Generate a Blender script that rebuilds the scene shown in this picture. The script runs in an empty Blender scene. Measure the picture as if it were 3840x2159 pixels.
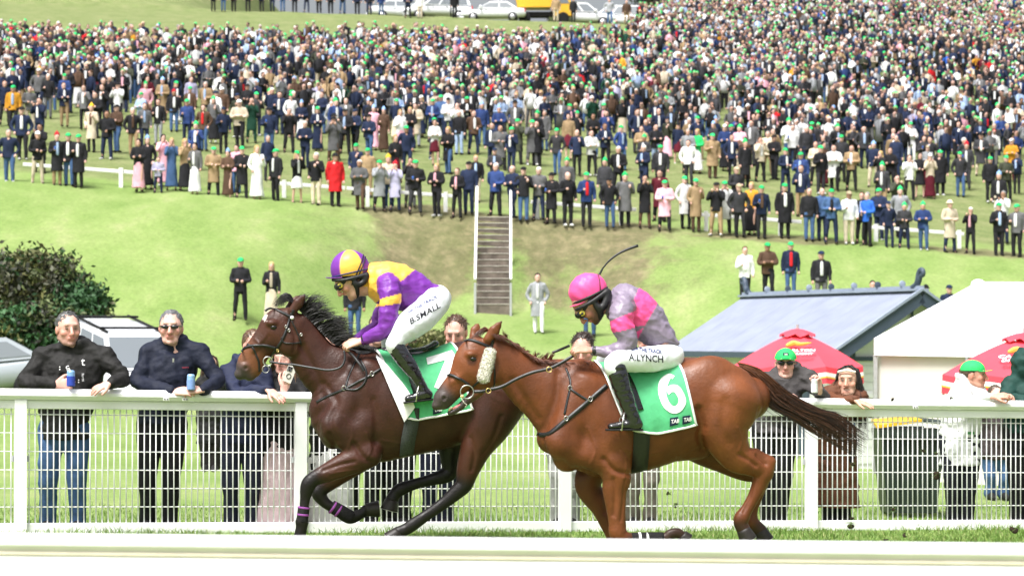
import bpy, math, random
import numpy as np
from mathutils import Vector, Matrix
from mathutils.bvhtree import BVHTree

# ---------------------------------------------------------------- camera, sky, sun, exposure
scene = bpy.context.scene
FPX, PX0, HOR, CAMZ = 9300.0, 1920.0, 1270.0, 1.62      # focal length, centre column and horizon row in photo pixels
cam_data = bpy.data.cameras.new('camera')
cam = bpy.data.objects.new('camera', cam_data)
scene.collection.objects.link(cam)
scene.camera = cam
cam.location = (0, 0, CAMZ)
cam.rotation_euler = (math.radians(90), 0, 0)
cam_data.sensor_width = 36.0
cam_data.lens = FPX / 3840 * 36.0
cam_data.shift_y = -(1079.5 - HOR) / 3840
cam_data.clip_start = 0.5
cam_data.clip_end = 3000
cam_data.dof.use_dof = True
cam_data.dof.focus_distance = 19.4
cam_data.dof.aperture_fstop = 4.6

world = bpy.data.worlds.new('World')
scene.world = world
world.use_nodes = True
_n = world.node_tree.nodes; _l = world.node_tree.links
_n.clear()
_out = _n.new('ShaderNodeOutputWorld'); _bg = _n.new('ShaderNodeBackground')
_sky = _n.new('ShaderNodeTexSky'); _sky.sky_type = 'NISHITA'
SUN_EL, SUN_AZ = math.radians(62), math.radians(212)
_sky.sun_disc = False
_sky.sun_elevation = SUN_EL
_sky.sun_rotation = SUN_AZ
_sky.air_density = 1.0; _sky.dust_density = 7.0; _sky.ozone_density = 1.0
_hs = _n.new('ShaderNodeHueSaturation'); _hs.inputs['Saturation'].default_value = 0.40   # overcast: almost white sky
_l.new(_sky.outputs[0], _hs.inputs['Color']); _l.new(_hs.outputs[0], _bg.inputs[0])
_bg.inputs[1].default_value = 0.06
_l.new(_bg.outputs[0], _out.inputs[0])

sun_data = bpy.data.lights.new('sun', 'SUN')
sun_data.energy = 1.5
sun_data.angle = math.radians(22)
sun_data.color = (1.0, 0.99, 0.975)
sun = bpy.data.objects.new('sun', sun_data)
scene.collection.objects.link(sun)
# NISHITA sun_rotation is measured clockwise from +Y
_sd = Vector((math.sin(SUN_AZ) * math.cos(SUN_EL), math.cos(SUN_AZ) * math.cos(SUN_EL), math.sin(SUN_EL)))
sun.rotation_euler = (-_sd).to_track_quat('-Z', 'Y').to_euler()
sun.location = (0, 0, 40)

vs = scene.view_settings
vs.view_transform = 'Standard'
vs.look = 'None'
vs.gamma = 1.0
vs.use_curve_mapping = False
vs.exposure = 1.86
scene.render.engine = 'CYCLES'
scene.cycles.use_denoising = True
scene.cycles.max_bounces = 6

rng = np.random.default_rng(7)
R = random.Random(11)

# ---------------------------------------------------------------- materials
MATS = {}
def _nodes(name):
    m = bpy.data.materials.new(name); m.use_nodes = True
    nt = m.node_tree; b = nt.nodes['Principled BSDF']
    return m, nt, b

def srgb(h):
    """'#rrggbb' -> linear rgb"""
    h = h.lstrip('#'); v = [int(h[i:i + 2], 16) / 255 for i in (0, 2, 4)]
    return tuple(c / 12.92 if c <= .04045 else ((c + .055) / 1.055) ** 2.4 for c in v)

def mat(name, col=(.5, .5, .5), rough=.6, spec=.4, metal=0., var=.12, scale=12., bump=0., bscale=40., attr=None, objcol=False,
        sheen=0., coat=0., stretch=None, detail=4., rvar=0.):
    """procedural principled material; colour from a constant, a colour attribute or the object's own colour, with noise on it"""
    if name in MATS: return MATS[name]
    m, nt, b = _nodes(name)
    N, L = nt.nodes, nt.links
    tc = N.new('ShaderNodeTexCoord'); mp = N.new('ShaderNodeMapping')
    L.new(tc.outputs['Object'], mp.inputs[0])
    if stretch: mp.inputs['Scale'].default_value = stretch
    if attr:
        a = N.new('ShaderNodeVertexColor'); a.layer_name = attr; src = a.outputs[0]
    elif objcol:
        a = N.new('ShaderNodeObjectInfo'); src = a.outputs['Color']
    else:
        a = N.new('ShaderNodeRGB'); a.outputs[0].default_value = (*col, 1); src = a.outputs[0]
    if var > 0:
        nz = N.new('ShaderNodeTexNoise'); nz.inputs['Scale'].default_value = scale; nz.inputs['Detail'].default_value = detail
        L.new(mp.outputs[0], nz.inputs['Vector'])
        mr = N.new('ShaderNodeMapRange'); mr.inputs['From Min'].default_value = .25; mr.inputs['From Max'].default_value = .75
        mr.inputs['To Min'].default_value = 1 - var; mr.inputs['To Max'].default_value = 1 + var
        L.new(nz.outputs[0], mr.inputs[0])
        mx = N.new('ShaderNodeMix'); mx.data_type = 'RGBA'; mx.blend_type = 'MULTIPLY'; mx.inputs['Factor'].default_value = 1
        L.new(src, mx.inputs['A']); L.new(mr.outputs[0], mx.inputs['B']); src = mx.outputs['Result']
    L.new(src, b.inputs['Base Color'])
    b.inputs['Roughness'].default_value = rough
    if rvar > 0:
        n3 = N.new('ShaderNodeTexNoise'); n3.inputs['Scale'].default_value = scale*2.3; n3.inputs['Detail'].default_value = 6
        L.new(mp.outputs[0], n3.inputs['Vector']); m3 = N.new('ShaderNodeMapRange'); m3.inputs['From Min'].default_value = .3; m3.inputs['From Max'].default_value = .7
        m3.inputs['To Min'].default_value = rough - rvar; m3.inputs['To Max'].default_value = rough + rvar; L.new(n3.outputs[0], m3.inputs[0]); L.new(m3.outputs[0], b.inputs['Roughness'])
    b.inputs['Specular IOR Level'].default_value = spec
    b.inputs['Metallic'].default_value = metal
    b.inputs['Sheen Weight'].default_value = sheen
    b.inputs['Coat Weight'].default_value = coat
    if bump > 0:
        n2 = N.new('ShaderNodeTexNoise'); n2.inputs['Scale'].default_value = bscale; n2.inputs['Detail'].default_value = 3
        L.new(mp.outputs[0], n2.inputs['Vector'])
        bp = N.new('ShaderNodeBump'); bp.inputs['Strength'].default_value = bump; bp.inputs['Distance'].default_value = .02
        L.new(n2.outputs[0], bp.inputs['Height']); L.new(bp.outputs[0], b.inputs['Normal'])
    MATS[name] = m
    return m

# ---------------------------------------------------------------- objects
ORIGIN = {}
def make_mesh(name, v, f, smooth=True, col=None):
    me = bpy.data.meshes.new(name)
    v = np.asarray(v, np.float32)
    if isinstance(f, np.ndarray):
        n, s = f.shape
        me.vertices.add(len(v)); me.vertices.foreach_set('co', v.ravel())
        me.loops.add(n * s); me.loops.foreach_set('vertex_index', f.astype(np.int32).ravel())
        me.polygons.add(n)
        me.polygons.foreach_set('loop_start', np.arange(0, n * s, s, dtype=np.int32))
        me.update(calc_edges=True)
    else:
        me.from_pydata([tuple(map(float, p)) for p in v], [], [tuple(map(int, q)) for q in f])
        me.update()
    if smooth: me.polygons.foreach_set('use_smooth', np.ones(len(me.polygons), bool))
    if col is not None:
        ca = me.color_attributes.new('Col', 'FLOAT_COLOR', 'POINT')
        c4 = np.ones((len(v), 4), np.float32); c4[:, :3] = col
        ca.data.foreach_set('color', c4.ravel())
    return me

def tag(o, label=None, cat=None, group=None, kind=None):
    if label: o['label'] = label
    if cat: o['category'] = cat
    if group: o['group'] = group
    if kind: o['kind'] = kind
    return o

def link(name, me, m=None, parent=None, loc=(0, 0, 0)):
    o = bpy.data.objects.new(name, me)
    if me is not None and m is not None and len(me.materials) == 0: me.materials.append(m)
    scene.collection.objects.link(o)
    o.location = loc
    if parent is not None: o.parent = parent
    return o

def add(name, v, f, m, parent=None, base=None, smooth=True, col=None, **tags):
    """mesh object from WORLD coordinates; origin at base, or at the parent's origin"""
    v = np.asarray(v, float)
    if parent is not None: org = ORIGIN[parent.name]
    else: org = np.array(base if base is not None else [v[:, 0].mean(), v[:, 1].mean(), v[:, 2].min()], float)
    o = link(name, make_mesh(name, v - org, f, smooth, col), m, parent, (0, 0, 0) if parent is not None else org)
    ORIGIN[o.name] = org
    if tags: tag(o, **tags)
    return o

def empty(name, base, **tags):
    o = bpy.data.objects.new(name, None); o.empty_display_size = .1
    scene.collection.objects.link(o); o.location = base; ORIGIN[o.name] = np.array(base, float)
    tag(o, **tags)
    return o

class MB:
    """collects simple shapes in world space"""
    def __init__(s): s.v = []; s.f = []
    def _add(s, v, f):
        n = len(s.v); s.v.extend([tuple(p) for p in v]); s.f.extend([tuple(i + n for i in q) for q in f])
    def box(s, c, size, ax=None, bev=0.):
        """box with centre c, full size, optional 3 axes; bev chamfers the long edges"""
        c = np.array(c, float); h = np.array(size, float) / 2
        A = np.eye(3) if ax is None else np.array(ax, float)
        if bev <= 0:
            P = [c + A.T @ (h * np.array(q)) for q in ((-1,-1,-1),(1,-1,-1),(1,1,-1),(-1,1,-1),(-1,-1,1),(1,-1,1),(1,1,1),(-1,1,1))]
            s._add(P, [(0,3,2,1),(4,5,6,7),(0,1,5,4),(1,2,6,5),(2,3,7,6),(3,0,4,7)])
        else:
            # chamfer the edges that run along the first axis
            b = bev; pr = [(-h[1]+b,-h[2]),(h[1]-b,-h[2]),(h[1],-h[2]+b),(h[1],h[2]-b),(h[1]-b,h[2]),(-h[1]+b,h[2]),(-h[1],h[2]-b),(-h[1],-h[2]+b)]
            P = [c + A.T @ np.array([x, y, z]) for x in (-h[0], h[0]) for (y, z) in pr]
            s._add(P, [tuple(range(8))[::-1], tuple(range(8, 16))] + [(i, (i+1) % 8, 8 + (i+1) % 8, 8 + i) for i in range(8)])
        return s
    def bar(s, a, b, w, h, up=(0,0,1), bev=0.):
        a = np.array(a, float); b = np.array(b, float); d = b - a; L = np.linalg.norm(d); d /= L
        u = np.array(up, float); u -= d * (u @ d); u /= np.linalg.norm(u); sd = np.cross(u, d)
        return s.box((a + b) / 2, (L, w, h), (d, sd, u), bev)
    def tube(s, pts, rad, n=8, cap=True):
        pts = np.array(pts, float); m = len(pts); rad = np.broadcast_to(np.array(rad, float), (m,))
        T = np.gradient(pts, axis=0); T /= np.linalg.norm(T, axis=1)[:, None] + 1e-12
        ref = np.array([0, 0, 1.]) if abs(T[0][2]) < .9 else np.array([1., 0, 0])
        V = []
        for i in range(m):
            u = ref - T[i] * (ref @ T[i]); u /= np.linalg.norm(u) + 1e-12; ref = u; w = np.cross(T[i], u)
            for k in range(n):
                a = 2 * math.pi * k / n; V.append(pts[i] + rad[i] * (math.cos(a) * u + math.sin(a) * w))
        F = [(i*n+k, i*n+(k+1) % n, (i+1)*n+(k+1) % n, (i+1)*n+k) for i in range(m-1) for k in range(n)]
        if cap: F += [tuple(range(n))[::-1], tuple((m-1)*n + k for k in range(n))]
        s._add(V, F); return s
    def lathe(s, base, prof, n=16, axis=(0,0,1), ref=(1,0,0)):
        """prof: list of (radius, height) along axis"""
        base = np.array(base, float); z = np.array(axis, float); z /= np.linalg.norm(z)
        x = np.array(ref, float); x -= z * (x @ z); x /= np.linalg.norm(x); y = np.cross(z, x)
        V = [base + z * h + r * (math.cos(2*math.pi*k/n) * x + math.sin(2*math.pi*k/n) * y) for r, h in prof for k in range(n)]
        m = len(prof)
        F = [(i*n+k, i*n+(k+1) % n, (i+1)*n+(k+1) % n, (i+1)*n+k) for i in range(m-1) for k in range(n)]
        F += [tuple(range(n))[::-1], tuple((m-1)*n + k for k in range(n))]
        s._add(V, F); return s
    def prism(s, poly, off):
        """extrude a planar polygon (3-D points) by vector off"""
        n = len(poly); P = [np.array(p, float) for p in poly]; Q = [p + np.array(off, float) for p in P]
        s._add(P + Q, [tuple(range(n))[::-1], tuple(range(n, 2*n))] + [(i, (i+1) % n, n + (i+1) % n, n + i) for i in range(n)])
        return s
    def obj(s, name, m, parent=None, base=None, smooth=False, col=None, **tags):
        return add(name, s.v, s.f, m, parent, base, smooth, col, **tags)

def px(x, y, Y):
    """photo pixel and distance -> world point"""
    return np.array([(x - PX0) * Y / FPX, Y, CAMZ + (HOR - y) * Y / FPX])

# ---------------------------------------------------------------- implicit-surface sculpting
class Sculpt:
    """smooth union of elliptic tapered capsules, polygonised with surface nets"""
    def __init__(s, k=.03): s.k = k; s.P = []
    def cone(s, a, b, ra, rb, up=(0,0,1), k=None, ca=(1,1,1), cb=None, sub=False, reg=0):
        """ra, rb = (radius along up, radius across) or a single number"""
        ra = (ra, ra) if np.isscalar(ra) else ra; rb = (rb, rb) if np.isscalar(rb) else rb
        s.P.append(dict(a=np.array(a, float), b=np.array(b, float), ra=ra, rb=rb, up=np.array(up, float), k=s.k if k is None else k,
                        ca=np.array(ca, float), cb=np.array(cb if cb is not None else ca, float), sub=sub, reg=reg)); return s
    def ball(s, c, r, up=(0,0,1), ax=None, **kw):
        """ellipsoid: r = (along axis, up, across)"""
        c = np.array(c, float)
        if np.isscalar(r): return s.cone(c, c + np.array([1e-4, 0, 0]), r, r, up, **kw)
        ax = np.array((1, 0, 0) if ax is None else ax, float); ax /= np.linalg.norm(ax)
        s.cone(c - ax * 1e-4, c + ax * 1e-4, (r[1], r[2]), (r[1], r[2]), up, **kw); s.P[-1]['rl'] = r[0]; return s
    def chain(s, st, up=(0,0,1), k=None, reg=0, sub=None):
        """one tapered limb through stations (point, radius(es)[, colour[, up]]); splined, joined without swelling"""
        m = len(st)
        if sub is None:
            Q = np.array([q[0] for q in st], float); sub = 2
            if m > 2:
                D = np.diff(Q, axis=0); D /= np.linalg.norm(D, axis=1)[:, None] + 1e-9
                sub = int(np.clip(math.degrees(math.acos(np.clip(np.sum(D[1:] * D[:-1], 1).min(), -1, 1))) / 4, 3, 10))
        n = (m - 1) * sub + 1
        rr = [(q[1], q[1]) if np.isscalar(q[1]) else q[1] for q in st]
        A = np.array([[*q[0], *r, *(q[2] if len(q) > 2 else (1, 1, 1)), *(q[3] if len(q) > 3 else up)] for q, r in zip(st, rr)], float)
        B = spline(A, n); B[:, 3:5] = np.maximum(B[:, 3:5], A[:, 3:5].min(0) * .8)
        B[:, 5:8] = np.clip(B[:, 5:8], A[:, 5:8].min(0), A[:, 5:8].max(0))
        s.gid = getattr(s, 'gid', 0) + 1
        for i in range(n - 1):
            p, q = B[i], B[i + 1]
            s.cone(p[:3], q[:3], tuple(p[3:5]), tuple(q[3:5]), up=p[8:11] + q[8:11], k=k, ca=p[5:8], cb=q[5:8], reg=reg)
            s.P[-1]['g'] = s.gid
            if 0 < i < n - 2: s.P[-1]['rl'] = min(max(1.4*np.linalg.norm(q[:3] - p[:3]), .25*min(p[3], p[4])), min(p[3], p[4]))
        return s
    @staticmethod
    def _d(pr, X, Y, Z):
        a, b = pr['a'], pr['b']; ax = b - a; L = np.linalg.norm(ax); ax = ax / L
        up = pr['up'] - ax * (pr['up'] @ ax); n = np.linalg.norm(up)
        if n < 1e-3:
            up = np.array([1., 0, 0]) - ax * ax[0]; n = np.linalg.norm(up)
        up = up / n; sd = np.cross(ax, up)
        ax, up, sd = [tuple(float(c) for c in q) for q in (ax, up, sd)]; L = float(L)
        qx, qy, qz = X - float(a[0]), Y - float(a[1]), Z - float(a[2])
        h = qx * ax[0] + qy * ax[1] + qz * ax[2]
        t = np.clip(h / L, 0, 1)
        la = h - t * L
        v = qx * up[0] + qy * up[1] + qz * up[2]
        w = qx * sd[0] + qy * sd[1] + qz * sd[2]
        (a0, a1), (b0, b1) = [[float(c) for c in pr[q]] for q in ('ra', 'rb')]; rv = a0 + (b0 - a0) * t; rw = a1 + (b1 - a1) * t
        rl = float(pr['rl']) if pr.get('rl') else np.minimum(rv, rw)
        k0 = np.sqrt((v / rv) ** 2 + (w / rw) ** 2 + (la / rl) ** 2)
        k1 = np.sqrt((v / rv ** 2) ** 2 + (w / rw ** 2) ** 2 + (la / rl ** 2) ** 2)
        return np.where(k1 > 1e-6, k0 * (k0 - 1) / np.maximum(k1, 1e-6), -np.minimum(rv, rw)), t
    def polygonise(s, h):
        lo = np.full(3, 1e9); hi = -lo
        for p in s.P:
            if p['sub']: continue
            r = max(*p['ra'], *p['rb'], p.get('rl', 0))
            lo = np.minimum(lo, np.minimum(p['a'], p['b']) - r); hi = np.maximum(hi, np.maximum(p['a'], p['b']) + r)
        lo -= 3 * h; hi += 3 * h
        n = np.ceil((hi - lo) / h).astype(int) + 1
        F = np.full(n, 1.0, np.float32)
        ax = [(lo[i] + h * np.arange(n[i])).astype(np.float32) for i in range(3)]
        groups = {}; seq = []
        for p in s.P:
            if 'g' in p:
                if p['g'] not in groups: groups[p['g']] = []; seq.append(groups[p['g']])
                groups[p['g']].append(p)
            else: seq.append(p)
        for p in seq:
            if isinstance(p, list):
                rs = [max(*q['ra'], *q['rb']) + q['k'] + 3 * h for q in p]
                a = np.min([np.minimum(q['a'], q['b']) - r for q, r in zip(p, rs)], 0); b = np.max([np.maximum(q['a'], q['b']) + r for q, r in zip(p, rs)], 0)
                a = np.maximum(np.floor((a - lo) / h).astype(int), 0); b = np.minimum(np.ceil((b - lo) / h).astype(int) + 1, n)
                D = np.full(b - a, 1.0, np.float32)
                for q, r in zip(p, rs):
                    a2 = np.maximum(np.floor((np.minimum(q['a'], q['b']) - r - lo) / h).astype(int), a); b2 = np.minimum(np.ceil((np.maximum(q['a'], q['b']) + r - lo) / h).astype(int) + 1, b)
                    s2 = tuple(slice(a2[i], b2[i]) for i in range(3)); s3 = tuple(slice(a2[i] - a[i], b2[i] - a[i]) for i in range(3))
                    d, _ = s._d(q, ax[0][s2[0]][:, None, None], ax[1][s2[1]][None, :, None], ax[2][s2[2]][None, None, :])
                    D[s3] = np.minimum(D[s3], d)
                f = F[tuple(slice(a[i], b[i]) for i in range(3))]; k = max(p[0]['k'], 1e-5)
                hh = np.maximum(k - np.abs(D - f), 0) / k; f[...] = np.minimum(D, f) - hh * hh * k / 4
                continue
            r = max(*p['ra'], *p['rb'], p.get('rl', 0)) + p['k'] + 3 * h
            a = np.maximum(np.floor((np.minimum(p['a'], p['b']) - r - lo) / h).astype(int), 0)
            b = np.minimum(np.ceil((np.maximum(p['a'], p['b']) + r - lo) / h).astype(int) + 1, n)
            if (b <= a).any(): continue
            sl = tuple(slice(a[i], b[i]) for i in range(3))
            d, _ = s._d(p, ax[0][sl[0]][:, None, None], ax[1][sl[1]][None, :, None], ax[2][sl[2]][None, None, :])
            f = F[sl]; k = max(p['k'], 1e-5)
            if p['sub']:
                d = -d; hh = np.maximum(k - np.abs(d - f), 0) / k; F[sl] = np.maximum(d, f) + hh * hh * k / 4
            else:
                hh = np.maximum(k - np.abs(d - f), 0) / k; F[sl] = np.minimum(d, f) - hh * hh * k / 4
        return surface_nets(F, lo, h)
    def region(s, V):
        """region id of the nearest primitive for every vertex"""
        best = np.full(len(V), 1e9); reg = np.zeros(len(V), int)
        for p in s.P:
            if p['sub']: continue
            d, _ = s._d(p, V[:, 0], V[:, 1], V[:, 2]); m = d < best; best[m] = d[m]; reg[m] = p['reg']
        return reg
    def colours(s, V, tau=.012):
        acc = np.zeros((len(V), 3)); ws = np.zeros(len(V))
        for p in s.P:
            if p['sub']: continue
            r = max(*p['ra'], *p['rb'], p.get('rl', 0)) + 4*tau
            ix = np.where(((V > np.minimum(p['a'], p['b']) - r) & (V < np.maximum(p['a'], p['b']) + r)).all(1))[0]
            if len(ix) == 0: continue
            d, t = s._d(p, V[ix, 0], V[ix, 1], V[ix, 2])
            w = np.exp(-np.clip(d, -.02, 1) / tau)
            acc[ix] += w[:, None] * (p['ca'] + (p['cb'] - p['ca']) * t[:, None]); ws[ix] += w
        return acc / np.maximum(ws, 1e-30)[:, None]

def surface_nets(F, lo, h):
    n = np.array(F.shape); ins = F < 0
    c = np.zeros(n - 1, np.int8)
    for i in (0, 1):
        for j in (0, 1):
            for k in (0, 1):
                c += ins[i:n[0]-1+i, j:n[1]-1+j, k:n[2]-1+k]
    act = np.argwhere((c > 0) & (c < 8))
    idx = np.full(n - 1, -1, np.int32); idx[tuple(act.T)] = np.arange(len(act))
    co = np.array([(i, j, k) for i in (0, 1) for j in (0, 1) for k in (0, 1)])
    val = np.stack([F[act[:, 0]+o[0], act[:, 1]+o[1], act[:, 2]+o[2]] for o in co], 1).astype(float)
    acc = np.zeros((len(act), 3)); cnt = np.zeros(len(act))
    for a in range(8):
        for b in range(a + 1, 8):
            if np.abs(co[a] - co[b]).sum() != 1: continue
            va, vb = val[:, a], val[:, b]; m = (va < 0) != (vb < 0)
            t = np.where(m, va / np.where(m, va - vb, 1), 0)
            acc += np.where(m[:, None], co[a] + t[:, None] * (co[b] - co[a]), 0); cnt += m
    V = lo + h * (act + acc / cnt[:, None])
    Q = []
    for d in range(3):
        e1, e2 = (d + 1) % 3, (d + 2) % 3
        s0 = [slice(1, n[i] - 1) for i in range(3)]; s1 = list(s0); s0[d] = slice(0, n[d] - 1); s1[d] = slice(1, n[d])
        A, B = ins[tuple(s0)], ins[tuple(s1)]
        ch = np.argwhere(A != B); fl = A[tuple(ch.T)]
        off = np.ones(3, int); off[d] = 0
        g = ch + off
        q = []
        for (o1, o2) in ((-1, -1), (0, -1), (0, 0), (-1, 0)):
            c2 = g.copy(); c2[:, e1] += o1; c2[:, e2] += o2
            q.append(idx[tuple(c2.T)])
        q = np.stack(q, 1); q[~fl] = q[~fl][:, ::-1]; Q.append(q)
    return V, np.concatenate(Q)

def relax(V, F, it=2, lam=.5):
    """laplacian smoothing of a quad mesh"""
    e = np.concatenate([F[:, [i, (i + 1) % 4]] for i in range(4)])
    deg = np.bincount(e.ravel(), minlength=len(V))[:, None]
    for k in range(it):
        a = np.zeros_like(V)
        for d in range(3):
            a[:, d] = np.bincount(e[:, 0], V[e[:, 1], d], len(V)) + np.bincount(e[:, 1], V[e[:, 0], d], len(V))
        V = V + lam * (a / deg - V)
    return V

def taubin(V, F, it=5):
    """smoothing without shrinkage"""
    for _ in range(it): V = relax(V, F, 1, .55); V = relax(V, F, 1, -.57)
    return V

def vnoise(P, scale, seed=0):
    """cheap smooth value noise in [-1, 1]"""
    r = np.random.default_rng(seed); out = np.zeros(len(P))
    for i in range(7):
        k = r.normal(size=3) * scale; out += np.sin(P @ k + r.uniform(0, 6.28))
    return out / 3.2

class Frame:
    """vertical working plane of one animal or rider: u along, w away from the camera, z up; reads photo pixels"""
    def __init__(s, sx, Y, yaw):
        s.c, s.s = math.cos(yaw), math.sin(yaw); s.B = np.array([(sx - PX0) * Y / FPX, Y])
    def loc(s, x, y, w=0.):
        a = (x - PX0) / FPX
        u = (a * (s.B[1] + w * s.c) - s.B[0] + w * s.s) / (s.c - a * s.s)
        Y = s.B[1] + u * s.s + w * s.c
        return np.array([u, w, CAMZ + (HOR - y) * Y / FPX])
    def m(s, x, npx, w=0.):
        """pixels -> metres at column x"""
        p = s.loc(x, HOR, w); return npx * (s.B[1] + p[0] * s.s + w * s.c) / FPX
    def world(s, P):
        P = np.atleast_2d(np.asarray(P, float))
        return np.stack([s.B[0] + P[:, 0] * s.c - P[:, 1] * s.s, s.B[1] + P[:, 0] * s.s + P[:, 1] * s.c, P[:, 2]], 1)
    def pix(s, P):
        W = s.world(P); return np.stack([PX0 + FPX * W[:, 0] / W[:, 1], HOR - FPX * (W[:, 2] - CAMZ) / W[:, 1]], 1)

def crop(x0, y0, sc): return lambda x, y: (x0 + x / sc, y0 + y / sc)
cA, cB, cC, cD = crop(840, 880, 2.145), crop(1560, 900, 2.145), crop(1000, 1440, 2.145), crop(2000, 1440, 2.145)
cH, cK = crop(870, 1080, 4.283), crop(1590, 1190, 4.283)
cJ, cL = crop(1200, 920, 4.954), crop(2100, 1000, 4.954)
cE, cG = crop(2640, 900, 2.145), crop(2640, 1484, 2.145)

def spline(P, n):
    """Catmull-Rom through points, n samples"""
    P = np.array(P, float); m = len(P)
    t = np.linspace(0, m - 1, n); i = np.minimum(t.astype(int), m - 2); f = (t - i)[:, None]
    g = lambda k: P[np.clip(k, 0, m - 1)]
    p0, p1, p2, p3 = g(i - 1), g(i), g(i + 1), g(i + 2)
    return .5 * (2*p1 + (p2-p0)*f + (2*p0-5*p1+4*p2-p3)*f**2 + (3*p1-p0-3*p2+p3)*f**3)

def strands(curves, r0, taper=.15, n=3):
    """hair: many tapered 3-sided tubes -> verts, faces. curves: array (N, m, 3)"""
    C = np.asarray(curves, float); N, m, _ = C.shape
    T = np.gradient(C, axis=1); T /= np.linalg.norm(T, axis=2)[..., None] + 1e-9
    ref = np.array([.13, 1., .21]); U = ref - T * (T @ ref)[..., None]; U /= np.linalg.norm(U, axis=2)[..., None] + 1e-9
    W = np.cross(T, U)
    rad = np.asarray(r0).reshape(-1, 1) * (np.linspace(1, taper, m)[None, :])
    V = np.stack([C + rad[..., None] * (math.cos(a) * U + math.sin(a) * W) for a in (np.arange(n) * 2 * math.pi / n)], 2)
    base = (np.arange(N)[:, None, None] * m + np.arange(m - 1)[None, :, None]) * n
    k = np.arange(n)[None, None, :]; k2 = (k + 1) % n
    Fq = np.stack([base + k, base + k2, base + n + k2, base + n + k], -1).reshape(-1, 4)
    return V.reshape(-1, 3), Fq
M_WHITE = mat('white_cloth', (.80, .80, .80), .7, .3, var=.04, scale=30)
M_RUBBER = mat('black_rubber', (.012, .012, .012), .7, .3, var=.2)
import bmesh
def text_mesh(body, bold=0., shear=0.):
    """flat lettering: verts (x right, y up, cap height about 0.7), triangles"""
    cu = bpy.data.curves.new('lettering', 'FONT'); cu.body = body; cu.size = 1.; cu.offset = bold; cu.shear = shear; cu.resolution_u = 3
    o = bpy.data.objects.new('lettering', cu); scene.collection.objects.link(o)
    bpy.context.view_layer.update()
    me = bpy.data.meshes.new_from_object(o.evaluated_get(bpy.context.evaluated_depsgraph_get()))
    bpy.data.objects.remove(o); bpy.data.curves.remove(cu)
    bm = bmesh.new(); bm.from_mesh(me); bpy.data.meshes.remove(me)
    bmesh.ops.remove_doubles(bm, verts=bm.verts, dist=1e-5)
    bmesh.ops.triangulate(bm, faces=bm.faces)
    for _ in range(3):
        es = [e for e in bm.edges if e.calc_length() > .16]
        if not es: break
        bmesh.ops.subdivide_edges(bm, edges=es, cuts=1); bmesh.ops.triangulate(bm, faces=bm.faces)
    V = np.array([v.co[:] for v in bm.verts])[:, :2]; F = [tuple(v.index for v in f.verts) for f in bm.faces]
    bm.free(); return V, F

# ---------------------------------------------------------------- ground
def sstep(a, b, x):
    t = np.clip((np.asarray(x, float) - a) / (b - a), 0, 1); return t*t*(3 - 2*t)

STX, STY0, STY1 = -.60, 78.0, 82.0                      # the steps: middle, foot and head
def ground_z(X, Y):
    X = np.asarray(X, float); Y = np.asarray(Y, float)
    Xc = np.clip(X, -60, 60)
    near = -.085 - .0187*np.clip(X, -15, 15)
    mid = -.16 - .030*Xc
    foot = 1.84 - .042*Xc + .085*np.clip(Y - 72, 0, 6)
    z = near + (mid - near)*sstep(26, 56, Y); z = z + (foot - z)*sstep(58, 74, Y)
    z = z - .95*sstep(3.5, 8, X)*sstep(27, 46, Y)*(1 - sstep(64, 80, Y))
    terr = 5.60 - .074*Xc*(1 - .5*sstep(82, 160, Y)) + .201*np.clip(Y - 82, 0, 90) + .02*np.clip(Y - 172, 0, 400)
    terr = terr + .18*np.clip(Y - 172, 0, 60)*sstep(9, 14, X) + .17*np.clip(Y - 170, 0, 70)*sstep(-19, -27, X)
    fy = 66.5 + 11.5*sstep(-9, -2.2, X) - 6*sstep(1.2, 8, X)
    b = np.clip((Y - fy) / (82.0 - fy), 0, 1)
    b = .35*b*b*(3 - 2*b) + .65*b
    return z + (terr - z)*b

xs = np.concatenate([[-900, -400, -200, -120, -80], np.arange(-60, 60.1, .6), [80, 120, 200, 400, 900]])
ys = np.concatenate([[-60, 0, 8], np.arange(14, 30, .5), np.arange(30, 66, 1.), np.arange(66, 90, .35), np.arange(90, 190, 1.0), np.arange(190, 260, 4), [300, 400, 700, 1500]])
GX, GY = np.meshgrid(xs, ys, indexing='ij')
GZ = ground_z(GX, GY)
GP = np.stack([GX, GY, GZ], -1).reshape(-1, 3)
GP[:, 2] += np.where((GP[:, 1] > 30) & (np.abs(GP[:, 0]) < 62), .05*vnoise(GP*(1, 1, 0), .5, 4) + .03*vnoise(GP*(1, 1, 0), 1.4, 5), 0)
nx_, ny_ = len(xs), len(ys)
ii, jj = np.meshgrid(np.arange(nx_-1), np.arange(ny_-1), indexing='ij')
GF = np.stack([ii*ny_+jj, (ii+1)*ny_+jj, (ii+1)*ny_+jj+1, ii*ny_+jj+1], -1).reshape(-1, 4)
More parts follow.
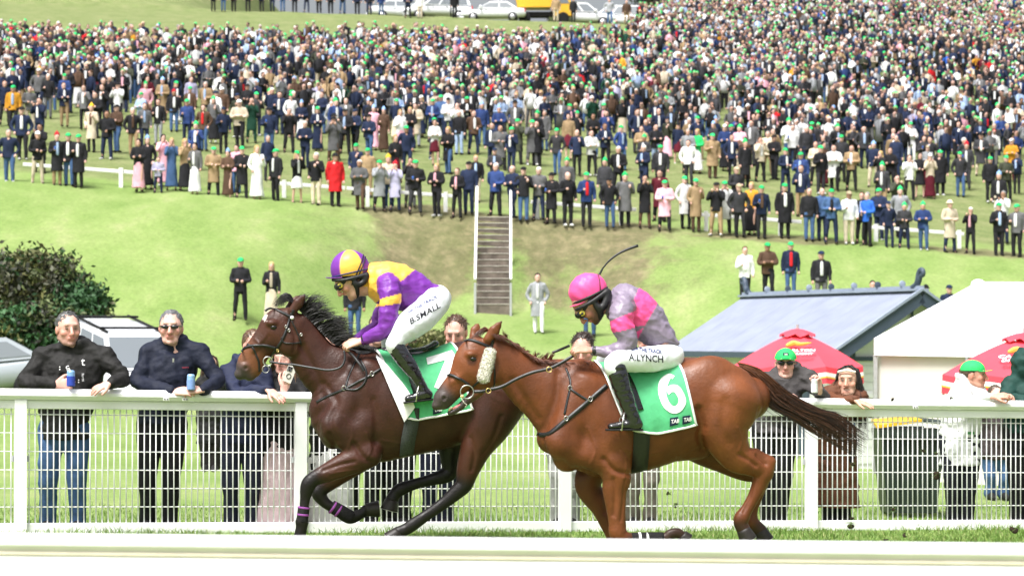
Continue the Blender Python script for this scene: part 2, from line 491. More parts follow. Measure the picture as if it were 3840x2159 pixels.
# worn earth: beside the steps, along the terrace edge and where the crowd stands
xg, yg = GP[:, 0], GP[:, 1]
onbank = sstep(74, 79, yg)*(1 - sstep(82.6, 84, yg))
side = np.exp(-((xg - STX + 2.1)/1.5)**2)*.95 + np.exp(-((xg - STX - 3.6)/2.3)**2)*.55 + np.exp(-((xg - STX - 1.3)/.7)**2)*.25
edge = np.exp(-((yg - 81.9)/.9)**2)*(.55 + .3*np.sin(xg*.9))*sstep(-8, -2, xg)
dirt = np.clip(onbank*side*sstep(78.2, 79.5, yg + .35*np.abs(xg-STX)) + edge*.9, 0, 1)
dry = np.clip(.75*sstep(82.5, 86, yg)*(1 - .3*sstep(150, 170, yg)) + .34*onbank*np.exp(-((xg - STX - 4)/4)**2) + .26*onbank*np.exp(-((xg - STX + 4)/3)**2), 0, 1)
gcol = np.stack([dirt, dry, sstep(24, 19, yg)], -1)
def ground_material():
    m, nt, b = _nodes('turf'); N, L = nt.nodes, nt.links
    tc = N.new('ShaderNodeTexCoord'); at = N.new('ShaderNodeVertexColor'); at.layer_name = 'Col'
    sep = N.new('ShaderNodeSeparateColor'); L.new(at.outputs[0], sep.inputs[0])
    def noise(sc, det=5, rough=.6, vec=None):
        n = N.new('ShaderNodeTexNoise'); n.inputs['Scale'].default_value = sc; n.inputs['Detail'].default_value = det; n.inputs['Roughness'].default_value = rough
        L.new(vec or tc.outputs['Object'], n.inputs['Vector']); return n.outputs[0]
    def ramp(src, p, cols):
        r = N.new('ShaderNodeValToRGB'); L.new(src, r.inputs[0]); e = r.color_ramp.elements
        while len(e) < len(cols): e.new(.5)
        for k, (q, c) in enumerate(zip(p, cols)): e[k].position = q; e[k].color = (*c, 1)
        return r.outputs[0]
    def mix(f, a, c, mode='MIX'):
        x = N.new('ShaderNodeMix'); x.data_type = 'RGBA'; x.blend_type = mode
        if isinstance(f, float): x.inputs['Factor'].default_value = f
        else: L.new(f, x.inputs['Factor'])
        L.new(a, x.inputs['A']); L.new(c, x.inputs['B']); return x.outputs['Result']
    def math_(op, a, c):
        x = N.new('ShaderNodeMath'); x.operation = op; x.use_clamp = True
        for i, q in enumerate((a, c)):
            if isinstance(q, (int, float)): x.inputs[i].default_value = q
            else: L.new(q, x.inputs[i])
        return x.outputs[0]
    mp = N.new('ShaderNodeMapping'); mp.inputs['Scale'].default_value = (1, .45, 1); L.new(tc.outputs['Object'], mp.inputs[0])
    g = ramp(noise(.55, 6, .65, mp.outputs[0]), (.28, .45, .58, .74), ((.138,.212,.056), (.175,.252,.075), (.212,.280,.096), (.29,.31,.150)))
    fine = ramp(noise(9, 4, .7), (.3, .7), ((.80,.80,.80), (1.2,1.2,1.2)))
    g = mix(1., g, fine, 'MULTIPLY')
    d = ramp(noise(1.1, 6, .7), (.3, .5, .7), ((.105,.140,.050), (.155,.182,.074), (.225,.225,.115)))
    d = mix(1., d, fine, 'MULTIPLY')
    e = ramp(noise(2.2, 6, .7), (.3, .5, .72), ((.070,.050,.036), (.135,.098,.068), (.27,.20,.135)))
    brk = noise(.9, 7, .7)
    fd = math_('MULTIPLY', math_('SUBTRACT', math_('ADD', sep.outputs[1], brk), .60), 2.2)
    fe = math_('MULTIPLY', math_('SUBTRACT', math_('ADD', sep.outputs[0], brk), .74), 2.6)
    c = mix(fe, mix(fd, g, d), e)
    L.new(c, b.inputs['Base Color']); b.inputs['Roughness'].default_value = .9; b.inputs['Specular IOR Level'].default_value = .1
    bp = N.new('ShaderNodeBump'); bp.inputs['Strength'].default_value = .6; bp.inputs['Distance'].default_value = .06
    L.new(noise(14, 5, .7), bp.inputs['Height']); L.new(bp.outputs[0], b.inputs['Normal'])
    return m
M_TURF = ground_material()
go = add('ground', GP, GF, M_TURF, base=(0, 0, 0), col=gcol, kind='structure', label='grass track, sloping lawn and hillside')

# grass blades along the rail and on the lawn just behind it
FL, FR = np.array([-4.27, 20.67]), np.array([4.84, 23.40])            # outer fence line on the ground
FD = (FR - FL) / np.linalg.norm(FR - FL); FN = np.array([-FD[1], FD[0]])
def fence_at(sx):
    """point of the fence line under photo column sx"""
    a = (sx - PX0) / FPX; t = (a*FL[1] - FL[0]) / (FD[0] - a*FD[1]); return FL + FD*t
g = np.random.default_rng(2)
def blades(n, along, across, hgt, seed, name, label):
    g = np.random.default_rng(seed)
    t = g.uniform(*along, n); q = across[0] + (across[1] - across[0])*g.beta(1.0, 1.3, n)
    P = FL + FD*t[:, None] + FN*q[:, None]; z = ground_z(P[:, 0], P[:, 1])
    h = hgt*g.uniform(.45, 1.25, n)*(1 + .35*np.sin(t*2.3 + 1.5*np.sin(q*3))); a = g.uniform(0, 6.28, n); w = .0035*g.uniform(.7, 1.5, n)
    b = np.stack([P[:, 0], P[:, 1], z - .005], 1); sd = np.stack([np.cos(a)*w, np.sin(a)*w*.5, 0*a], 1)
    ln = np.stack([g.normal(size=n)*.35*h, g.normal(size=n)*.35*h, h], 1)
    V = np.stack([b - sd, b + sd, b + ln*.55 + sd*.7, b + ln*.55 - sd*.7, b + ln + np.stack([ln[:, 0]*.4, ln[:, 1]*.4, -.12*h], 1)], 1).reshape(-1, 3)
    k = np.arange(n)[:, None]*5
    F = np.concatenate([k + [0, 1, 2], k + [0, 2, 3], k + [3, 2, 4]])
    c = np.array([(.095,.18,.028), (.14,.24,.045), (.20,.28,.07), (.30,.29,.13)])[g.choice(4, n, p=(.38,.36,.2,.06))]*g.uniform(.75, 1.2, (n, 1))
    o = add(name, V, F, mat('grass_blade', attr='Col', rough=.6, spec=.3, var=0), base=(0, 21, 0), smooth=False, col=np.repeat(c, 5, 0), kind='stuff', label=label)
blades(44000, (-1.5, 11.5), (-1.9, .06), .060, 3, 'grass', 'short green turf along the foot of the white rail')
blades(18000, (-1.5, 11.5), (.12, 3.5), .05, 4, 'grass', 'lawn grass behind the white mesh fence')

# ---------------------------------------------------------------- rails, fence, steps
M_WPAINT = mat('white_painted_rail', (.80, .80, .81), .4, .4, var=.035, scale=6, bump=.05, bscale=30)
M_WWIRE = mat('white_wire', (.80, .80, .80), .45, .4, var=.05, scale=30)
M_CREAM = mat('cream_plastic_seam', (.66, .60, .46), .5, .3, var=.1)
M_TYRE_ = mat('dark_bolt', (.03,.03,.03), .5, .4, var=.2)
M_GREYP = mat('grey_galvanised', (.38, .39, .40), .5, .4, var=.15, scale=20)
def v3(p, z): return np.array([p[0], p[1], z])
FZ = lambda p: float(-.098 - .0187*(p[0] - 4.84)*1.0)        # top of the kick board: follows the fall of the track
fence = empty('trackside_fence', v3(FL, ground_z(*FL)), label='long white rail fence with wire mesh panels between track and lawn', cat='fence')
def rail(name, t0, t1, zo, w, h, back, m, parent, bev=.02):
    a, b = FL + FD*t0 + FN*back, FL + FD*t1 + FN*back
    mb = MB(); n = int((t1 - t0)/1.2) + 1
    P = [FL + FD*(t0 + (t1-t0)*i/n) + FN*back for i in range(n+1)]
    mb.bar(v3(P[0], FZ(P[0]) + zo), v3(P[-1], FZ(P[-1]) + zo), w, h, bev=bev); return mb.obj(name, m, parent)
posts = [fence_at(x) for x in (76, 1126, 2117, 3041)]
tt = [float((p - FL) @ FD) for p in posts]; sp_ = (tt[-1] - tt[0])/3
ts = [tt[0] - sp_] + tt + [tt[-1] + sp_]
# cap rail in lengths that butt over the posts
for a, b in zip([-2.2] + [0.5*(ts[2]+ts[3])] , [0.5*(ts[2]+ts[3]) - .004, 12.2]):
    rail('cap_rail', a, b, 1.090, .11, .092, -.012, M_WPAINT, fence, .034)
rail('upper_rail', -2.2, 12.2, 1.005, .05, .074, .012, M_WPAINT, fence, .006)
rail('kick_board', -2.2, 12.2, -.045, .04, .115, .012, M_WPAINT, fence, .006)
for t_ in ts:
    p = FL + FD*t_; mb = MB(); mb.box(v3(p + FN*(-.006), FZ(p) + .47), (.10, .075, 1.145), (np.array([*FD, 0]), np.array([*FN, 0]), np.array([0, 0, 1.]))); mb.obj('post', M_WPAINT, fence)
    for s in (-1, 1):
        q = p + FD*s*.062; mb = MB(); mb.box(v3(q + FN*.02, FZ(q) + .55), (.018, .02, .05)); mb.obj('bracket', M_GREYP, fence)
for sx_ in (618, 690, 1640, 2560, 3420):
    q = fence_at(sx_); mb = MB(); mb.box(v3(q - FN*.072, FZ(q) + 1.062), (.05, .012, .022), (np.array([*FD, 0]), np.array([*FN, 0]), np.array([0, 0, 1.]))); jp = mb.obj('joint_plate', M_WPAINT, fence)
    for d_ in (-.012, .012):
        mb = MB(); mb.lathe(v3(q + FD*d_ - FN*.078, FZ(q) + 1.062), [(.006, 0), (.006, .005), (.001, .006)], 8, np.array([*-FN, 0]), (0, 0, 1)); mb.obj('bolt', M_TYRE_, jp)
wmesh = None
for i in range(5):
    a, b = ts[i] + .075, ts[i+1] - .075
    if a > 10.8: continue
    c = FL + FD*(a+b)/2
    pan = empty('mesh_panel', (0, 0, 0)); pan.parent = fence; pan.location = tuple(v3(c, FZ(c)) - ORIGIN[fence.name]); ORIGIN[pan.name] = v3(c, FZ(c))
    n = int((b - a)/.0497)
    if wmesh is None:
        mb = MB(); mb.tube([(0, 0, -.02), (0, 0, .985)], .0056, 6); wmesh = make_mesh('wire', mb.v, mb.f); wmesh.materials.append(M_WWIRE)
    for k in range(n + 1):
        q = FL + FD*(a + (b-a)*k/n) + FN*.030; o = link('wire', wmesh, None, pan, tuple(v3(q, FZ(q)) - ORIGIN[pan.name]))
        o.rotation_euler = (R.gauss(0, .0015), R.gauss(0, .002), 0)
    for k in range(6):
        z = .01 + .162*(k + .97) if k else .03
        z = .155*(k+1) - .01
        if z > .96: continue
        p0, p1 = FL + FD*(a-.02) + FN*.040, FL + FD*(b+.02) + FN*.040
        mb = MB(); mb.tube([v3(p0, FZ(p0)+z), v3(p1, FZ(p1)+z)], .0046, 6); mb.obj('cross_wire', M_WWIRE, pan)

# inside running rail, close to the camera
NR = empty('running_rail', (0, 7.6, 0), label='white inside running rail out of focus along the bottom edge', cat='rail')
yl, yr = 7.6, 7.6
za, zb = px(0, 2001, 7.6)[2], px(3840, 2040, 7.6)[2]
sl = (zb - za)/(3840/FPX*7.6)
def near_bar(name, dy, z0, z1, th, m, bev):
    mb = MB(); zc = (z0+z1)/2; f = lambda X: za + sl*(X + 1920/FPX*7.6) + zc
    mb.bar((-4, 7.6+dy, f(-4)), (4, 7.6+dy, f(4)), th, z1 - z0, bev=bev); mb.obj(name, m, NR)
near_bar('top_rail', .03, -.054, 0, .08, M_WPAINT, .022)
near_bar('seam', .02, -.064, -.0545, .05, M_CREAM, .002)
near_bar('skirt', .025, -.30, -.0645, .06, M_WPAINT, .01)
for x in (-2.6, 2.6):
    z0 = float(ground_z(x, 7.6)); mb = MB(); mb.tube([(x, 7.68, z0 - .2), (x, 7.72, z0 + .9)], .03, 10); mb.obj('post', M_GREYP, NR)

# concrete steps cut into the bank
M_CONC = mat('stained_concrete', (.15, .125, .105), .9, .2, var=.45, scale=3.5, bump=.5, bscale=25, detail=8)
M_NOSE = mat('step_nosing', (.40, .37, .33), .8, .2, var=.3, scale=8)
NST = 15; z0, z1 = 2.50, 5.62
st = empty('concrete_steps', (STX, STY0, z0), label='flight of stained concrete steps with white handrails climbing the bank', cat='steps')
rise, run = (z1 - z0)/NST, (STY1 - STY0)/NST
for i in range(NST):
    mb = MB(); mb.box((STX, STY0 + run*(i + .5) + .30, z0 + rise*(i + .5) - .36), (1.06, run + .60, rise + .70)); mb.obj('step', M_CONC, st)
    mb = MB(); mb.box((STX, STY0 + run*i + .022, z0 + rise*(i+1) + .004), (1.04, .07, .030)); mb.obj('nosing', M_NOSE, st)
mb = MB(); mb.box((STX, STY1 + .55, z1 - .42), (1.25, 1.0, .90)); mb.obj('landing', M_NOSE, st)
for s in (-1, 1):
    x = STX + s*.56
    mb = MB(); mb.bar((x, STY1 + .1, z1 + 1.02), (x, STY0 - .1, z0 + .98), .072, .07); mb.obj('handrail', M_WPAINT, st)
    for y, zb_, m in ((STY1 + .1, z1, M_WPAINT), ((STY0+STY1)/2, (z0+z1)/2, M_GREYP), (STY0 - .06, z0 - .1, M_GREYP)):
        mb = MB(); mb.bar((x, y, zb_ - .1), (x, y, zb_ + .98), .07, .07, up=(0, 1, 0)); mb.obj('handrail_post', m, st)

# low white barriers along the terrace edge
def barrier(px0, px1, posts_px, label, Y=82.6):
    X0, X1 = [(x*1.4907 - PX0)*Y/FPX for x in (px0, px1)]; zf = lambda X: float(ground_z(X, Y))
    o = empty('terrace_barrier', ((X0+X1)/2, Y, zf((X0+X1)/2)), label=label, cat='barrier', group='white barriers on the terrace edge')
    mb = MB(); mb.bar((X0, Y, zf(X0) + .50), (X1, Y, zf(X1) + .50), .05, .115, bev=.01); mb.obj('rail', M_WPAINT, o)
    for p in posts_px:
        X = (p*1.4907 - PX0)*Y/FPX; mb = MB(); mb.bar((X, Y - .06, zf(X) - .1), (X, Y - .06, zf(X) + .62), .13, .07, up=(0, 1, 0)); mb.obj('post', M_WPAINT, o)
barrier(58, 345, (305,), 'low white barrier behind the men at the far left of the terrace')
barrier(700, 868, (715,), 'low white barrier left of the woman in the red coat')
barrier(872, 1150, (925, 1121), 'low white barrier left of the head of the steps')
barrier(1335, 1600, (1352, 1562), 'low white barrier right of the head of the steps')
barrier(1720, 2016, (1776, 1962), 'low white barrier above the blue roof')
barrier(2185, 2425, (2203, 2412), 'low white barrier at the right end of the terrace')

# ---------------------------------------------------------------- the blue-roofed building
M_ROOF = mat('blue_grey_roof_sheet', (.23, .255, .325), .6, .2, var=.10, scale=2)
M_RIDGE = mat('pale_ridge_capping', (.26, .30, .38), .55, .25, var=.12, scale=5)
M_BARGE = mat('slate_blue_paint', (.055, .075, .11), .5, .4, var=.08, scale=6)
M_WALL = mat('white_weatherboard', (.70, .71, .70), .7, .3, var=.05, scale=4)
A0 = np.array([9.34, 58.0]); RD = np.array([-3.11, 8.0]); RL = np.linalg.norm(RD); RD /= RL; PD = np.array([-RD[1], RD[0]])   # ridge runs back, PD points left
if PD[0] > 0: PD = -PD
ZR, HS, DROP = 2.76, 2.35, 1.45; ZG = float(ground_z(8.5, 60))
bl = empty('race_club_building', (A0[0], A0[1], ZG), label='small white half-timbered building with blue grey roof and ridge finials', cat='building')
def P3(a, s, z): q = A0 + RD*a + PD*s; return np.array([q[0], q[1], z])
for s, nm in ((1, 'roof_slope'), (-1, 'roof_slope')):
    ro = None
    npan = 9; L0, L1 = -.45, RL + .1
    for i in range(npan):
        a, b = L0 + (L1-L0)*i/npan, L0 + (L1-L0)*(i+1)/npan - .007
        poly = [P3(a, 0.03*s, ZR-.03), P3(b, .03*s, ZR-.03), P3(b, HS*s, ZR-DROP), P3(a, HS*s, ZR-DROP)]
        if s < 0: poly = poly[::-1]
        mb = MB(); mb.prism(poly, (0, 0, -.05))
        mb.obj('roof_sheet', M_ROOF, bl)
    mb = MB(); mb.bar(P3(L0 - .02, (HS+.03)*s, ZR-DROP-.08), P3(L1, (HS+.03)*s, ZR-DROP-.08), .10, .14); mb.obj('gutter', M_BARGE, bl)
mb = MB(); mb.bar(P3(-.5, 0, ZR), P3(RL+.15, 0, ZR), .34, .05); mb.bar(P3(-.5, 0, ZR+.05), P3(RL+.15, 0, ZR+.05), .10, .09); mb.obj('ridge_capping', M_RIDGE, bl)
for i in range(8):
    a = .3 + (RL-.5)*i/7.; c = P3(a, 0, ZR+.09); mb = MB()
    mb.lathe(c + np.array([-.04, 0, .06]), [(.01, 0), (.075, .01), (.082, .05), (.05, .07), (.01, .08)], 12, np.array([*RD, 0]), (0, 0, 1)); mb.obj('ridge_roll', M_BARGE if i % 2 else M_RIDGE, bl)
for a, sgn in ((-.4, -1), (RL+.1, 1)):
    mb = MB(); d = np.array([*RD, 0])*sgn; c = P3(a, 0, ZR+.06)
    pts = [c - d*.34, c - d*.16 + (0, 0, .06), c - d*.07 + (0, 0, .18), c - d*.05 + (0, 0, .30), c + d*.02 + (0, 0, .40), c + d*.12 + (0, 0, .38), c + d*.13 + (0, 0, .29), c + d*.05 + (0, 0, .26)]
    mb.tube(spline(pts, 22), np.interp(np.linspace(0, 1, 22), (0, .3, .6, 1), (.07, .085, .06, .055)), 8); mb.obj('finial', M_BARGE, bl, smooth=True)
for s in (1, -1):
    mb = MB(); mb.bar(P3(-.47, 0, ZR-.17), P3(-.47, HS*s*1.01, ZR-DROP-.20), .06, .30, up=(0, 0, 1)); mb.obj('bargeboard', M_BARGE, bl)
    mb = MB(); mb.bar(P3(-.50, 0, ZR+.02), P3(-.50, HS*s*1.02, ZR-DROP-.01), .10, .06, up=(0, 0, 1)); mb.obj('barge_capping', M_RIDGE, bl)
W = HS - .3
mb = MB(); mb.prism([P3(0, W, ZG-.5), P3(0, W, ZR-DROP-.02), P3(0, 0, ZR-.15), P3(0, -W, ZR-DROP-.02), P3(0, -W, ZG-.5)], RD[0]*RL*np.array([1, 0, 0]) + np.array([0, RD[1]*RL, 0])); mb.obj('wall', M_WALL, bl)
for i in range(13):
    z = ZG + .1 + i*.19
    if z < ZR-DROP-.1: mb = MB(); mb.bar(P3(-.012, W-.02, z), P3(-.012, -W+.02, z), .02, .17); mb.obj('weatherboard', M_WALL, bl)
for s in (-.75, .0, .75):
    zt = ZR - .25 - abs(s)*W/HS*DROP; mb = MB(); mb.bar(P3(-.04, s*W, ZG), P3(-.04, s*W, zt), .09, .05, up=(1, 0, 0)); mb.obj('timber', M_BARGE, bl)
for z in (ZR-DROP-.15, ZR-DROP-1.0): mb = MB(); mb.bar(P3(-.055, W, z), P3(-.055, -W, z), .05, .10); mb.obj('timber', M_BARGE if z > .5 else M_WALL, bl)
mb = MB(); mb.bar(P3(1.6, W+.03, ZG), P3(1.6, W+.03, ZG+2.05), .85, .05, up=tuple([*PD, 0])); mb.obj('door', M_BARGE, bl)

# ---------------------------------------------------------------- marquee
M_TENT = mat('white_pvc_canvas', (.78, .785, .80), .55, .35, var=.03, scale=2, bump=.12, bscale=3)
M_TENTW = mat('cream_pvc_wall', (.68, .66, .61), .6, .3, var=.04, scale=2)
TY = 47.0
q = lambda x, y, Y=TY: px(x, y, Y)
zg = float(ground_z(q(3400, 1400)[0], TY))
c0 = q(3277, 1332); c1 = q(3277, 1268); pk = q(3668, 1056, 49.5); eR = q(4500, 1355, 43.); eRt = q(4500, 1290, 43.)
tn = empty('marquee', (c0[0], TY, zg), label='white peaked marquee with cream side walls behind the fence', cat='marquee')
pk2 = q(4500, 1062, 45.5); bk = np.array([c1[0] + 1.2, TY + 5., c1[2]])
def curved(p, qq, r, s_, name, m):
    """sagging quad panel p-qq-r-s_"""
    n = 10; V = []
    for i in range(n+1):
        for j in range(n+1):
            u, v = i/n, j/n
            pt = (p*(1-u) + qq*u)*(1-v) + (s_*(1-u) + r*u)*v
            V.append(pt + np.array([0, 0, -.10*math.sin(math.pi*u)*math.sin(math.pi*v)]))
    F = [(i*(n+1)+j, (i+1)*(n+1)+j, (i+1)*(n+1)+j+1, i*(n+1)+j+1) for i in range(n) for j in range(n)]
    return add(name, V, F, m, tn)
curved(c1, eRt, pk2, pk, 'roof_panel', M_TENT)
curved(c1, bk, pk + (.05, .02, 0), pk, 'roof_panel', M_TENT)
curved(c1 + (0, -.01, 0), eRt + (0, -.01, 0), eR + (0, -.01, 0), c0 + (0, -.01, 0), 'valance', M_TENT)
lw = lambda a: np.array([a[0], a[1] + .12, zg - .6])
curved(c0 + (.05, .12, .03), eR + (0, .12, .03), lw(eR), lw(c0) + (.05, 0, 0), 'side_wall', M_TENTW)
curved(c0 + (0, .1, .05), bk + (0, 0, -.3), np.array([bk[0], bk[1], zg - .6]), lw(c0), 'side_wall', M_TENTW)
for t_ in (0., .30):
    a = c0 + (eR - c0)*t_; mb = MB(); mb.bar((a[0]+.03, a[1]+.02, zg - .6), (a[0]+.03, a[1]+.02, a[2]), .07, .07, up=(0, 1, 0)); mb.obj('pole', M_GREYP, tn)
mb = MB(); mb.lathe(pk + (0, 0, -.08), [(.16, 0), (.13, .08), (.07, .12), (.01, .13)], 12); mb.obj('peak_cap', M_TENT, tn, smooth=True)
mb = MB(); mb.tube([pk + (0, -.02, .02), pk + (0.01, -1.3, -.72), pk + (.02, -2.45, -1.42)], .012, 5); mb.obj('seam', mat('grey_seam', (.4,.41,.43), .6), tn)

# ---------------------------------------------------------------- red umbrellas
M_RED = mat('red_canvas', (.78, .065, .095), .7, .25, var=.06, scale=3, bump=.3, bscale=6)
M_GOLD = mat('gold_print', (.75, .45, .08), .6, .3, var=.1)
def umbrella(cx, cy, Y, r, label, rot, words):
    c = px(cx, cy, Y); zg = float(ground_z(c[0], Y)); o = empty('market_umbrella', (c[0], Y, zg), label=label, cat='umbrella', group='red beer umbrellas')
    n = 8; apex = c; rim_z = c[2] - .62
    pt = lambda i, k, dz=0.: np.array([c[0] + k*r*math.cos(rot + i*2*math.pi/n), Y + k*r*math.sin(rot + i*2*math.pi/n), c[2] - .62*k**1.30 + dz])
    for i in range(n):
        V = []; m = 7
        for a in range(m):
            k = .16 + .84*a/(m-1)
            for b in range(5):
                t = b/4; P = pt(i, k)*(1-t) + pt(i+1, k)*t; P[2] -= .05*k*math.sin(math.pi*t); V.append(P)
        F = [(a*5+b, (a+1)*5+b, (a+1)*5+b+1, a*5+b+1) for a in range(m-1) for b in range(4)]
        pn = add('canopy_panel', V, F, M_RED, o)
        A, B = pt(i, 1.), pt(i+1, 1.); val = []
        for a in range(2):
            for b in range(5):
                t = b/4; P = A*(1-t) + B*t; P = P + np.array([0, 0, -.05*math.sin(math.pi*t) - .30*a]); P[:2] += (P[:2] - c[:2])*.012*a; val.append(P)
        add('valance', val, [(b, b+1, 5+b+1, 5+b) for b in range(4)], M_RED, o)
        for z0_, z1_, m_ in ((.10, .17, M_WHITE), (.17, .20, M_GOLD)):
            st_ = []
            for a in (z0_, z1_):
                for b in range(5):
                    t = b/4; P = A*(1-t) + B*t + np.array([0, 0, -.05*math.sin(math.pi*t) - a]); P[:2] += (P[:2] - c[:2])*(.012*a/.3 + .006); st_.append(P)
            add('band', st_, [(b, b+1, 5+b+1, 5+b) for b in range(4)], m_, o)
    # raised vent
    V = []; m = 4
    for a in range(m):
        for b in range(24):
            an = rot + b*2*math.pi/24; k = .02 + .24*a/(m-1); V.append([c[0] + k*r*math.cos(an), Y + k*r*math.sin(an), c[2] + .07 - .13*(a/(m-1))**1.3 + .035*math.sin(b*math.pi/1.5)*(a/(m-1))])
    add('vent', V, [(a*24+b, (a+1)*24+b, (a+1)*24+(b+1) % 24, a*24+(b+1) % 24) for a in range(m-1) for b in range(24)], M_RED, o)
    mb = MB(); mb.tube([(c[0], Y, zg - .1), (c[0], Y, c[2] + .15)], .025, 8); mb.obj('pole', M_GREYP, o)
    # lettering laid on the panel that faces the track
    i = min(range(n), key=lambda k: abs((rot + (k+.5)*2*math.pi/n + math.pi/2 + math.pi) % (2*math.pi) - math.pi))
    a0, b0 = pt(i, .80), pt(i+1, .80); ex = (b0 - a0)/np.linalg.norm(b0 - a0); up = pt(i+.5, .35) - pt(i+.5, .85); up /= np.linalg.norm(up)
    if ex[0] < 0: ex = -ex
    nn = np.cross(ex, up); nn = nn if nn[1] < 0 else -nn
    for w, dz, s in words:
        V, F = text_mesh(w, .02, .15); wd = V[:, 0].max()
        Pc = pt(i+.5, .70) + nn*.06 + up*(dz - .06)
        add('lettering', Pc + ((V[:, :1] - wd/2)*s)*ex + (V[:, 1:]*s)*up, F, M_WHITE, o, smooth=False)
    mb = MB(); P0 = pt(i+.5, .66) + nn*.055 + up*.14
    mb.tube(spline([P0 - ex*.22, P0 - ex*.08 + up*.10, P0 + ex*.05 + up*.06, P0 + ex*.24 + up*.12], 10), [.02, .04, .05, .05, .045, .04, .035, .03, .02, .01], 6); mb.obj('emblem', M_GOLD, o)
    return o
umbrella(2990, 1246, 46.0, 1.28, 'red beer umbrella in front of the blue roofed building', .3, (('CARLTON', .04, .13), ('DRAUGHT', -.08, .11)))
umbrella(3840, 1262, 41.0, 1.40, 'red beer umbrella in front of the marquee at the right edge', .15, (('CARLTON', .04, .16), ('DRAUGHT', -.09, .13)))

# ---------------------------------------------------------------- wheelie bin behind the fence
M_BIN = mat('dark_green_bin_plastic', (.022, .034, .026), .5, .4, var=.15, scale=10)
M_YLID = mat('yellow_lid_plastic', (.72, .42, .02), .45, .4, var=.06)
def wheelie_bin():
    Y = 24.9; a, b = px(3290, 1960, Y), px(3520, 1960, Y); zt = px(0, 1600, Y)[2]; cx, w = (a[0]+b[0])/2, (b[0]-a[0])
    zg = float(ground_z(cx, Y)); o = empty('wheelie_bin', (cx, Y, zg), label='dark green wheelie bin with a yellow lid behind the mesh fence', cat='bin')
    h = zt - zg; W0, W1, D0, D1 = w*.40, w*.52, .24, .33
    P = [(cx-W0, Y-D0, zg+.05), (cx+W0, Y-D0, zg+.05), (cx+W0, Y+D0, zg+.05), (cx-W0, Y+D0, zg+.05), (cx-W1, Y-D1, zt-.02), (cx+W1, Y-D1, zt-.02), (cx+W1, Y+D1, zt-.02), (cx-W1, Y+D1, zt-.02)]
    mb = MB(); mb._add(P, [(0,3,2,1),(4,5,6,7),(0,1,5,4),(1,2,6,5),(2,3,7,6),(3,0,4,7)]); mb.obj('bin_body', M_BIN, o)
    for f in (-.55, 0, .55): mb = MB(); mb.bar((cx+f*W0, Y-D0-.012, zg+.12), (cx+f*W1, Y-D1-.012, zt-.12), .03, .02, up=(0,-1,0)); mb.obj('rib', M_BIN, o)
    mb = MB(); mb.bar((cx-W1-.02, Y-D1-.02, zt-.05), (cx+W1+.02, Y-D1-.02, zt-.05), .05, .07); mb.obj('rim', M_BIN, o)
    mb = MB(); mb.prism([(cx-W1-.05, Y-D1-.05, zt), (cx-W1*.0, Y-D1-.06, zt+.05), (cx+W1*.25, Y-D1-.05, zt+.06), (cx+W1*.3, Y+D1, zt+.07), (cx-W1, Y+D1, zt+.04)], (0, 0, .03)); mb.obj('lid', M_YLID, o)
    mb = MB(); mb.prism([(cx+W1*.31, Y-D1-.05, zt+.055), (cx+W1+.04, Y-D1-.05, zt+.03), (cx+W1+.04, Y+D1, zt+.04), (cx+W1*.31, Y+D1, zt+.07)], (0, 0, .025)); mb.obj('lid', M_BIN, o)
    for s in (-1, 1): mb = MB(); mb.lathe((cx+s*W0*.9, Y+D0, zg+.10), [(.09, 0), (.10, .01), (.10, .05), (.09, .06)], 14, (1, 0, 0), (0, 0, 1)); mb.obj('wheel', M_RUBBER, o)
    mb = MB(); mb.tube([(cx-W1*.7, Y+D1+.06, zt-.02), (cx+W1*.7, Y+D1+.06, zt-.02)], .016, 8); mb.obj('handle', M_BIN, o)
wheelie_bin()

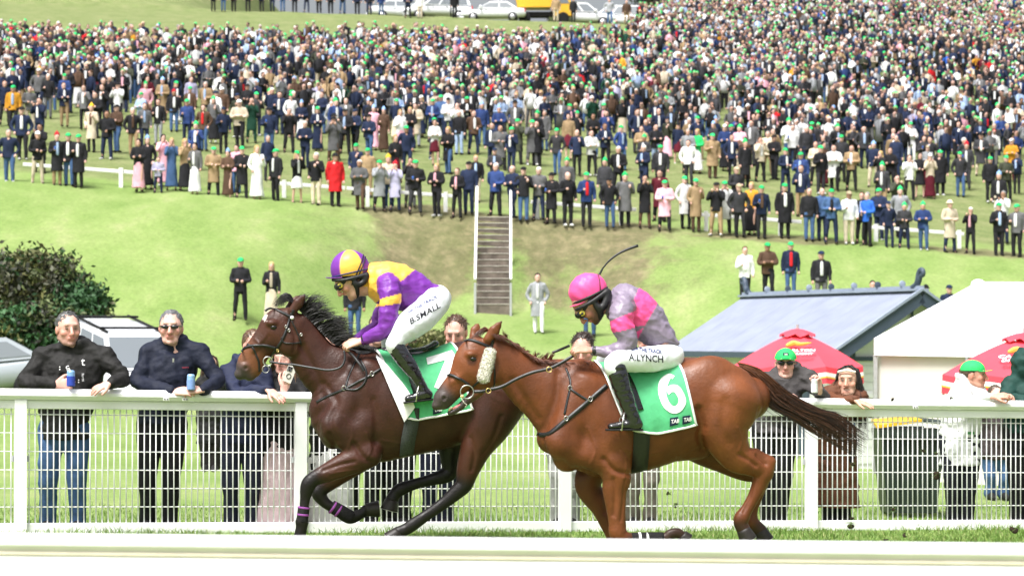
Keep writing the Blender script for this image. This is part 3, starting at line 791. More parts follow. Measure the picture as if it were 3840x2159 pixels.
# ---------------------------------------------------------------- parked cars behind the left-hand spectators
M_CARW = mat('white_car_paint', (.72, .74, .77), .25, .5, var=.02, coat=.6)
M_CARG = mat('grey_car_paint', (.32, .35, .39), .25, .5, var=.03, coat=.6)
M_CARY = mat('yellow_machine_paint', (.75, .42, .03), .4, .5, var=.08)
M_GLASS = mat('tinted_car_glass', (.16, .18, .20), .08, .7, var=.0, coat=.4)
M_TYRE = mat('tyre_rubber', (.015, .015, .016), .8, .2, var=.2)
M_RIM = mat('alloy_rim', (.5, .5, .52), .3, .5, metal=.7, var=.1)
M_LAMP = mat('headlamp_glass', (.55, .57, .6), .1, .7, var=.1, scale=30)
M_TAIL = mat('red_tail_lamp', (.45, .02, .02), .2, .6, var=.1)
M_PLATE = mat('number_plate', (.75, .75, .7), .5, var=.05)
def car(loc, yaw, paint, kind, label, rack=False, grp='cars parked below the bank'):
    """profile-based car: body shell, glasshouse, wheels, lamps, mirrors; x forward"""
    o = empty('parked_car', loc, label=label, cat='car', group=grp); o.rotation_euler = (0, 0, yaw); ORIGIN[o.name] = np.zeros(3)
    suv = kind == 'suv'
    L, W, H = (4.8, 1.90, 1.78) if suv else (4.6, 1.80, 1.45)
    sill, belt = (.42, 1.08) if suv else (.30, .92)
    n = 9
    if suv: prof = [(-2.4,.55,1.05),(-2.35,.45,1.10),(-1.9,.42,1.12),(-1.0,.42,1.10),(.2,.42,1.08),(.95,.42,1.06),(1.3,.42,1.05),(1.9,.42,1.0),(2.25,.45,.93),(2.4,.55,.78)]
    else: prof = [(-2.3,.5,.85),(-2.2,.36,.95),(-1.7,.30,.98),(-.9,.30,.95),(.2,.30,.92),(.8,.30,.90),(1.2,.30,.88),(1.8,.32,.80),(2.15,.38,.70),(2.3,.48,.58)]
    S = Sculpt(.05)
    V = []; m = len(prof); ring_n = 12
    for i, (x, z0_, z1_) in enumerate(prof):
        e = abs(x)/(L/2); hw = W/2*(1 - .10*max(e - .75, 0)/.25*1.2); zc = (z0_+z1_)/2; hz = (z1_-z0_)/2
        for k in range(ring_n):
            a = 2*math.pi*(k+.5)/ring_n; cx_, sx_ = math.cos(a), math.sin(a)
            V.append((x, hw*math.copysign(abs(cx_)**.35, cx_), zc + hz*math.copysign(abs(sx_)**.45, sx_)))
    F = [(i*ring_n+k, i*ring_n+(k+1) % ring_n, (i+1)*ring_n+(k+1) % ring_n, (i+1)*ring_n+k) for i in range(m-1) for k in range(ring_n)]
    F += [tuple(range(ring_n)), tuple((m-1)*ring_n+k for k in range(ring_n))[::-1]]
    add('body_shell', V, F, paint, o)
    # glasshouse
    if suv: gh = [(-2.25, belt+.02), (-2.02, H-.06), (-.2, H), (.35, H-.03), (1.15, belt)]
    else: gh = [(-1.75, belt), (-1.0, H-.03), (-.3, H), (.2, H-.04), (1.1, belt-.03)]
    wt, wb = W/2*.76, W/2*.95
    wid = lambda z: wb + (wt - wb)*(z - belt)/(H - belt)
    Pn, Pf = [(x, wid(z), z) for x, z in gh], [(x, -wid(z), z) for x, z in gh]
    k = len(gh); mb = MB(); mb._add(Pn + Pf, [tuple(range(k)), tuple(range(k, 2*k))[::-1]] + [(i, k+i, k+(i+1) % k, (i+1) % k) for i in range(k)]); mb.obj('cabin', paint, o)
    up = lambda p, s: np.array([p[0], p[1]*1.0 + s*.012, p[2]])
    for s, P in ((1, Pn), (-1, Pf)):
        zlo, zhi = belt + .06, H - .12
        xr = lambda z: np.interp(z, (belt, H - .05), (gh[-1][0] - .08, gh[-2][0] - .05)); xl = lambda z: np.interp(z, (belt, H - .05), (gh[0][0] + .12, gh[1][0] + .08))
        cuts = [0, .36, .68, 1] if suv else [0, .45, 1]
        for a, b in zip(cuts[:-1], cuts[1:]):
            g4 = []
            for (t, z) in ((a + .02, zlo), (b - .02, zlo), (b - .02, zhi), (a + .02, zhi)):
                g4.append((xl(z) + (xr(z)-xl(z))*t, s*(wid(z) + .008), z))
            mb = MB(); mb.prism(g4 if s < 0 else g4[::-1], (0, s*.008, 0)); mb.obj('side_window', M_GLASS, o)
    f0, f1 = gh[-1], gh[-2]; d = np.array([f1[0]-f0[0], 0, f1[1]-f0[1]]); nn = np.array([-d[2], 0, d[0]]); nn = nn/np.linalg.norm(nn); nn = nn if nn[0] > 0 else -nn
    g4 = [np.array([f0[0], s*wid(f0[1])*.93, f0[1]]) + d*.06 + nn*.006 for s in (-1, 1)] + [np.array([f1[0], s*wid(f1[1])*.92, f1[1]]) - d*.08 + nn*.006 for s in (1, -1)]
    mb = MB(); mb.prism(g4, nn*.01); mb.obj('windscreen', M_GLASS, o)
    b0, b1 = gh[0], gh[1]; d = np.array([b1[0]-b0[0], 0, b1[1]-b0[1]]); nn = np.array([-d[2], 0, d[0]]); nn = nn/np.linalg.norm(nn); nn = nn if nn[0] < 0 else -nn
    g4 = [np.array([b0[0], s*wid(b0[1])*.9, b0[1]]) + d*.12 + nn*.006 for s in (1, -1)] + [np.array([b1[0], s*wid(b1[1])*.9, b1[1]]) - d*.12 + nn*.006 for s in (-1, 1)]
    mb = MB(); mb.prism(g4, nn*.01); mb.obj('rear_window', M_GLASS, o)
    wr = .37 if suv else .32
    for x in (-L*.30, L*.30):
        for s in (-1, 1):
            mb = MB(); mb.lathe((x, s*(W/2 - .20), wr), [(wr*.9, 0), (wr, .03), (wr, .19), (wr*.92, .225)], 22, (0, s, 0), (1, 0, 0)); wo = mb.obj('wheel', M_TYRE, o, smooth=True)
            mb = MB(); mb.lathe((x, s*(W/2 + .004), wr), [(wr*.62, 0), (wr*.60, .025), (wr*.15, .03), (.01, .03)], 18, (0, s, 0), (1, 0, 0)); mb.obj('rim', M_RIM, wo, smooth=True)
    fx = L/2
    for s in (-1, 1):
        z = prof[-2][2] - .10; mb = MB(); mb.lathe((fx - .28, s*(W/2 - .30), z), [(.02, 0), (.15, .04), (.17, .12), (.10, .22), (.01, .24)], 12, (1, s*.15, 0), (0, 0, 1)); mb.obj('headlamp', M_LAMP, o, smooth=True)
        mb = MB(); mb.box((-fx + .06, s*(W/2 - .22), prof[1][2] - .15), (.10, .26, .22)); mb.obj('tail_lamp', M_TAIL, o)
        mb = MB(); mb.lathe((gh[-1][0] - .25, s*(W/2 + .02), belt + .10), [(.02, 0), (.09, .03), (.11, .10), (.09, .20), (.02, .22)], 10, (0, s, 0), (0, 0, 1)); mb.obj('wing_mirror', paint, o, smooth=True)
        for hx in (-.55, .45): mb = MB(); mb.box((hx, s*(W/2 + .012), belt - .12), (.20, .03, .03)); mb.obj('door_handle', M_GREYP, o)
    mb = MB(); mb.box((fx - .02, 0, .62 if suv else .48), (.06, 1.1, .16)); mb.obj('grille', M_TYRE, o)
    mb = MB(); mb.box((fx + .02, 0, .50 if suv else .36), (.03, .40, .11)); mb.obj('number_plate', M_PLATE, o)
    mb = MB(); mb.box((fx - .10, 0, .42 if suv else .30), (.30, W*.9, .16), bev=.04); mb.obj('bumper', paint, o)
    if rack:
        for x in (-1.5, .05): mb = MB(); mb.bar((x, -W/2*.80, H + .07), (x, W/2*.80, H + .07), .07, .045, bev=.01); mb.obj('roof_bar', M_TYRE, o)
        for s in (-1, 1): mb = MB(); mb.bar((-1.9, s*W/2*.70, H + .03), (.3, s*W/2*.70, H + .02), .04, .05); mb.obj('roof_rail', M_TYRE, o)
    return o
p = px(470, 1400, 57); _c = car((p[0], 57.0, float(ground_z(p[0], 57)) - .05), math.radians(-60), M_CARW, 'suv', 'white four-wheel drive with black roof bars parked behind the fence', rack=True)
_c.rotation_euler = (0, math.radians(10), math.radians(-60))
p = px(60, 1400, 54); _c = car((p[0] - 1.25, 54.5, float(ground_z(p[0] - 1.25, 54.5)) - .05), math.radians(-165), M_CARG, 'sedan', 'silver grey sedan at the left edge below the bush')
_c.rotation_euler = (0, math.radians(5), math.radians(-165))
# ---------------------------------------------------------------- horses
def pair_chain(S, fr, prs, k=.03):
    """prs: (top px, bottom px, half width m, colour) along a neck or head"""
    st = []
    for (t, b, hw, c) in prs:
        T, Bm = fr.loc(*t), fr.loc(*b)
        st.append(((T + Bm) / 2, (np.linalg.norm(T - Bm) / 2, hw), c, (T - Bm) / np.linalg.norm(T - Bm)))
    S.chain(st, k=k)

def trunk_chain(S, fr, st, col, k=.03):
    L = [(fr.loc(x, (t + b) / 2), (fr.m(x, (b - t) / 2), hw), col) for (x, t, b, hw) in st]
    S.chain(L, k=k)

def leg_chain(S, fr, st, k=.03, lat=.85):
    """st: (px point, radius px, w, colour)"""
    L = [(fr.loc(*p, w), (fr.m(p[0], r, w), fr.m(p[0], r, w) * (lat if len(q) == 0 else q[0])), c) for (p, r, w, c, *q) in st]
    P = np.array([q[0] for q in L]); T = np.gradient(P, axis=0); U = np.cross(T, (0, 1, 0)); U /= np.linalg.norm(U, axis=1)[:, None]
    S.chain([(*q, u) for q, u in zip(L, U)], k=k)

CAMW = np.array([0, 0, CAMZ])
class Surf:
    """ray target in a frame's local space"""
    def __init__(s, fr, V, F): s.fr = fr; s.t = BVHTree.FromPolygons([tuple(v) for v in V], [tuple(map(int, f)) for f in F])
    def hit(s, x, y):
        fr = s.fr; d = CAMW[:2] - fr.B
        o = Vector((d[0]*fr.c + d[1]*fr.s, -d[0]*fr.s + d[1]*fr.c, CAMZ))
        p = Vector(fr.loc(x, y, 0.)); r = s.t.ray_cast(o, (p - o).normalized())
        return r[0], r[1]
    def on(s, x, y, off=.003, w=-.1):
        p, n = s.hit(x, y)
        if p is None:
            return s.fr.loc(x, y, w), np.array([0, -1., 0])
        n = np.array(n)
        if n[1] > .3: n = -n
        return np.array(p) + n * off, n

def strap_geo(pts, nrm, width, thick):
    pts = np.array(pts); nrm = np.array(nrm); m = len(pts)
    T = np.gradient(pts, axis=0); T /= np.linalg.norm(T, axis=1)[:, None] + 1e-9
    nrm = nrm - T * np.sum(nrm * T, 1)[:, None]; nrm /= np.linalg.norm(nrm, axis=1)[:, None] + 1e-9
    for _ in range(2):
        nrm[1:-1] = (nrm[:-2] + 2 * nrm[1:-1] + nrm[2:]) / 4
    sd = np.cross(T, nrm); w = np.broadcast_to(np.asarray(width, float), (m,))[:, None] / 2; h = thick / 2
    V = np.concatenate([pts + sd*w + nrm*h, pts - sd*w + nrm*h, pts - sd*w - nrm*h, pts + sd*w - nrm*h])
    F = [(j*m+i, j*m+i+1, ((j+1) % 4)*m+i+1, ((j+1) % 4)*m+i) for j in range(4) for i in range(m-1)]
    F += [(0, m, 2*m, 3*m), (m-1, 4*m-1, 3*m-1, 2*m-1)]
    return V, F

def strap(name, sf, pp, width, thick, m, parent, n=24, off=None, label=None):
    """leather strap over photo points lying on a surface; a point with a third value stands at that w instead"""
    if any(len(p) == 3 for p in pp):
        q = [sf.fr.loc(p[0], p[1], p[2]) if len(p) == 3 else sf.on(*p, off=thick*.6 if off is None else off)[0] for p in pp]
        pts = spline(q, n); nr = np.tile([0, -1., .15], (n, 1))
    else:
        P2 = spline(np.array(pp, float), n); r = [sf.on(*p, off=thick*.6 if off is None else off) for p in P2]
        pts = np.array([a for a, b in r]); nr = np.array([b for a, b in r])
        pts[1:-1] = (pts[:-2] + 2*pts[1:-1] + pts[2:]) / 4
    V, F = strap_geo(pts, nr, width, thick)
    o = add(name, sf.fr.world(V), F, m, parent)
    if label: o['label'] = label
    return o

def hoof(fr, cor, toe, r, w, m, parent, label=None):
    """cor: coronet centre px, toe: centre of the sole px"""
    a, b = fr.loc(*cor, w), fr.loc(*toe, w); ax = b - a; L = np.linalg.norm(ax); ax /= L
    rr = fr.m(cor[0], r, w)
    mb = MB(); mb.lathe(a - ax*L*.12, [(rr*.80, 0), (rr*.98, L*.10), (rr*1.02, L*.3), (rr*1.16, L*.75), (rr*1.24, L*1.06), (rr*1.24, L*1.12), (rr*.9, L*1.12), (rr*.8, L*1.06)], 18, ax)
    o = add('hoof', fr.world(mb.v), mb.f, m, parent)
    s = MB(); c = a + ax*L*1.02
    s.lathe(c, [(rr*1.20, 0), (rr*1.20, L*.05), (rr*.95, L*.05), (rr*.95, 0)], 18, ax)
    add('horseshoe', fr.world(s.v), s.f, M_STEEL, o)
    return o

def eye(fr, sf, x, y, rpx, parent, m):
    p, n = sf.on(x, y, off=0.); r = fr.m(x, rpx)
    c = p - n * r * .45
    mb = MB()
    V = []; n1, n2 = 10, 16
    for i in range(n1 + 1):
        for j in range(n2):
            a, b = math.pi * i / n1, 2 * math.pi * j / n2
            V.append(c + r * np.array([math.sin(a) * math.cos(b) * 1.15, math.cos(a) * .9, math.sin(a) * math.sin(b) * .85]))
    F = [(i*n2+j, i*n2+(j+1) % n2, (i+1)*n2+(j+1) % n2, (i+1)*n2+j) for i in range(n1) for j in range(n2)]
    return add('eye', fr.world(V), F, m, parent)

def ear(S, fr, base, tip, wpx, w, lean, col, tipc, inner=True):
    """pointed cupped ear: tapered blade with a scooped front"""
    a, b = fr.loc(*base, w), fr.loc(*tip, w + lean); r = fr.m(base[0], wpx)
    ax = b - a; mid = a + ax * .42
    side = np.cross(ax, (0, 1, 0))
    S.cone(a - ax*.1, mid, (r*.8, r*.7), (r*1.0, r*.55), up=side, k=.018, ca=col, cb=col)
    S.cone(mid, a + ax*.74, (r*1.0, r*.55), (r*.62, r*.38), up=side, k=.008, ca=col, cb=col)
    S.cone(a + ax*.74, b, (r*.62, r*.38), (r*.10, r*.10), up=side, k=.006, ca=col, cb=tipc)

def hair_sheet(fr, roots, tips, wr, n, m, r, spread, bend, seed, cols, lift=0.):
    """strands between a root line and a tip line (photo points); returns verts, faces, colours"""
    g = np.random.default_rng(seed)
    rp, tp = spline(np.array(roots, float), 200), spline(np.array(tips, float), 200)
    C = np.zeros((n, m, 3)); kk = np.zeros(n)
    for i in range(n):
        if i % 12 == 0: sc = g.uniform(0, 1); bt_ = np.clip(sc + g.normal()*.05, 0, 1); bo = g.normal(size=2)*spread; lc = g.uniform(.7, 1.12)
        s = np.clip(sc + g.normal()*.02, 0, 1); a = rp[int(s * 199)]; b = tp[int(np.clip(bt_ + g.normal() * .012, 0, 1) * 199)] + bo + g.normal(size=2) * spread*.35
        ln = lc*g.uniform(.72, 1.04); w0, w1 = g.uniform(*wr[0]), g.uniform(*wr[1])
        A = fr.loc(*a, w0); Bq = fr.loc(*(a + (b - a) * ln), w1)
        mid = (A + Bq) / 2 + np.array([0, 0, fr.m(a[0], bend * g.uniform(.4, 1.4))])
        t = np.linspace(0, 1, m)[:, None]
        C[i] = (1-t)**2 * A + 2*t*(1-t) * mid + t*t*Bq
        ph = g.uniform(0, 6.28, 3); am = g.uniform(.002, .010)
        C[i] += am * t * np.sin(ph + t * g.uniform(3, 9))
        kk[i] = g.uniform(0, 1)
    V, F = strands(C, r * g.uniform(.6, 1.3, n))
    t = np.tile(np.repeat(np.linspace(0, 1, m), 3), n); k = np.repeat(kk, m * 3)
    c = np.array(cols[0]) * (1 - t[:, None]) + np.array(cols[1]) * t[:, None]
    return V, F, c * (.65 + .7 * k[:, None])

def sculpt_lines(fr, V, F, lines):
    """press grooves (or raise ridges) along photo polylines into both sides of an animal"""
    N = normals_of(V, F)
    for pts, depth, sig in lines:
        depth *= 1.5
        Q = spline(np.array([fr.loc(*p, -.2)[[0, 2]] for p in pts]), 24); s = fr.m(pts[0][0], sig)
        d = np.full(len(V), 9.)
        for a, b in zip(Q[:-1], Q[1:]):
            ab = b - a; t = np.clip(((V[:, [0, 2]] - a) @ ab)/(ab @ ab + 1e-12), 0, 1); d = np.minimum(d, np.linalg.norm(V[:, [0, 2]] - a - t[:, None]*ab, axis=1))
        V = V - N*(np.abs(N[:, 1])*depth*np.exp(-(d/s)**2))[:, None]
    return V

def normals_of(V, F):
    n = np.cross(V[F[:, 2]] - V[F[:, 0]], V[F[:, 3]] - V[F[:, 1]]); N = np.zeros_like(V)
    for i in range(4):
        for d in range(3): N[:, d] += np.bincount(F[:, i], n[:, d], len(V))
    return N / (np.linalg.norm(N, axis=1)[:, None] + 1e-12)

M_COAT = mat('horse_coat', attr='Col', rough=.46, rvar=.14, spec=.30, var=.30, scale=6, detail=7., bump=.16, bscale=55, sheen=.0)
M_HAIR = mat('horse_hair', attr='Col', rough=.40, spec=.5, var=.1, scale=20)
M_HOOF = mat('hoof_horn', (.018, .014, .012), .5, .4, var=.3, scale=60)
M_STEEL = mat('worn_steel', (.55, .54, .52), .35, .5, metal=.9, var=.15, scale=40)
M_EYE = mat('dark_eye', (.006, .004, .003), .06, .6, var=0)
M_LEATHER = mat('black_leather', (.012, .012, .013), .42, .5, var=.25, scale=60, bump=.1, bscale=200)
M_BRASS = mat('brass_buckle', (.75, .55, .22), .3, .5, metal=.9, var=.1)

YAW = math.radians(9)
BAY = Frame(1500, 20.0, YAW)
CHE = Frame(2330, 19.1, YAW)

# ---- the bay, number 7
br, br2, blk = (.043, .0145, .0088), (.060, .0200, .0110), (.0080, .0062, .0062)
tan, gry = (.17, .062, .026), (.045, .036, .033)
S = Sculpt(.035)
trunk_chain(S, BAY, [(1232,1500,1660,.13),(1290,1410,1705,.19),(1360,1338,1725,.235),(1430,1316,1732,.265),(1520,1330,1712,.285),(1600,1330,1694,.29),
                     (1680,1305,1672,.285),(1760,1276,1640,.275),(1840,1268,1600,.27),(1910,1290,1540,.23),(1960,1335,1490,.15)], br)
pair_chain(S, BAY, [((1100,1150),(1092,1335),.078,br),((1178,1222),(1108,1362),.078,br),((1243,1285),(1146,1444),.095,br),((1330,1312),(1185,1507),.135,br),((1420,1322),(1202,1620),.19,br)])
pair_chain(S, BAY, [(cH(960,290),cH(1060,960),.085,br2),(cH(700,320),cH(960,1085),.098,br2),(cH(545,430),cH(850,1100),.100,br2),(cH(440,600),cH(740,1075),.085,br2),(cH(335,760),cH(640,1085),.070,br2),
                    (cH(225,920),cH(510,1230),.056,tan),(cH(130,1080),cH(450,1390),.054,tan),(cH(60,1210),cH(330,1445),.056,gry),(cH(62,1310),cH(200,1450),.046,gry)], k=.02)
hp = lambda x, y, w=0.: BAY.loc(*cH(x, y), w)
S.ball(hp(930, 900, -.055), (.085, .10, .05), k=.03, ca=br2)                     # cheek
S.ball(hp(930, 900, .055), (.085, .10, .05), k=.03, ca=br2)
for sg in (-1, 1):
    S.ball(hp(640, 560, sg*.078), (.045, .028, .035), k=.025, ca=br2)            # brow over the eye
    S.cone(hp(560, 790, sg*.062), hp(330, 1000, sg*.045), .012, .010, k=.03, ca=br2)   # facial crest
    S.ball(hp(215, 1270, sg*.045), (.036, .034, .028), k=.018, ca=gry)           # nostril rim
    S.ball(hp(225, 1285, sg*.078), (.022, .020, .026), k=.010, sub=True)
S.ball(hp(290, 1430), (.035, .03, .035), k=.02, ca=gry)                           # chin
S.cone(hp(440, 1330, -.06), hp(330, 1425, -.06), .004, .004, k=.006, sub=True)    # mouth line
S.ball(hp(670, 630, -.118), (.017, .014, .02), k=.012, sub=True)                  # eye socket
# shoulder, breast, haunch
for sg in (-1, 1):
    w = sg * .165
    S.cone(BAY.loc(1400, 1390, sg*.14), BAY.loc(1255, 1600, w), (.13, .075), (.125, .085), k=.06, ca=br)
    S.cone(BAY.loc(1255, 1600, w), BAY.loc(1385, 1700, w), (.12, .08), (.10, .075), k=.05, ca=br)
    S.ball(BAY.loc(1360, 1600, sg*.20), (.13, .12, .06), k=.05, ca=br)           # triceps
    S.ball(BAY.loc(1248, 1632, sg*.08), (.095, .11, .085), k=.06, ca=br)        # breast
    S.ball(BAY.loc(1800, 1400, sg*.14), (.25, .26, .13), k=.06, ca=br)           # haunch
    S.ball(BAY.loc(1880, 1470, sg*.14), (.20, .22, .115), k=.05, ca=br)
# fore legs: near one straight and landing, far one folded
leg_chain(S, BAY, [((1385,1700),52,-.165,br),((1325,1725),50,-.165,br2),((1240,1765),38,-.165,br2),(cC(390,755),29,-.165,blk),(cC(340,800),29,-.165,blk),(cC(320,860),25,-.165,blk),
                   (cC(308,930),19,-.165,blk),(cC(296,1040),19,-.165,blk),(cC(284,1105),25,-.165,blk),(cC(280,1150),22,-.165,blk),((1124,2012),23,-.165,blk)])
leg_chain(S, BAY, [((1380,1700),52,.165,br),((1310,1745),48,.165,br2),((1245,1795),38,.165,br2),(cC(440,840),29,.165,blk),(cC(420,880),28,.165,blk),(cC(470,950),21,.165,blk),
                   (cC(560,1010),19,.165,blk),(cC(640,1060),24,.165,blk),(cC(690,1070),23,.165,blk),(cC(760,1040),19,.165,blk),(cC(800,1010),21,.165,blk)])
# hind legs: near one pushing back, far one swinging through
leg_chain(S, BAY, [((1880,1480),110,-.15,br),((1830,1590),88,-.16,br),((1785,1680),60,-.16,br2),((1755,1760),44,-.15,br2),(cC(1590,800),33,-.15,blk),(cC(1545,850),30,-.15,blk),
                   (cC(1430,950),23,-.15,blk),(cC(1290,1050),21,-.15,blk),(cC(1165,1135),24,-.15,blk),(cC(1120,1165),22,-.15,blk),(cC(1060,1190),23,-.15,blk)])
S.cone(BAY.loc(*cC(1625,745), -.15), BAY.loc(*cC(1605,800), -.15), .035, .04, k=.03, ca=blk)
leg_chain(S, BAY, [((1790,1500),100,.15,br),((1720,1590),80,.16,br),((1690,1690),45,.15,blk),(cC(1480,680),33,.15,blk),(cC(1440,730),30,.15,blk),
                   (cC(1310,770),22,.15,blk),(cC(1180,805),21,.15,blk),(cC(1075,845),25,.15,blk),(cC(1030,885),23,.15,blk),(cC(1010,925),25,.15,blk)])
ear(S, BAY, cH(985,345), cH(1180,95), 20, -.055, -.02, br2, blk)
ear(S, BAY, cH(930,320), cH(1090,110), 20, .055, .02, br2, blk)
V, F = S.polygonise(.0105)
V = taubin(V, F, 7)
C = S.colours(V)
pxy = BAY.pix(V)
# star on the forehead and the clipped brand ring
def spot(pxy, c, rx, ry, V=None): return ((pxy[:, 0]-c[0])/rx)**2 + ((pxy[:, 1]-c[1])/ry)**2
d = spot(pxy, cH(525, 470), 9, 15) + .8*vnoise(V, 60, 3); C[(d < 1) & (V[:, 1] < .04)] = (.5, .45, .42)
V = sculpt_lines(BAY, V, F, [([(1138,1300),(1194,1416),(1213,1486)],.012,15), ([(1222,1439),(1262,1509),(1236,1580),(1261,1654)],.010,12), ([(1326,1664),(1360,1712),(1401,1738)],.012,10), ([(1210,1762),(1270,1742),(1326,1729)],.008,7),
    ([(1233,1626),(1250,1660),(1262,1692)],.014,8), ([(1300,1400),(1345,1480),(1330,1570)],.007,20), ([(1400,1500),(1410,1600),(1400,1690)],.008,14), ([(1760,1640),(1775,1700),(1768,1760)],.008,9), ([(1870,1560),(1845,1640),(1810,1700)],.007,10), ([(1010,1262),(985,1295),(960,1330)],.004,6), ([(1085,1200),(1110,1260),(1105,1320)],.008,8), ([(1290,1560),(1320,1620),(1300,1690)],-.004,4), ([(1370,1620),(1390,1680),(1370,1720)],-.004,4), ([(1560,1640),(1500,1660),(1430,1650)],-.003,5), ([(960,1270),(985,1300),(1010,1330)],-.004,4), ([(1240,1775),(1290,1765),(1340,1760)],-.005,4)])
BAYS = Surf(BAY, V, F)
bay_base = BAY.world([[0, 0, -.13]])[0]
bay = add('racehorse', BAY.world(V), F, M_COAT, base=bay_base, col=C,
          label='dark bay racehorse with black mane, leading the gallop under the number 7 cloth', cat='horse', group='galloping racehorses')
eye(BAY, BAYS, *cH(670, 632), 12, bay, M_EYE)
hoof(BAY, (1124,2010), (1119,2040), 25, -.165, M_HOOF, bay)
hoof(BAY, cC(805,1008), cC(900,1000), 25, .165, M_HOOF, bay)
hoof(BAY, cC(1055,1193), (1458,2022), 24, -.15, M_HOOF, bay)
hoof(BAY, cC(1005,935), cC(985,1010), 27, .15, M_HOOF, bay)
kd = ((.006,.005,.005), (.010,.008,.008))
v1 = hair_sheet(BAY, [cH(1000,255),cH(1120,400),cH(1300,565),cH(1460,740),cH(1640,900),(1290,1300),(1345,1312)],
                [cH(1230,140),cH(1470,170),cH(1740,350),cH(1900,550),cH(1960,790),cH(2200,900),(1440,1322)], ((-.05,.03),(-.10,.06)), 1250, 9, .0038, 11, 30, 5, kd)
v2 = hair_sheet(BAY, [cH(960,240),cH(1010,250)], [cH(640,310),cH(730,290)], ((-.02,.02),(-.03,.05)), 130, 9, .0034, 5, 62, 6, kd)
nv = len(v1[0])
add('mane', BAY.world(np.concatenate([v1[0], v2[0]])), np.concatenate([v1[1], v2[1] + nv]), M_HAIR, bay, col=np.concatenate([v1[2], v2[2]]), label='black mane streaming back from the neck')
v3 = hair_sheet(BAY, [(1960,1345),(1968,1375)], [(2330,1440),(2360,1520)], ((-.03,.03),(-.06,.06)), 260, 9, .004, 10, 20, 8, kd)
add('tail', BAY.world(v3[0]), v3[1], M_HAIR, bay, col=v3[2])

# ---- the chestnut, number 6
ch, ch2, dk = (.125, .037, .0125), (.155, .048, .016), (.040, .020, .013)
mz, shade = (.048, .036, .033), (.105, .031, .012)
S = Sculpt(.035)
trunk_chain(S, CHE, [(2068,1590,1700,.12),(2110,1480,1768,.18),(2170,1405,1795,.225),(2240,1364,1795,.26),(2310,1368,1785,.28),(2400,1378,1766,.29),
                     (2480,1374,1738,.295),(2540,1348,1714,.285),(2600,1336,1692,.285),(2680,1345,1660,.28),(2750,1368,1620,.25),(2805,1408,1575,.19)], ch)
pair_chain(S, CHE, [((1838,1252),(1838,1452),.08,ch),((1940,1300),(1884,1452),.080,ch),((2050,1354),(1930,1518),.10,ch),((2150,1364),(1975,1580),.14,ch),((2236,1362),(2035,1655),.19,ch)])
pair_chain(S, CHE, [(cK(900,235),cK(1130,1090),.085,ch2),(cK(700,370),cK(1010,1165),.098,ch2),(cK(570,540),cK(890,1190),.100,ch2),(cK(505,700),cK(800,1175),.086,ch2),(cK(430,860),cK(720,1180),.072,ch2),
                    (cK(330,1000),cK(620,1240),.058,ch2),(cK(230,1140),cK(520,1330),.056,mz),(cK(150,1260),cK(400,1440),.056,mz),(cK(150,1350),cK(260,1470),.046,mz)], k=.02)
kp = lambda x, y, w=0.: CHE.loc(*cK(x, y), w)
S.chain([(kp(880, 1180), (.045, .05), ch2), (kp(700, 1330), (.032, .04), mz), (kp(560, 1450), (.028, .038), mz), (kp(420, 1530), (.022, .034), mz)], k=.02)   # lower jaw, mouth open
for sg in (-1, 1):
    S.ball(kp(1000, 930, sg*.055), (.085, .10, .05), k=.03, ca=ch2)
    S.ball(kp(760, 590, sg*.078), (.045, .028, .035), k=.025, ca=ch2)
    S.cone(kp(690, 860, sg*.064), kp(440, 1050, sg*.048), .012, .010, k=.03, ca=ch2)
    S.ball(kp(320, 1290, sg*.045), (.038, .036, .028), k=.018, ca=mz)
    S.ball(kp(330, 1300, sg*.080), (.022, .021, .028), k=.010, sub=True)
S.ball(kp(795, 665, -.118), (.018, .014, .02), k=.012, sub=True)
S.cone(kp(600, 1365, -.08), kp(440, 1480, -.08), (.012, .06), (.016, .06), k=.008, sub=True)      # gap of the mouth
for sg in (-1, 1):
    w = sg * .165
    S.cone(CHE.loc(2215, 1440, sg*.14), CHE.loc(2100, 1660, w), (.13, .075), (.125, .085), k=.06, ca=ch)
    S.cone(CHE.loc(2100, 1660, w), CHE.loc(2300, 1740, w), (.12, .08), (.10, .075), k=.05, ca=ch)
    S.ball(CHE.loc(2300, 1660, sg*.21), (.14, .13, .055), k=.05, ca=ch2)
    S.ball(CHE.loc(2122, 1712, sg*.08), (.10, .115, .09), k=.07, ca=ch)
    S.ball(CHE.loc(2665, 1450, sg*.14), (.25, .24, .13), k=.06, ca=ch2)
    S.ball(CHE.loc(2760, 1500, sg*.14), (.17, .25, .115), k=.05, ca=ch2)
# fore legs folded under the chest
leg_chain(S, CHE, [((2300,1730),62,-.165,ch2),((2312,1790),56,-.165,ch2),(cD(655,850),47,-.165,ch2),(cD(665,1000),37,-.165,ch2),(cD(675,1110),33,-.165,ch2),(cD(680,1190),34,-.165,ch),((2330,2012),30,-.165,ch),
                   ((2372,2020),22,-.165,dk),((2440,2022),20,-.165,dk),((2490,2018),20,-.165,dk),(cD(1105,1205),20,-.165,dk),(cD(1160,1195),19,-.165,dk),(cD(1190,1215),18,-.165,dk)])
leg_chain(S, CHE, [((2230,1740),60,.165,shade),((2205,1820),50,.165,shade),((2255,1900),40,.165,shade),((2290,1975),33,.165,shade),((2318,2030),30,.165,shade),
                   ((2370,2060),22,.165,dk),((2460,2066),20,.165,dk),((2520,2064),24,.165,ch),((2556,2074),20,.165,ch)])
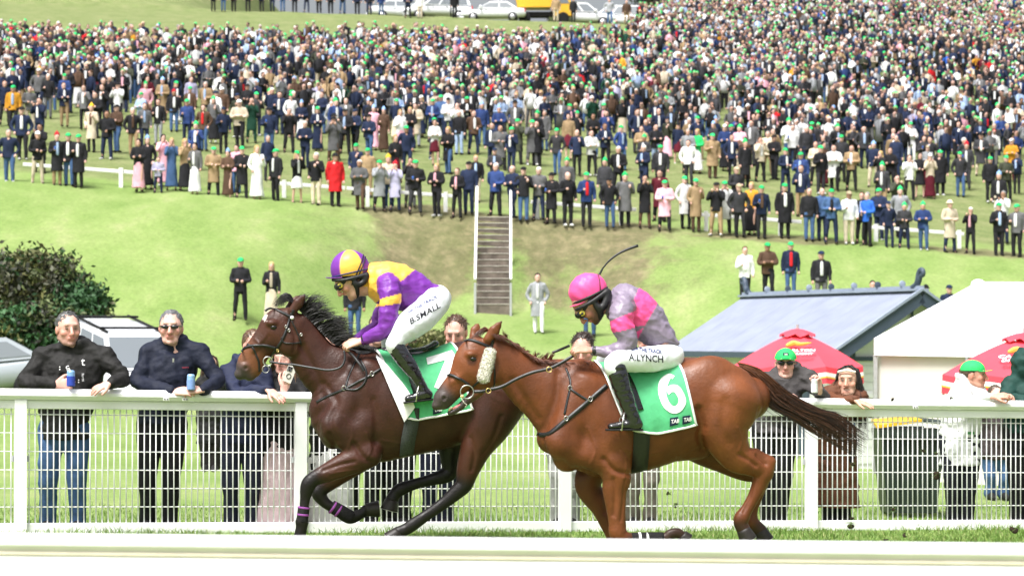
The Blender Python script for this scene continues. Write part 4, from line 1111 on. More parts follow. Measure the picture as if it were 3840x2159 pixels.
# hind legs drawn together
leg_chain(S, CHE, [((2740,1500),120,-.15,ch2),((2715,1600),98,-.17,ch2),(cD(1620,560),66,-.165,ch2),(cD(1740,630),50,-.16,ch2),(cD(1840,690),38,-.155,ch2),(cD(1825,780),31,-.15,ch2),
                   (cD(1775,900),24,-.15,ch),(cD(1720,1000),23,-.15,ch),(cD(1675,1075),29,-.15,ch),(cD(1668,1120),26,-.15,dk),(cD(1690,1165),26,-.15,dk)])
S.cone(CHE.loc(*cD(1900,625), -.155), CHE.loc(*cD(1870,720), -.155), .045, .05, k=.04, ca=ch2)
S.cone(CHE.loc(*cD(1790,545), -.16), CHE.loc(*cD(1910,620), -.155), .03, .03, k=.03, ca=ch2)
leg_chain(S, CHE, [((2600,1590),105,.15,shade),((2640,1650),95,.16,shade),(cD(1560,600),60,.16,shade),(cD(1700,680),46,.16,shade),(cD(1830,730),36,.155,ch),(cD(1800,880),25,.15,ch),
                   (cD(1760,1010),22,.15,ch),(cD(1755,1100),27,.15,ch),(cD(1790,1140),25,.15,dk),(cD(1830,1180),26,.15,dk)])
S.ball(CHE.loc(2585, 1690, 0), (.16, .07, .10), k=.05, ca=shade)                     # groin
ear(S, CHE, cK(1045,325), cK(1252,52), 21, -.055, -.02, ch2, dk)
ear(S, CHE, cK(800,290), cK(872,85), 20, .055, .02, ch2, ch2)
V, F = S.polygonise(.0105)
V = taubin(V, F, 7)
C = S.colours(V)
pxy = CHE.pix(V)
d = spot(pxy, cK(770, 700), 24, 22); C = np.where((d < 1)[:, None], C*(1-.8*np.clip(1-d, 0, .75)[:, None]), C)   # bare dark skin round the eye
V = sculpt_lines(CHE, V, F, [([(2100,1400),(2088,1500),(2062,1600)],.010,14), ([(2261,1720),(2298,1762),(2368,1776)],.014,10), ([(2107,1729),(2163,1766),(2242,1776)],.012,11), ([(2296,1794),(2303,1860),(2298,1930)],.008,8), ([(2340,1800),(2335,1880),(2326,1950)],.006,6),
    ([(2611,1533),(2625,1594),(2622,1636),(2642,1676)],.020,13), ([(2839,1533),(2834,1594),(2811,1650)],.010,10), ([(2765,1701),(2800,1722),(2830,1745)],.010,8), ([(2836,1706),(2868,1738)],.014,7), ([(1933,1427),(1980,1506),(2026,1571)],.010,15), ([(2170,1480),(2200,1580),(2180,1680)],.007,22), ([(2700,1500),(2690,1600),(2720,1660)],.006,16), ([(2830,1800),(2812,1870),(2790,1920)],.006,5), ([(1850,1290),(1872,1360),(1862,1430)],.008,9), ([(2200,1600),(2230,1680),(2210,1740)],-.004,4), ([(2320,1690),(2345,1730),(2335,1790)],-.004,4), ([(2480,1690),(2420,1700),(2340,1680)],-.003,5), ([(1715,1400),(1740,1430),(1770,1450)],-.004,4), ([(2790,1700),(2815,1760),(2810,1800)],-.005,4), ([(2750,1600),(2770,1650),(2760,1690)],-.004,5)])
CHES = Surf(CHE, V, F)
che = add('racehorse', CHE.world(V), F, M_COAT, base=CHE.world([[0, 0, -.19]])[0], col=C,
          label='bright chestnut racehorse with open mouth, galloping second under the number 6 cloth', cat='horse', group='galloping racehorses')
eye(CHE, CHES, *cK(793, 668), 12, che, M_EYE)
hoof(CHE, cD(1195,1215), (2574,2024), 24, -.165, M_HOOF, che)
hoof(CHE, (2560,2078), (2588,2088), 24, .165, M_HOOF, che)
hoof(CHE, cD(1690,1170), cD(1730,1250), 27, -.15, M_HOOF, che)
hoof(CHE, cD(1830,1180), cD(1868,1255), 26, .15, M_HOOF, che)
kc = ((.16,.046,.018), (.085,.026,.013))
v1 = hair_sheet(CHE, [cK(1010,240),cK(1200,280),cK(1400,410),cK(1600,560),cK(1800,670),cK(2000,720),(2110,1362),(2200,1356)],
                [cK(1140,330),cK(1400,430),cK(1600,580),cK(1800,700),cK(2000,790),cK(2150,770),(2180,1376),(2262,1372)], ((-.06,.02),(-.115,-.05)), 620, 8, .0036, 5, 12, 15, kc)
v1b = hair_sheet(CHE, [cK(1150,260),cK(1500,470),cK(1900,690),cK(2060,700)], [cK(1260,200),cK(1560,430),cK(1960,560),cK(2080,530)], ((-.03,.03),(-.06,.03)), 200, 8, .003, 7, 6, 25, kc)
v2 = hair_sheet(CHE, [cK(1010,190),cK(1090,220)], [cK(760,330),cK(860,320)], ((-.03,.02),(-.06,.03)), 120, 8, .0034, 4, 24, 16, kc)
A = [v1, v1b, v2]; o1, o2 = len(v1[0]), len(v1[0]) + len(v1b[0])
add('mane', CHE.world(np.concatenate([a[0] for a in A])), np.concatenate([v1[1], v1b[1]+o1, v2[1]+o2]), M_HAIR, che, col=np.concatenate([a[2] for a in A]), label='rusty red mane lying along the crest')
# tail: a thick bundle streaming back
g = np.random.default_rng(21); n, m = 1150, 14; Cv = np.zeros((n, m, 3)); cc = []
top = [cE(270,985), cE(420,1025), cE(560,1130), cE(680,1235), cE(900,1360), cG(1060,150), cG(1200,260), cG(1310,330)]
bot = [cE(300,1040), cE(400,1130), cE(470,1240), cE(520,1330), cE(700,1420), cG(850,260), cG(1040,370), cG(1240,480)]
tp, bp = spline(np.array(top), m), spline(np.array(bot), m)
for i in range(n):
    s0 = g.uniform(); s1 = np.clip(s0 + g.normal()*.3, -.08, 1.08); stray = g.uniform() < .06
    if stray: s1 = g.uniform(-.35, 1.5)
    L = g.uniform(.5, 1.03); t = np.linspace(0, 1, m) * L * (m - 1); j = np.minimum(t.astype(int), m-2); f = (t-j)[:, None]
    A_ = tp[j]*(1-f) + tp[j+1]*f; B_ = bp[j]*(1-f) + bp[j+1]*f
    tt = np.linspace(0, 1, m)[:, None]; ss = s0*(1-tt) + s1*tt + .05*np.sin(tt*g.uniform(4, 11) + g.uniform(0, 6))
    q = A_*(1-ss) + B_*ss; ww = g.uniform(-.035, .035) + g.normal()*.05*tt[:, 0]
    Cv[i] = [CHE.loc(*q[k], ww[k]) for k in range(m)]
    kx = g.uniform(.5, 1.5); dark = np.array((.022, .013, .010)) if g.uniform() < .7 else np.array((.095, .038, .020))
    tc = np.clip(np.linspace(0, 1, m)*2.3*L + g.normal()*.2, 0, 1)[:, None]
    cc.append(np.repeat((np.array((.15, .055, .022))*(1-tc) + dark*tc)*kx, 3, axis=0))
Vt, Ft = strands(Cv, .0029*g.uniform(.5, 1.3, n), .25)
add('tail', CHE.world(Vt), Ft, M_HAIR, che, col=np.concatenate(cc), label='long tail, red at the dock and dark brown at the tip')
# ---------------------------------------------------------------- tack
def decal(name, sf, T, p0, ex, ey, m, parent, off=.004, label=None):
    """lay flat lettering T on a surface: photo origin p0, photo vectors ex (per unit width) and ey (per unit height)"""
    V, F = T; P = np.array(p0) + V[:, :1] * np.array(ex) + V[:, 1:] * np.array(ey)
    Q = [sf.on(x, y, off)[0] for x, y in P]
    o = add(name, sf.fr.world(Q), F, m, parent, smooth=False)
    if label: o['label'] = label
    return o

M_GREEN = mat('green_saddle_cloth', (.09, .44, .20), .75, .2, var=.10, scale=14, bump=.35, bscale=14, sheen=.1)
M_WHITE = mat('white_cloth', (.80, .80, .80), .7, .3, var=.04, scale=30)
M_NAVY = mat('navy_print', (.008, .016, .045), .6, .3, var=.1)
M_FLEECE = mat('sheepskin', (.80, .76, .65), .9, .1, var=.10, scale=70, bump=1., bscale=90)
M_WEB = mat('grey_elastic_webbing', (.06, .065, .065), .8, .2, var=.3, scale=90, bump=.4, bscale=200)

def saddle_cloth(fr, sf, top, bottom, phi_far, ns, nt, base, seed, **tags):
    """cloth hung over the back: edge lines given as photo points front -> rear, at the spine and along the near hem"""
    T, Bt = spline(np.array(top, float), ns), spline(np.array(bottom, float), ns)
    V = []; g = np.random.default_rng(seed); ph = g.uniform(0, 6, 4)
    rows = np.linspace(-phi_far, 1, nt)
    for i in range(ns):
        pt, nrm = sf.on(*Bt[i]); a = fr.loc(*T[i], 0.)
        for t in rows:
            s = abs(t); u = a[0] + (pt[0] - a[0]) * s
            zc = pt[2] - .10; top_z = a[2]
            ang_max = math.atan2(-pt[1], pt[2] - zc)
            ang = ang_max * s * (1 if t > 0 else -1)
            o = Vector((u, 0, zc)); d = Vector((0, -math.sin(ang), math.cos(ang)))
            best = sf.t.ray_cast(o, d, 2.)[0]
            r = (best - o).length if best is not None else .3
            r += .016 + .008 * s * s * (1 + math.sin(i * .55 + ph[0] + t * 1.5) + .6 * math.sin(i * 1.3 + ph[1]))
            V.append(np.array(o) + np.array(d) * r)
    V = np.array(V).reshape(ns, nt, 3)
    for _ in range(2):
        V[1:-1] = (V[:-2] + 2 * V[1:-1] + V[2:]) / 4
    F = [(i*nt+j, i*nt+j+1, (i+1)*nt+j+1, (i+1)*nt+j) for i in range(ns-1) for j in range(nt-1)]
    return V, F

def cloth_trim(V, w, off):
    """white binding along the three open edges of a cloth grid"""
    ns, nt, _ = V.shape
    edge = [V[0, j] for j in range(nt // 3, nt)] + [V[i, nt-1] for i in range(1, ns)] + [V[ns-1, j] for j in range(nt-2, nt // 3, -1)]
    inn = [V[1, j] for j in range(nt // 3, nt)] + [V[i, nt-2] for i in range(1, ns)] + [V[ns-2, j] for j in range(nt-2, nt // 3, -1)]
    return np.array(edge), np.array(inn)

def build_cloth(fr, sf, top, bottom, phi_far, seed, **tags):
    ns, nt = 46, 44
    V, F = saddle_cloth(fr, sf, top, bottom, phi_far, ns, nt, None, seed)
    P = V.reshape(-1, 3)
    o = add('saddle_cloth', fr.world(P), F, M_GREEN, **tags)
    e, inn = cloth_trim(V, .012, .003)
    d = inn - e; d /= np.linalg.norm(d, axis=1)[:, None] + 1e-9
    nr = np.tile([0, -1., .2], (len(e), 1))
    q = e + d * .007
    for a in range(len(q)):
        hp_, n_ = q[a], nr[a]
    G, GF = strap_geo(q, nr, .017, .009)
    add('white_binding', fr.world(G), GF, M_WHITE, o)
    return o, Surf(fr, P, F)

bay_cloth, BAYC = build_cloth(BAY, BAYS, [(1400,1322),(1500,1328),(1600,1326),(1690,1288)], [cC(1110,270),(1560,1578),(1660,1562),cC(1660,215)], .55, 3, base=BAY.world([[.1, 0, 1.2]])[0],
    label='green saddle cloth with a white figure 7 on the bay horse', cat='saddle cloth', group='numbered saddle cloths')
che_cloth, CHEC = build_cloth(CHE, CHES, [(2225,1364),(2330,1370),(2440,1378),(2520,1362)], [cD(720,290),(2360,1612),(2465,1630),cD(1312,338)], .55, 4, base=CHE.world([[.1, 0, 1.2]])[0],
    label='green saddle cloth with a white figure 6 on the chestnut horse', cat='saddle cloth', group='numbered saddle cloths')
# figures and sponsor's flags
def poly_mesh(pp, n=6):
    """filled strip between two photo polylines"""
    a, b = np.array(pp[0], float), np.array(pp[1], float)
    A = np.array([a[0] + (a[1]-a[0])*t for t in np.linspace(0, 1, n)]) if len(a) == 2 else spline(a, n)
    B = np.array([b[0] + (b[1]-b[0])*t for t in np.linspace(0, 1, n)]) if len(b) == 2 else spline(b, n)
    m = 5; P = np.array([A + (B-A)*t for t in np.linspace(0, 1, m)]).reshape(-1, 2)
    return P, [(i*n+j, i*n+j+1, (i+1)*n+j+1, (i+1)*n+j) for i in range(m-1) for j in range(n-1)]
def print_strip(name, sf, strips, m, parent, off=.005, n=8, label=None):
    Vs, Fs = [], []
    for st in strips:
        P, F = poly_mesh(st, n); k = len(Vs); Vs += [sf.on(x, y, off)[0] for x, y in P]; Fs += [tuple(i+k for i in f) for f in F]
    o = add(name, sf.fr.world(Vs), Fs, m, parent, smooth=False)
    if label: o['label'] = label
    return o
print_strip('numeral', BAYC, [[[cA(1628,992), cA(1835,930)], [cA(1638,1046), cA(1872,985)]], [[cA(1800,962), cA(1690,1225)], [cA(1872,985), cA(1755,1250)]]], M_WHITE, bay_cloth, label='white figure 7')
sx = [cB(2080,1095), cB(2030,1075), cB(1960,1130), cB(1948,1230), cB(1990,1340), cB(2060,1392), cB(2130,1375), cB(2172,1290), cB(2120,1180), cB(2050,1165), cB(2012,1200)]
ix = [cB(2062,1120), cB(2050,1112), cB(2030,1150), cB(2012,1230), cB(2035,1300), cB(2070,1335), cB(2100,1320), cB(2110,1280), cB(2085,1230), cB(2060,1222), cB(2030,1245)]
print_strip('numeral', CHEC, [[sx, ix]], M_WHITE, che_cloth, n=40, label='white figure 6')
for (c, sf, pa) in ((cD(1130,302), CHEC, che_cloth), (cD(1230,288), CHEC, che_cloth), (cC(1370,208), BAYC, bay_cloth)):
    q = lambda dx, dy: (c[0] + dx, c[1] + dy)
    print_strip('sponsor_flag', sf, [[[q(-15,-14), q(15,-19)], [q(-16,17), q(14,9)]]], M_NAVY, pa, off=.006)
    decal('sponsor_lettering', sf, text_mesh('TAB', .03), q(-12, 6), (16.5, -2.2), (2, -20), M_WHITE, pa, off=.009)

def ring(fr, c, r, w, rad, m, parent, name, tilt=0.):
    a = np.linspace(0, 2*math.pi, 25); p = fr.loc(*c, w); rr = fr.m(c[0], r, w)
    P = np.stack([p[0] + rr*np.cos(a), p[1] + tilt*rr*np.cos(a), p[2] + rr*np.sin(a)], 1)
    mb = MB(); mb.tube(P, rad, 6, cap=False); return add(name, fr.world(mb.v), mb.f, m, parent)

def buckle(sf, x, y, parent, m=None, s=.016):
    p, n = sf.on(x, y, .010); mb = MB(); a = np.linspace(0, 2*math.pi, 9) + .4
    mb.tube(np.stack([p[0] + s*np.cos(a), p[1] + 0*a, p[2] + s*np.sin(a)*1.2], 1), .0035, 5, cap=False)
    return add('buckle', sf.fr.world(mb.v), mb.f, m or M_STEEL, parent)

# ---- bay: bridle, reins, breastplate
t = empty('bridle', BAY.world([hp(700, 700)])[0], label='black leather bridle with looped figure-eight noseband on the bay horse', cat='bridle', group='race bridles')
strap('browband', BAYS, [cH(530,370),cH(600,325),cH(700,345),cH(830,405),cH(940,460)], .020, .008, M_LEATHER, t)
strap('cheekpiece', BAYS, [cH(960,400),cH(920,520),cH(870,680),cH(800,840),cH(700,990),cH(600,1110)], .020, .006, M_LEATHER, t)
strap('headpiece', BAYS, [cH(990,350),cH(965,420),cH(950,480)], .022, .006, M_LEATHER, t)
strap('noseband', BAYS, [cH(160,1010),cH(240,945),cH(400,920),cH(560,925),cH(700,960)], .019, .010, M_LEATHER, t)
strap('noseband', BAYS, [cH(250,900),cH(330,950),cH(390,1080),cH(430,1200),cH(435,1340)], .015, .008, M_LEATHER, t)
strap('throatlash', BAYS, [cH(960,530),cH(1020,650),cH(1080,800),cH(1105,900)], .010, .006, M_LEATHER, t)
strap('throatlash', BAYS, [cH(790,790),cH(830,870),cH(950,885),cH(1110,870)], .010, .006, M_LEATHER, t)
ring(BAY, cH(575,1175), 17, -.085, .0045, M_STEEL, t, 'bit_ring')
ring(BAY, cH(540,1300), 13, -.085, .003, M_STEEL, t, 'bit_ring')
mb = MB(); p, n = BAYS.on(*cH(965,480), .012); mb.lathe(p - np.array([0, -.008, 0]), [(.002, 0), (.014, .002), (.016, .008), (.010, .016), (.002, .018)], 10, (0, -1, 0), (0, 0, 1)); add('rosette', BAY.world(mb.v), mb.f, M_WHITE, t)
for q in ((865,620),(910,680),(740,990),(1105,745)): buckle(BAYS, *cH(*q), t, M_STEEL if q[0] != 740 else M_BRASS, .009)
strap('rein', BAYS, [(*cH(600,1180), -.10),(*cH(800,1210), -.12),(*cH(1000,1230), -.14),(*cH(1300,1280), -.19),(*cH(1550,1315), -.22),(*cH(1740,1270), -.23),(*cH(1810,1150), -.22),(*cH(1800,1000), -.20)], .017, .004, M_LEATHER, t, n=40)
strap('rein', BAYS, [(*cH(1850,1000), -.18),(*cH(1950,1090), -.20),(*cH(2060,1230), -.24),(*cH(2120,1330), -.25)], .022, .004, M_LEATHER, t)
t = empty('breastplate', BAY.world([BAY.loc(1250, 1480)])[0], label='black leather breastplate crossing the chest of the bay horse', cat='breastplate', group='race breastplates')
strap('breast_strap', BAYS, [cA(745,1345),cA(850,1290),cA(960,1245),cA(1080,1180),cA(1160,1140),cA(1290,1060),cA(1400,1005)], .020, .006, M_LEATHER, t, n=40)
strap('neck_strap', BAYS, [cA(1090,960),cA(1040,1060),cA(1000,1150),cA(975,1240)], .016, .006, M_LEATHER, t)
strap('neck_strap', BAYS, [cA(975,1240),cA(1060,1245),cA(1130,1190),cA(1145,1100),cA(1095,1000)], .016, .006, M_LEATHER, t)
buckle(BAYS, *cA(1190,1118), t); buckle(BAYS, *cA(968,1235), t)
# ---- chestnut: bridle with sheepskin cheek pads
t = empty('bridle', CHE.world([kp(800, 800)])[0], label='black leather bridle with white sheepskin cheek piece on the chestnut horse', cat='bridle', group='race bridles')
strap('browband', CHES, [cK(655,375),cK(760,365),cK(900,410),cK(1080,490)], .019, .008, M_LEATHER, t)
strap('headpiece', CHES, [cK(1105,360),cK(1090,440),cK(1065,520)], .024, .006, M_LEATHER, t)
strap('noseband', CHES, [cK(370,930),cK(450,930),cK(580,990),cK(720,1075)], .020, .012, M_LEATHER, t)
strap('cheekpiece', CHES, [cK(900,1000),cK(840,1060),cK(770,1120),cK(730,1160)], .016, .006, M_LEATHER, t)
strap('throatlash', CHES, [cK(1110,740),cK(1130,860),cK(1130,1000),cK(1120,1110)], .014, .006, M_LEATHER, t)
ring(CHE, cK(690,1195), 25, -.085, .0045, M_STEEL, t, 'bit_ring')
mb = MB(); mb.tube([kp(600,1290,-.07), kp(640,1360,-.075), kp(690,1400,-.075), kp(660,1440,-.07)], .004, 6); add('tongue_tie', CHE.world(mb.v), mb.f, M_FLEECE, t)
mb = MB(); mb.lathe(kp(610,1265,-.10), [(.002,0),(.012,.003),(.014,.010),(.002,.016)], 10, (0,-1,0), (0,0,1)); add('bit_stud', CHE.world(mb.v), mb.f, mat('cream_rubber', (.7,.55,.25), .6), t)
# sheepskin roll
FS = Sculpt(.02); a, b = CHES.on(*cK(1050,560))[0], CHES.on(*cK(945,970))[0]
FS.cone(a + (0,-.025,0), b + (0,-.025,0), (.045,.032), (.047,.032), up=(1,0,.25), k=.01)
fv, ff = FS.polygonise(.006); fv = relax(fv, ff, 1)
nz = vnoise(fv, 330, 1) + vnoise(fv, 480, 2); cen = (a + b)/2 + (0,-.025,0)
fv += (fv - cen) / np.linalg.norm(fv - cen, axis=1)[:, None] * nz[:, None] * .0018
add('sheepskin_roll', CHE.world(fv), ff, M_FLEECE, t, label='white sheepskin roll on the cheek strap')
g = np.random.default_rng(5); pick = g.choice(len(fv), 1000, replace=True); fn = (fv[pick] - cen); fn /= np.linalg.norm(fn, axis=1)[:, None]; fn[:, 1] -= .3
cu = fv[pick][:, None, :] + fn[:, None, :] * np.linspace(0, .012, 4)[None, :, None] + g.normal(size=(1000, 4, 3))*.0020
sv, sf_ = strands(cu, np.full(1000, .0020)); add('fleece', CHE.world(sv), sf_, M_FLEECE, t)
strap('rein', CHES, [(*cK(800,1190),-.10),(*cK(930,1185),-.12),(*cK(1030,1160),-.13),(*cK(1250,1110),-.15),(*cK(1500,980),-.17),(*cK(1750,880),-.19),(*cK(2010,820),-.20),(*cK(2200,730),-.19),(*cK(2400,610),-.18)], .024, .005, M_LEATHER, t, n=40)
strap('rein', CHES, [(*cB(1095,905),.02),(*cB(1160,880),0.),(*cB(1235,848),-.06)], .02, .005, M_LEATHER, t)
ring(CHE, cK(2010,835), 10, -.215, .004, M_BRASS, t, 'buckle'); ring(CHE, cK(1035,1175), 9, -.14, .004, M_BRASS, t, 'buckle')
# teeth and tongue
mb = MB()
for i in range(4): mb.box(kp(440 - 12*i, 1452 + 10*i, -.03 + .004*i), (.012, .012, .016))
add('teeth', CHE.world(mb.v), mb.f, mat('horse_teeth', (.55,.45,.28), .4), che)
mb = MB(); mb.tube([kp(600,1400,-.02), kp(520,1440,-.02), kp(455,1470,-.025)], [.012,.014,.008], 8); add('tongue', CHE.world(mb.v), mb.f, mat('pink_tongue', (.5,.16,.15), .35), che)
t = empty('breastplate', CHE.world([CHE.loc(2100, 1600)])[0], label='black leather breastplate crossing the chest of the chestnut horse', cat='breastplate', group='race breastplates')
strap('breast_strap', CHES, [cD(30,400),cD(120,400),cD(250,300),cD(430,150),cD(520,70),cD(590,10)], .034, .007, M_LEATHER, t, n=40)
strap('neck_strap', CHES, [cB(1205,1030),cB(1240,1120),cB(1240,1190),cB(1215,1300),cB(1195,1400)], .016, .006, M_LEATHER, t)
strap('neck_strap', CHES, [cB(1240,1195),cB(1320,1250),cB(1390,1290)], .016, .006, M_LEATHER, t)
buckle(CHES, *cB(1242,1192), t); buckle(CHES, *cB(1402,1278), t); buckle(CHES, *cD(265,275), t)

# ---- saddles with girths
M_SADDLE = mat('race_saddle_leather', (.010,.010,.011), .25, .5, var=.2, scale=30, coat=.3)
def race_saddle(fr, hs, cs, seat, girth, gw, flap, lbl, gm):
    t = empty('race_saddle', fr.world([fr.loc(*seat[2])])[0], label=lbl, cat='saddle', group='race saddles')
    S = Sculpt(.015); pts = [fr.loc(*p, 0.) for p in seat]
    S.chain([(p, (fr.m(seat[0][0], r), hw)) for p, r, hw in zip(pts, (11, 8, 8, 13), (.06, .11, .13, .12))], k=.01)
    v, f = S.polygonise(.012); add('seat', fr.world(relax(v, f, 1)), f, M_SADDLE, t)
    strap('flap', cs, flap, .09, .008, M_SADDLE, t, off=.006)
    strap('girth', hs, girth, gw, .010, gm, t, off=.012)
    return t
bs = race_saddle(BAY, BAYS, BAYC, [(1440,1312),(1510,1316),(1590,1306),(1632,1288)], [cC(1170,190),cC(1165,300),cC(1140,430),cC(1122,560)], .115, [(1520,1325),(1545,1390),(1570,1470)],
                 'black racing saddle with grey elastic girth on the bay horse', M_WEB)
cs_ = race_saddle(CHE, CHES, CHEC, [(2270,1366),(2340,1366),(2400,1368),(2440,1362)], [cD(870,330),cD(868,450),cD(860,580),cD(850,690)], .125, [(2330,1390),(2360,1450),(2392,1540)],
                  'black racing saddle with black girth on the chestnut horse', M_LEATHER)
# white under-pads showing below the bay's cloth
print_strip('under_pad', BAYS, [[[(1408,1345), cA(1350,1110), cA(1480,1260), cC(1190,185)], [(1404,1352), (1440,1414), (1480,1500), (1515,1578)]]], M_WHITE, bs, off=.040, n=16, label='white saddle pad showing under the cloth')
# leg bandages
def bandage(fr, a, b, r, w, m, parent, nm='bandage', ratio=.9):
    A, B_ = fr.loc(*a, w), fr.loc(*b, w); mb = MB(); L = np.linalg.norm(B_ - A); rr = fr.m(a[0], r, w)
    mb.lathe(A, [(rr*.97, 0), (rr, L*.1), (rr*1.02, L*.5), (rr, L*.9), (rr*.97, L)], 16, B_ - A)
    return add(nm, fr.world(mb.v), mb.f, m, parent, smooth=True)
M_BAND = mat('black_bandage', (.016,.015,.016), .85, .2, var=.3, scale=60, bump=.4, bscale=120)
M_TAPE = mat('purple_tape', (.25,.06,.28), .6, .3, var=.15)
bandage(BAY, cC(300,985), cC(284,1110), 22, -.165, M_BAND, bay)
bandage(BAY, cC(300,985), cC(298,1000), 23, -.165, M_TAPE, bay, 'tape'); bandage(BAY, cC(294,1040), cC(292,1057), 23, -.165, M_TAPE, bay, 'tape')
bandage(BAY, cC(520,980), cC(690,1075), 25, .165, M_BAND, bay)
bandage(BAY, cC(525,985), cC(540,995), 26, .165, M_TAPE, bay, 'tape'); bandage(BAY, cC(570,1010), cC(585,1020), 26, .165, M_TAPE, bay, 'tape')
bandage(CHE, (2368,2020), (2486,2018), 25, -.165, M_BAND, che)
bandage(CHE, (2392,2020), (2402,2020), 26, -.165, M_WHITE, che, 'tape'); bandage(CHE, (2420,2020), (2430,2020), 26, -.165, M_WHITE, che, 'tape')
# ---------------------------------------------------------------- people: shared builders
def unit(v): v = np.array(v, float); return v / (np.linalg.norm(v) + 1e-12)
SKIN = (.50, .27, .20)
M_SKIN = mat('skin', attr='Col', rough=.5, spec=.35, var=.06, scale=40)
M_SILK = mat('silk', attr='Col', rough=.42, spec=.4, var=.04, scale=25, bump=.3, bscale=14)
M_CLOTHA = mat('clothing', attr='Col', rough=.72, spec=.28, var=.16, scale=12, bump=.8, bscale=11)

def head_prims(S, c, f, u, s=1., skin=SKIN, beard=None, mouth=False, eyes=True, k=.012):
    """a face: skull, brow, sockets, nose, lips, jaw, chin, ears"""
    f, u = unit(f), unit(u); r = np.cross(f, u); c = np.array(c, float); sk = np.array(skin)
    P = lambda a, b, d=0.: c + s*(a*f + b*u + d*r)
    bd = sk if beard is None else np.array(beard)
    red = sk * (1.0, .80, .78)
    S.ball(P(-.012, .030), (.100*s, .092*s, .078*s), up=u, ax=f, k=k, ca=sk)
    S.cone(P(.030, .020), P(.040, -.075), (.056*s, .070*s), (.042*s, .054*s), up=f, k=.02, ca=sk, cb=bd)
    S.cone(P(-.02, -.05, .050), P(.05, -.088, .030), .027*s, .022*s, k=.02, ca=bd)
    S.cone(P(-.02, -.05, -.050), P(.05, -.088, -.030), .027*s, .022*s, k=.02, ca=bd)
    S.ball(P(.070, -.098), (.022*s, .018*s, .026*s), up=u, ax=f, k=.015, ca=bd)
    S.cone(P(.082, .038, .032), P(.082, .038, -.032), .014*s, .014*s, k=.015, ca=sk)
    for d in (-1, 1):
        S.ball(P(.098, .014, d*.031), .011*s, k=.012, sub=True)
        S.ball(P(.060, -.022, d*.046), .022*s, k=.02, ca=red*1.05)
        S.ball(P(-.012, -.002, d*.078), (.022*s, .032*s, .012*s), up=u, ax=f, k=.008, ca=red)
        if eyes:
            S.ball(P(.083, .013, d*.031), (.010*s, .0052*s, .0105*s), up=u, ax=f, k=.002, ca=(.05, .036, .03))
            S.cone(P(.094, .034, d*.016), P(.088, .036, d*.046), .0034*s, .0026*s, k=.003, ca=sk*.45)
    S.cone(P(.094, .018), P(.116, -.028), .009*s, .014*s, k=.012, ca=sk, cb=red)
    for d in (-1, 1): S.ball(P(.102, -.032, d*.012), .010*s, k=.008, ca=red)
    lipc = sk * (.92, .66, .66)
    if mouth:
        S.ball(P(.098, -.066), (.018*s, .013*s, .022*s), up=u, ax=f, k=.004, sub=True)
        S.cone(P(.088, -.050, .020), P(.088, -.050, -.020), .007*s, .007*s, k=.006, ca=lipc)
        S.cone(P(.082, -.083, .018), P(.082, -.083, -.018), .008*s, .008*s, k=.006, ca=lipc)
        S.cone(P(.080, -.057, .014), P(.080, -.057, -.014), .005*s, .005*s, k=.002, ca=(.7, .65, .6))
    else:
        S.cone(P(.089, -.056, .020), P(.089, -.056, -.020), .0075*s, .0075*s, k=.006, ca=lipc)
        S.cone(P(.086, -.067, .016), P(.086, -.067, -.016), .0075*s, .0075*s, k=.006, ca=lipc)
    return P

def hand_prims(S, w, d, n, side, curl=.5, spread=.10, skin=SKIN, s=1., fingers=None):
    """w wrist, d pointing direction, n palm normal, side: +1/-1 thumb side; curl per finger in radians per joint"""
    d, n = unit(d), unit(n); n = unit(n - d*(n @ d)); l = np.cross(d, n) * side; sk = np.array(skin); w = np.array(w, float)
    S.cone(w - d*.02*s, w + d*.02*s, (.022*s, .028*s), (.019*s, .036*s), up=n, k=.01, ca=sk)
    S.cone(w + d*.02*s, w + d*.082*s, (.019*s, .036*s), (.015*s, .042*s), up=n, k=.01, ca=sk)
    L = (.074, .083, .078, .062); off = (.032, .011, -.011, -.031)
    for i in range(4):
        c = curl if np.isscalar(curl) else curl[i]
        p = w + s*(d*(.084 - .006*abs(i - 1.3)) + l*off[i]); a = .25*c; dd = unit(d + l*spread*(1.5 - i)*.5)
        q = [p]
        for j, fr_ in enumerate((.45, .31, .24)):
            v = dd*math.cos(a) + n*math.sin(a); q.append(q[-1] + v*L[i]*fr_*s); a += c
        S.chain([(q[0], .0105*s, sk), (q[1], .0098*s, sk), (q[2], .0092*s, sk*(1.02, .95, .95)), (q[3], .0075*s, sk*(1.05, .9, .9))], k=.004, sub=2)
    t0 = w + s*(d*.025 + l*.030); t1 = t0 + s*(d*.035 + l*.030 + n*.012); t2 = t1 + s*(d*.034 + l*.006 + n*.010*(1 + (curl if np.isscalar(curl) else curl[0]))); 
    S.chain([(t0, .016*s, sk), (t1, .012*s, sk), (t2, .0095*s, sk)], k=.008, sub=2)

def merge(parts):
    V, F, C, n = [], [], [], 0
    for v, f, c in parts:
        V.append(v); F.append(f + n); C.append(c); n += len(v)
    return np.concatenate(V), np.concatenate(F), np.concatenate(C)

def sculpt_out(S, h, it=1, tau=.010):
    V, F = S.polygonise(h); V2 = relax(V, F, it); return V2, F, S.colours(V2, tau)

def normals_of(V, F):
    n = np.cross(V[F[:, 2]] - V[F[:, 0]], V[F[:, 3]] - V[F[:, 1]]); N = np.zeros_like(V)
    for i in range(4):
        for d in range(3): N[:, d] += np.bincount(F[:, i], n[:, d], len(V))
    return N / (np.linalg.norm(N, axis=1)[:, None] + 1e-12)

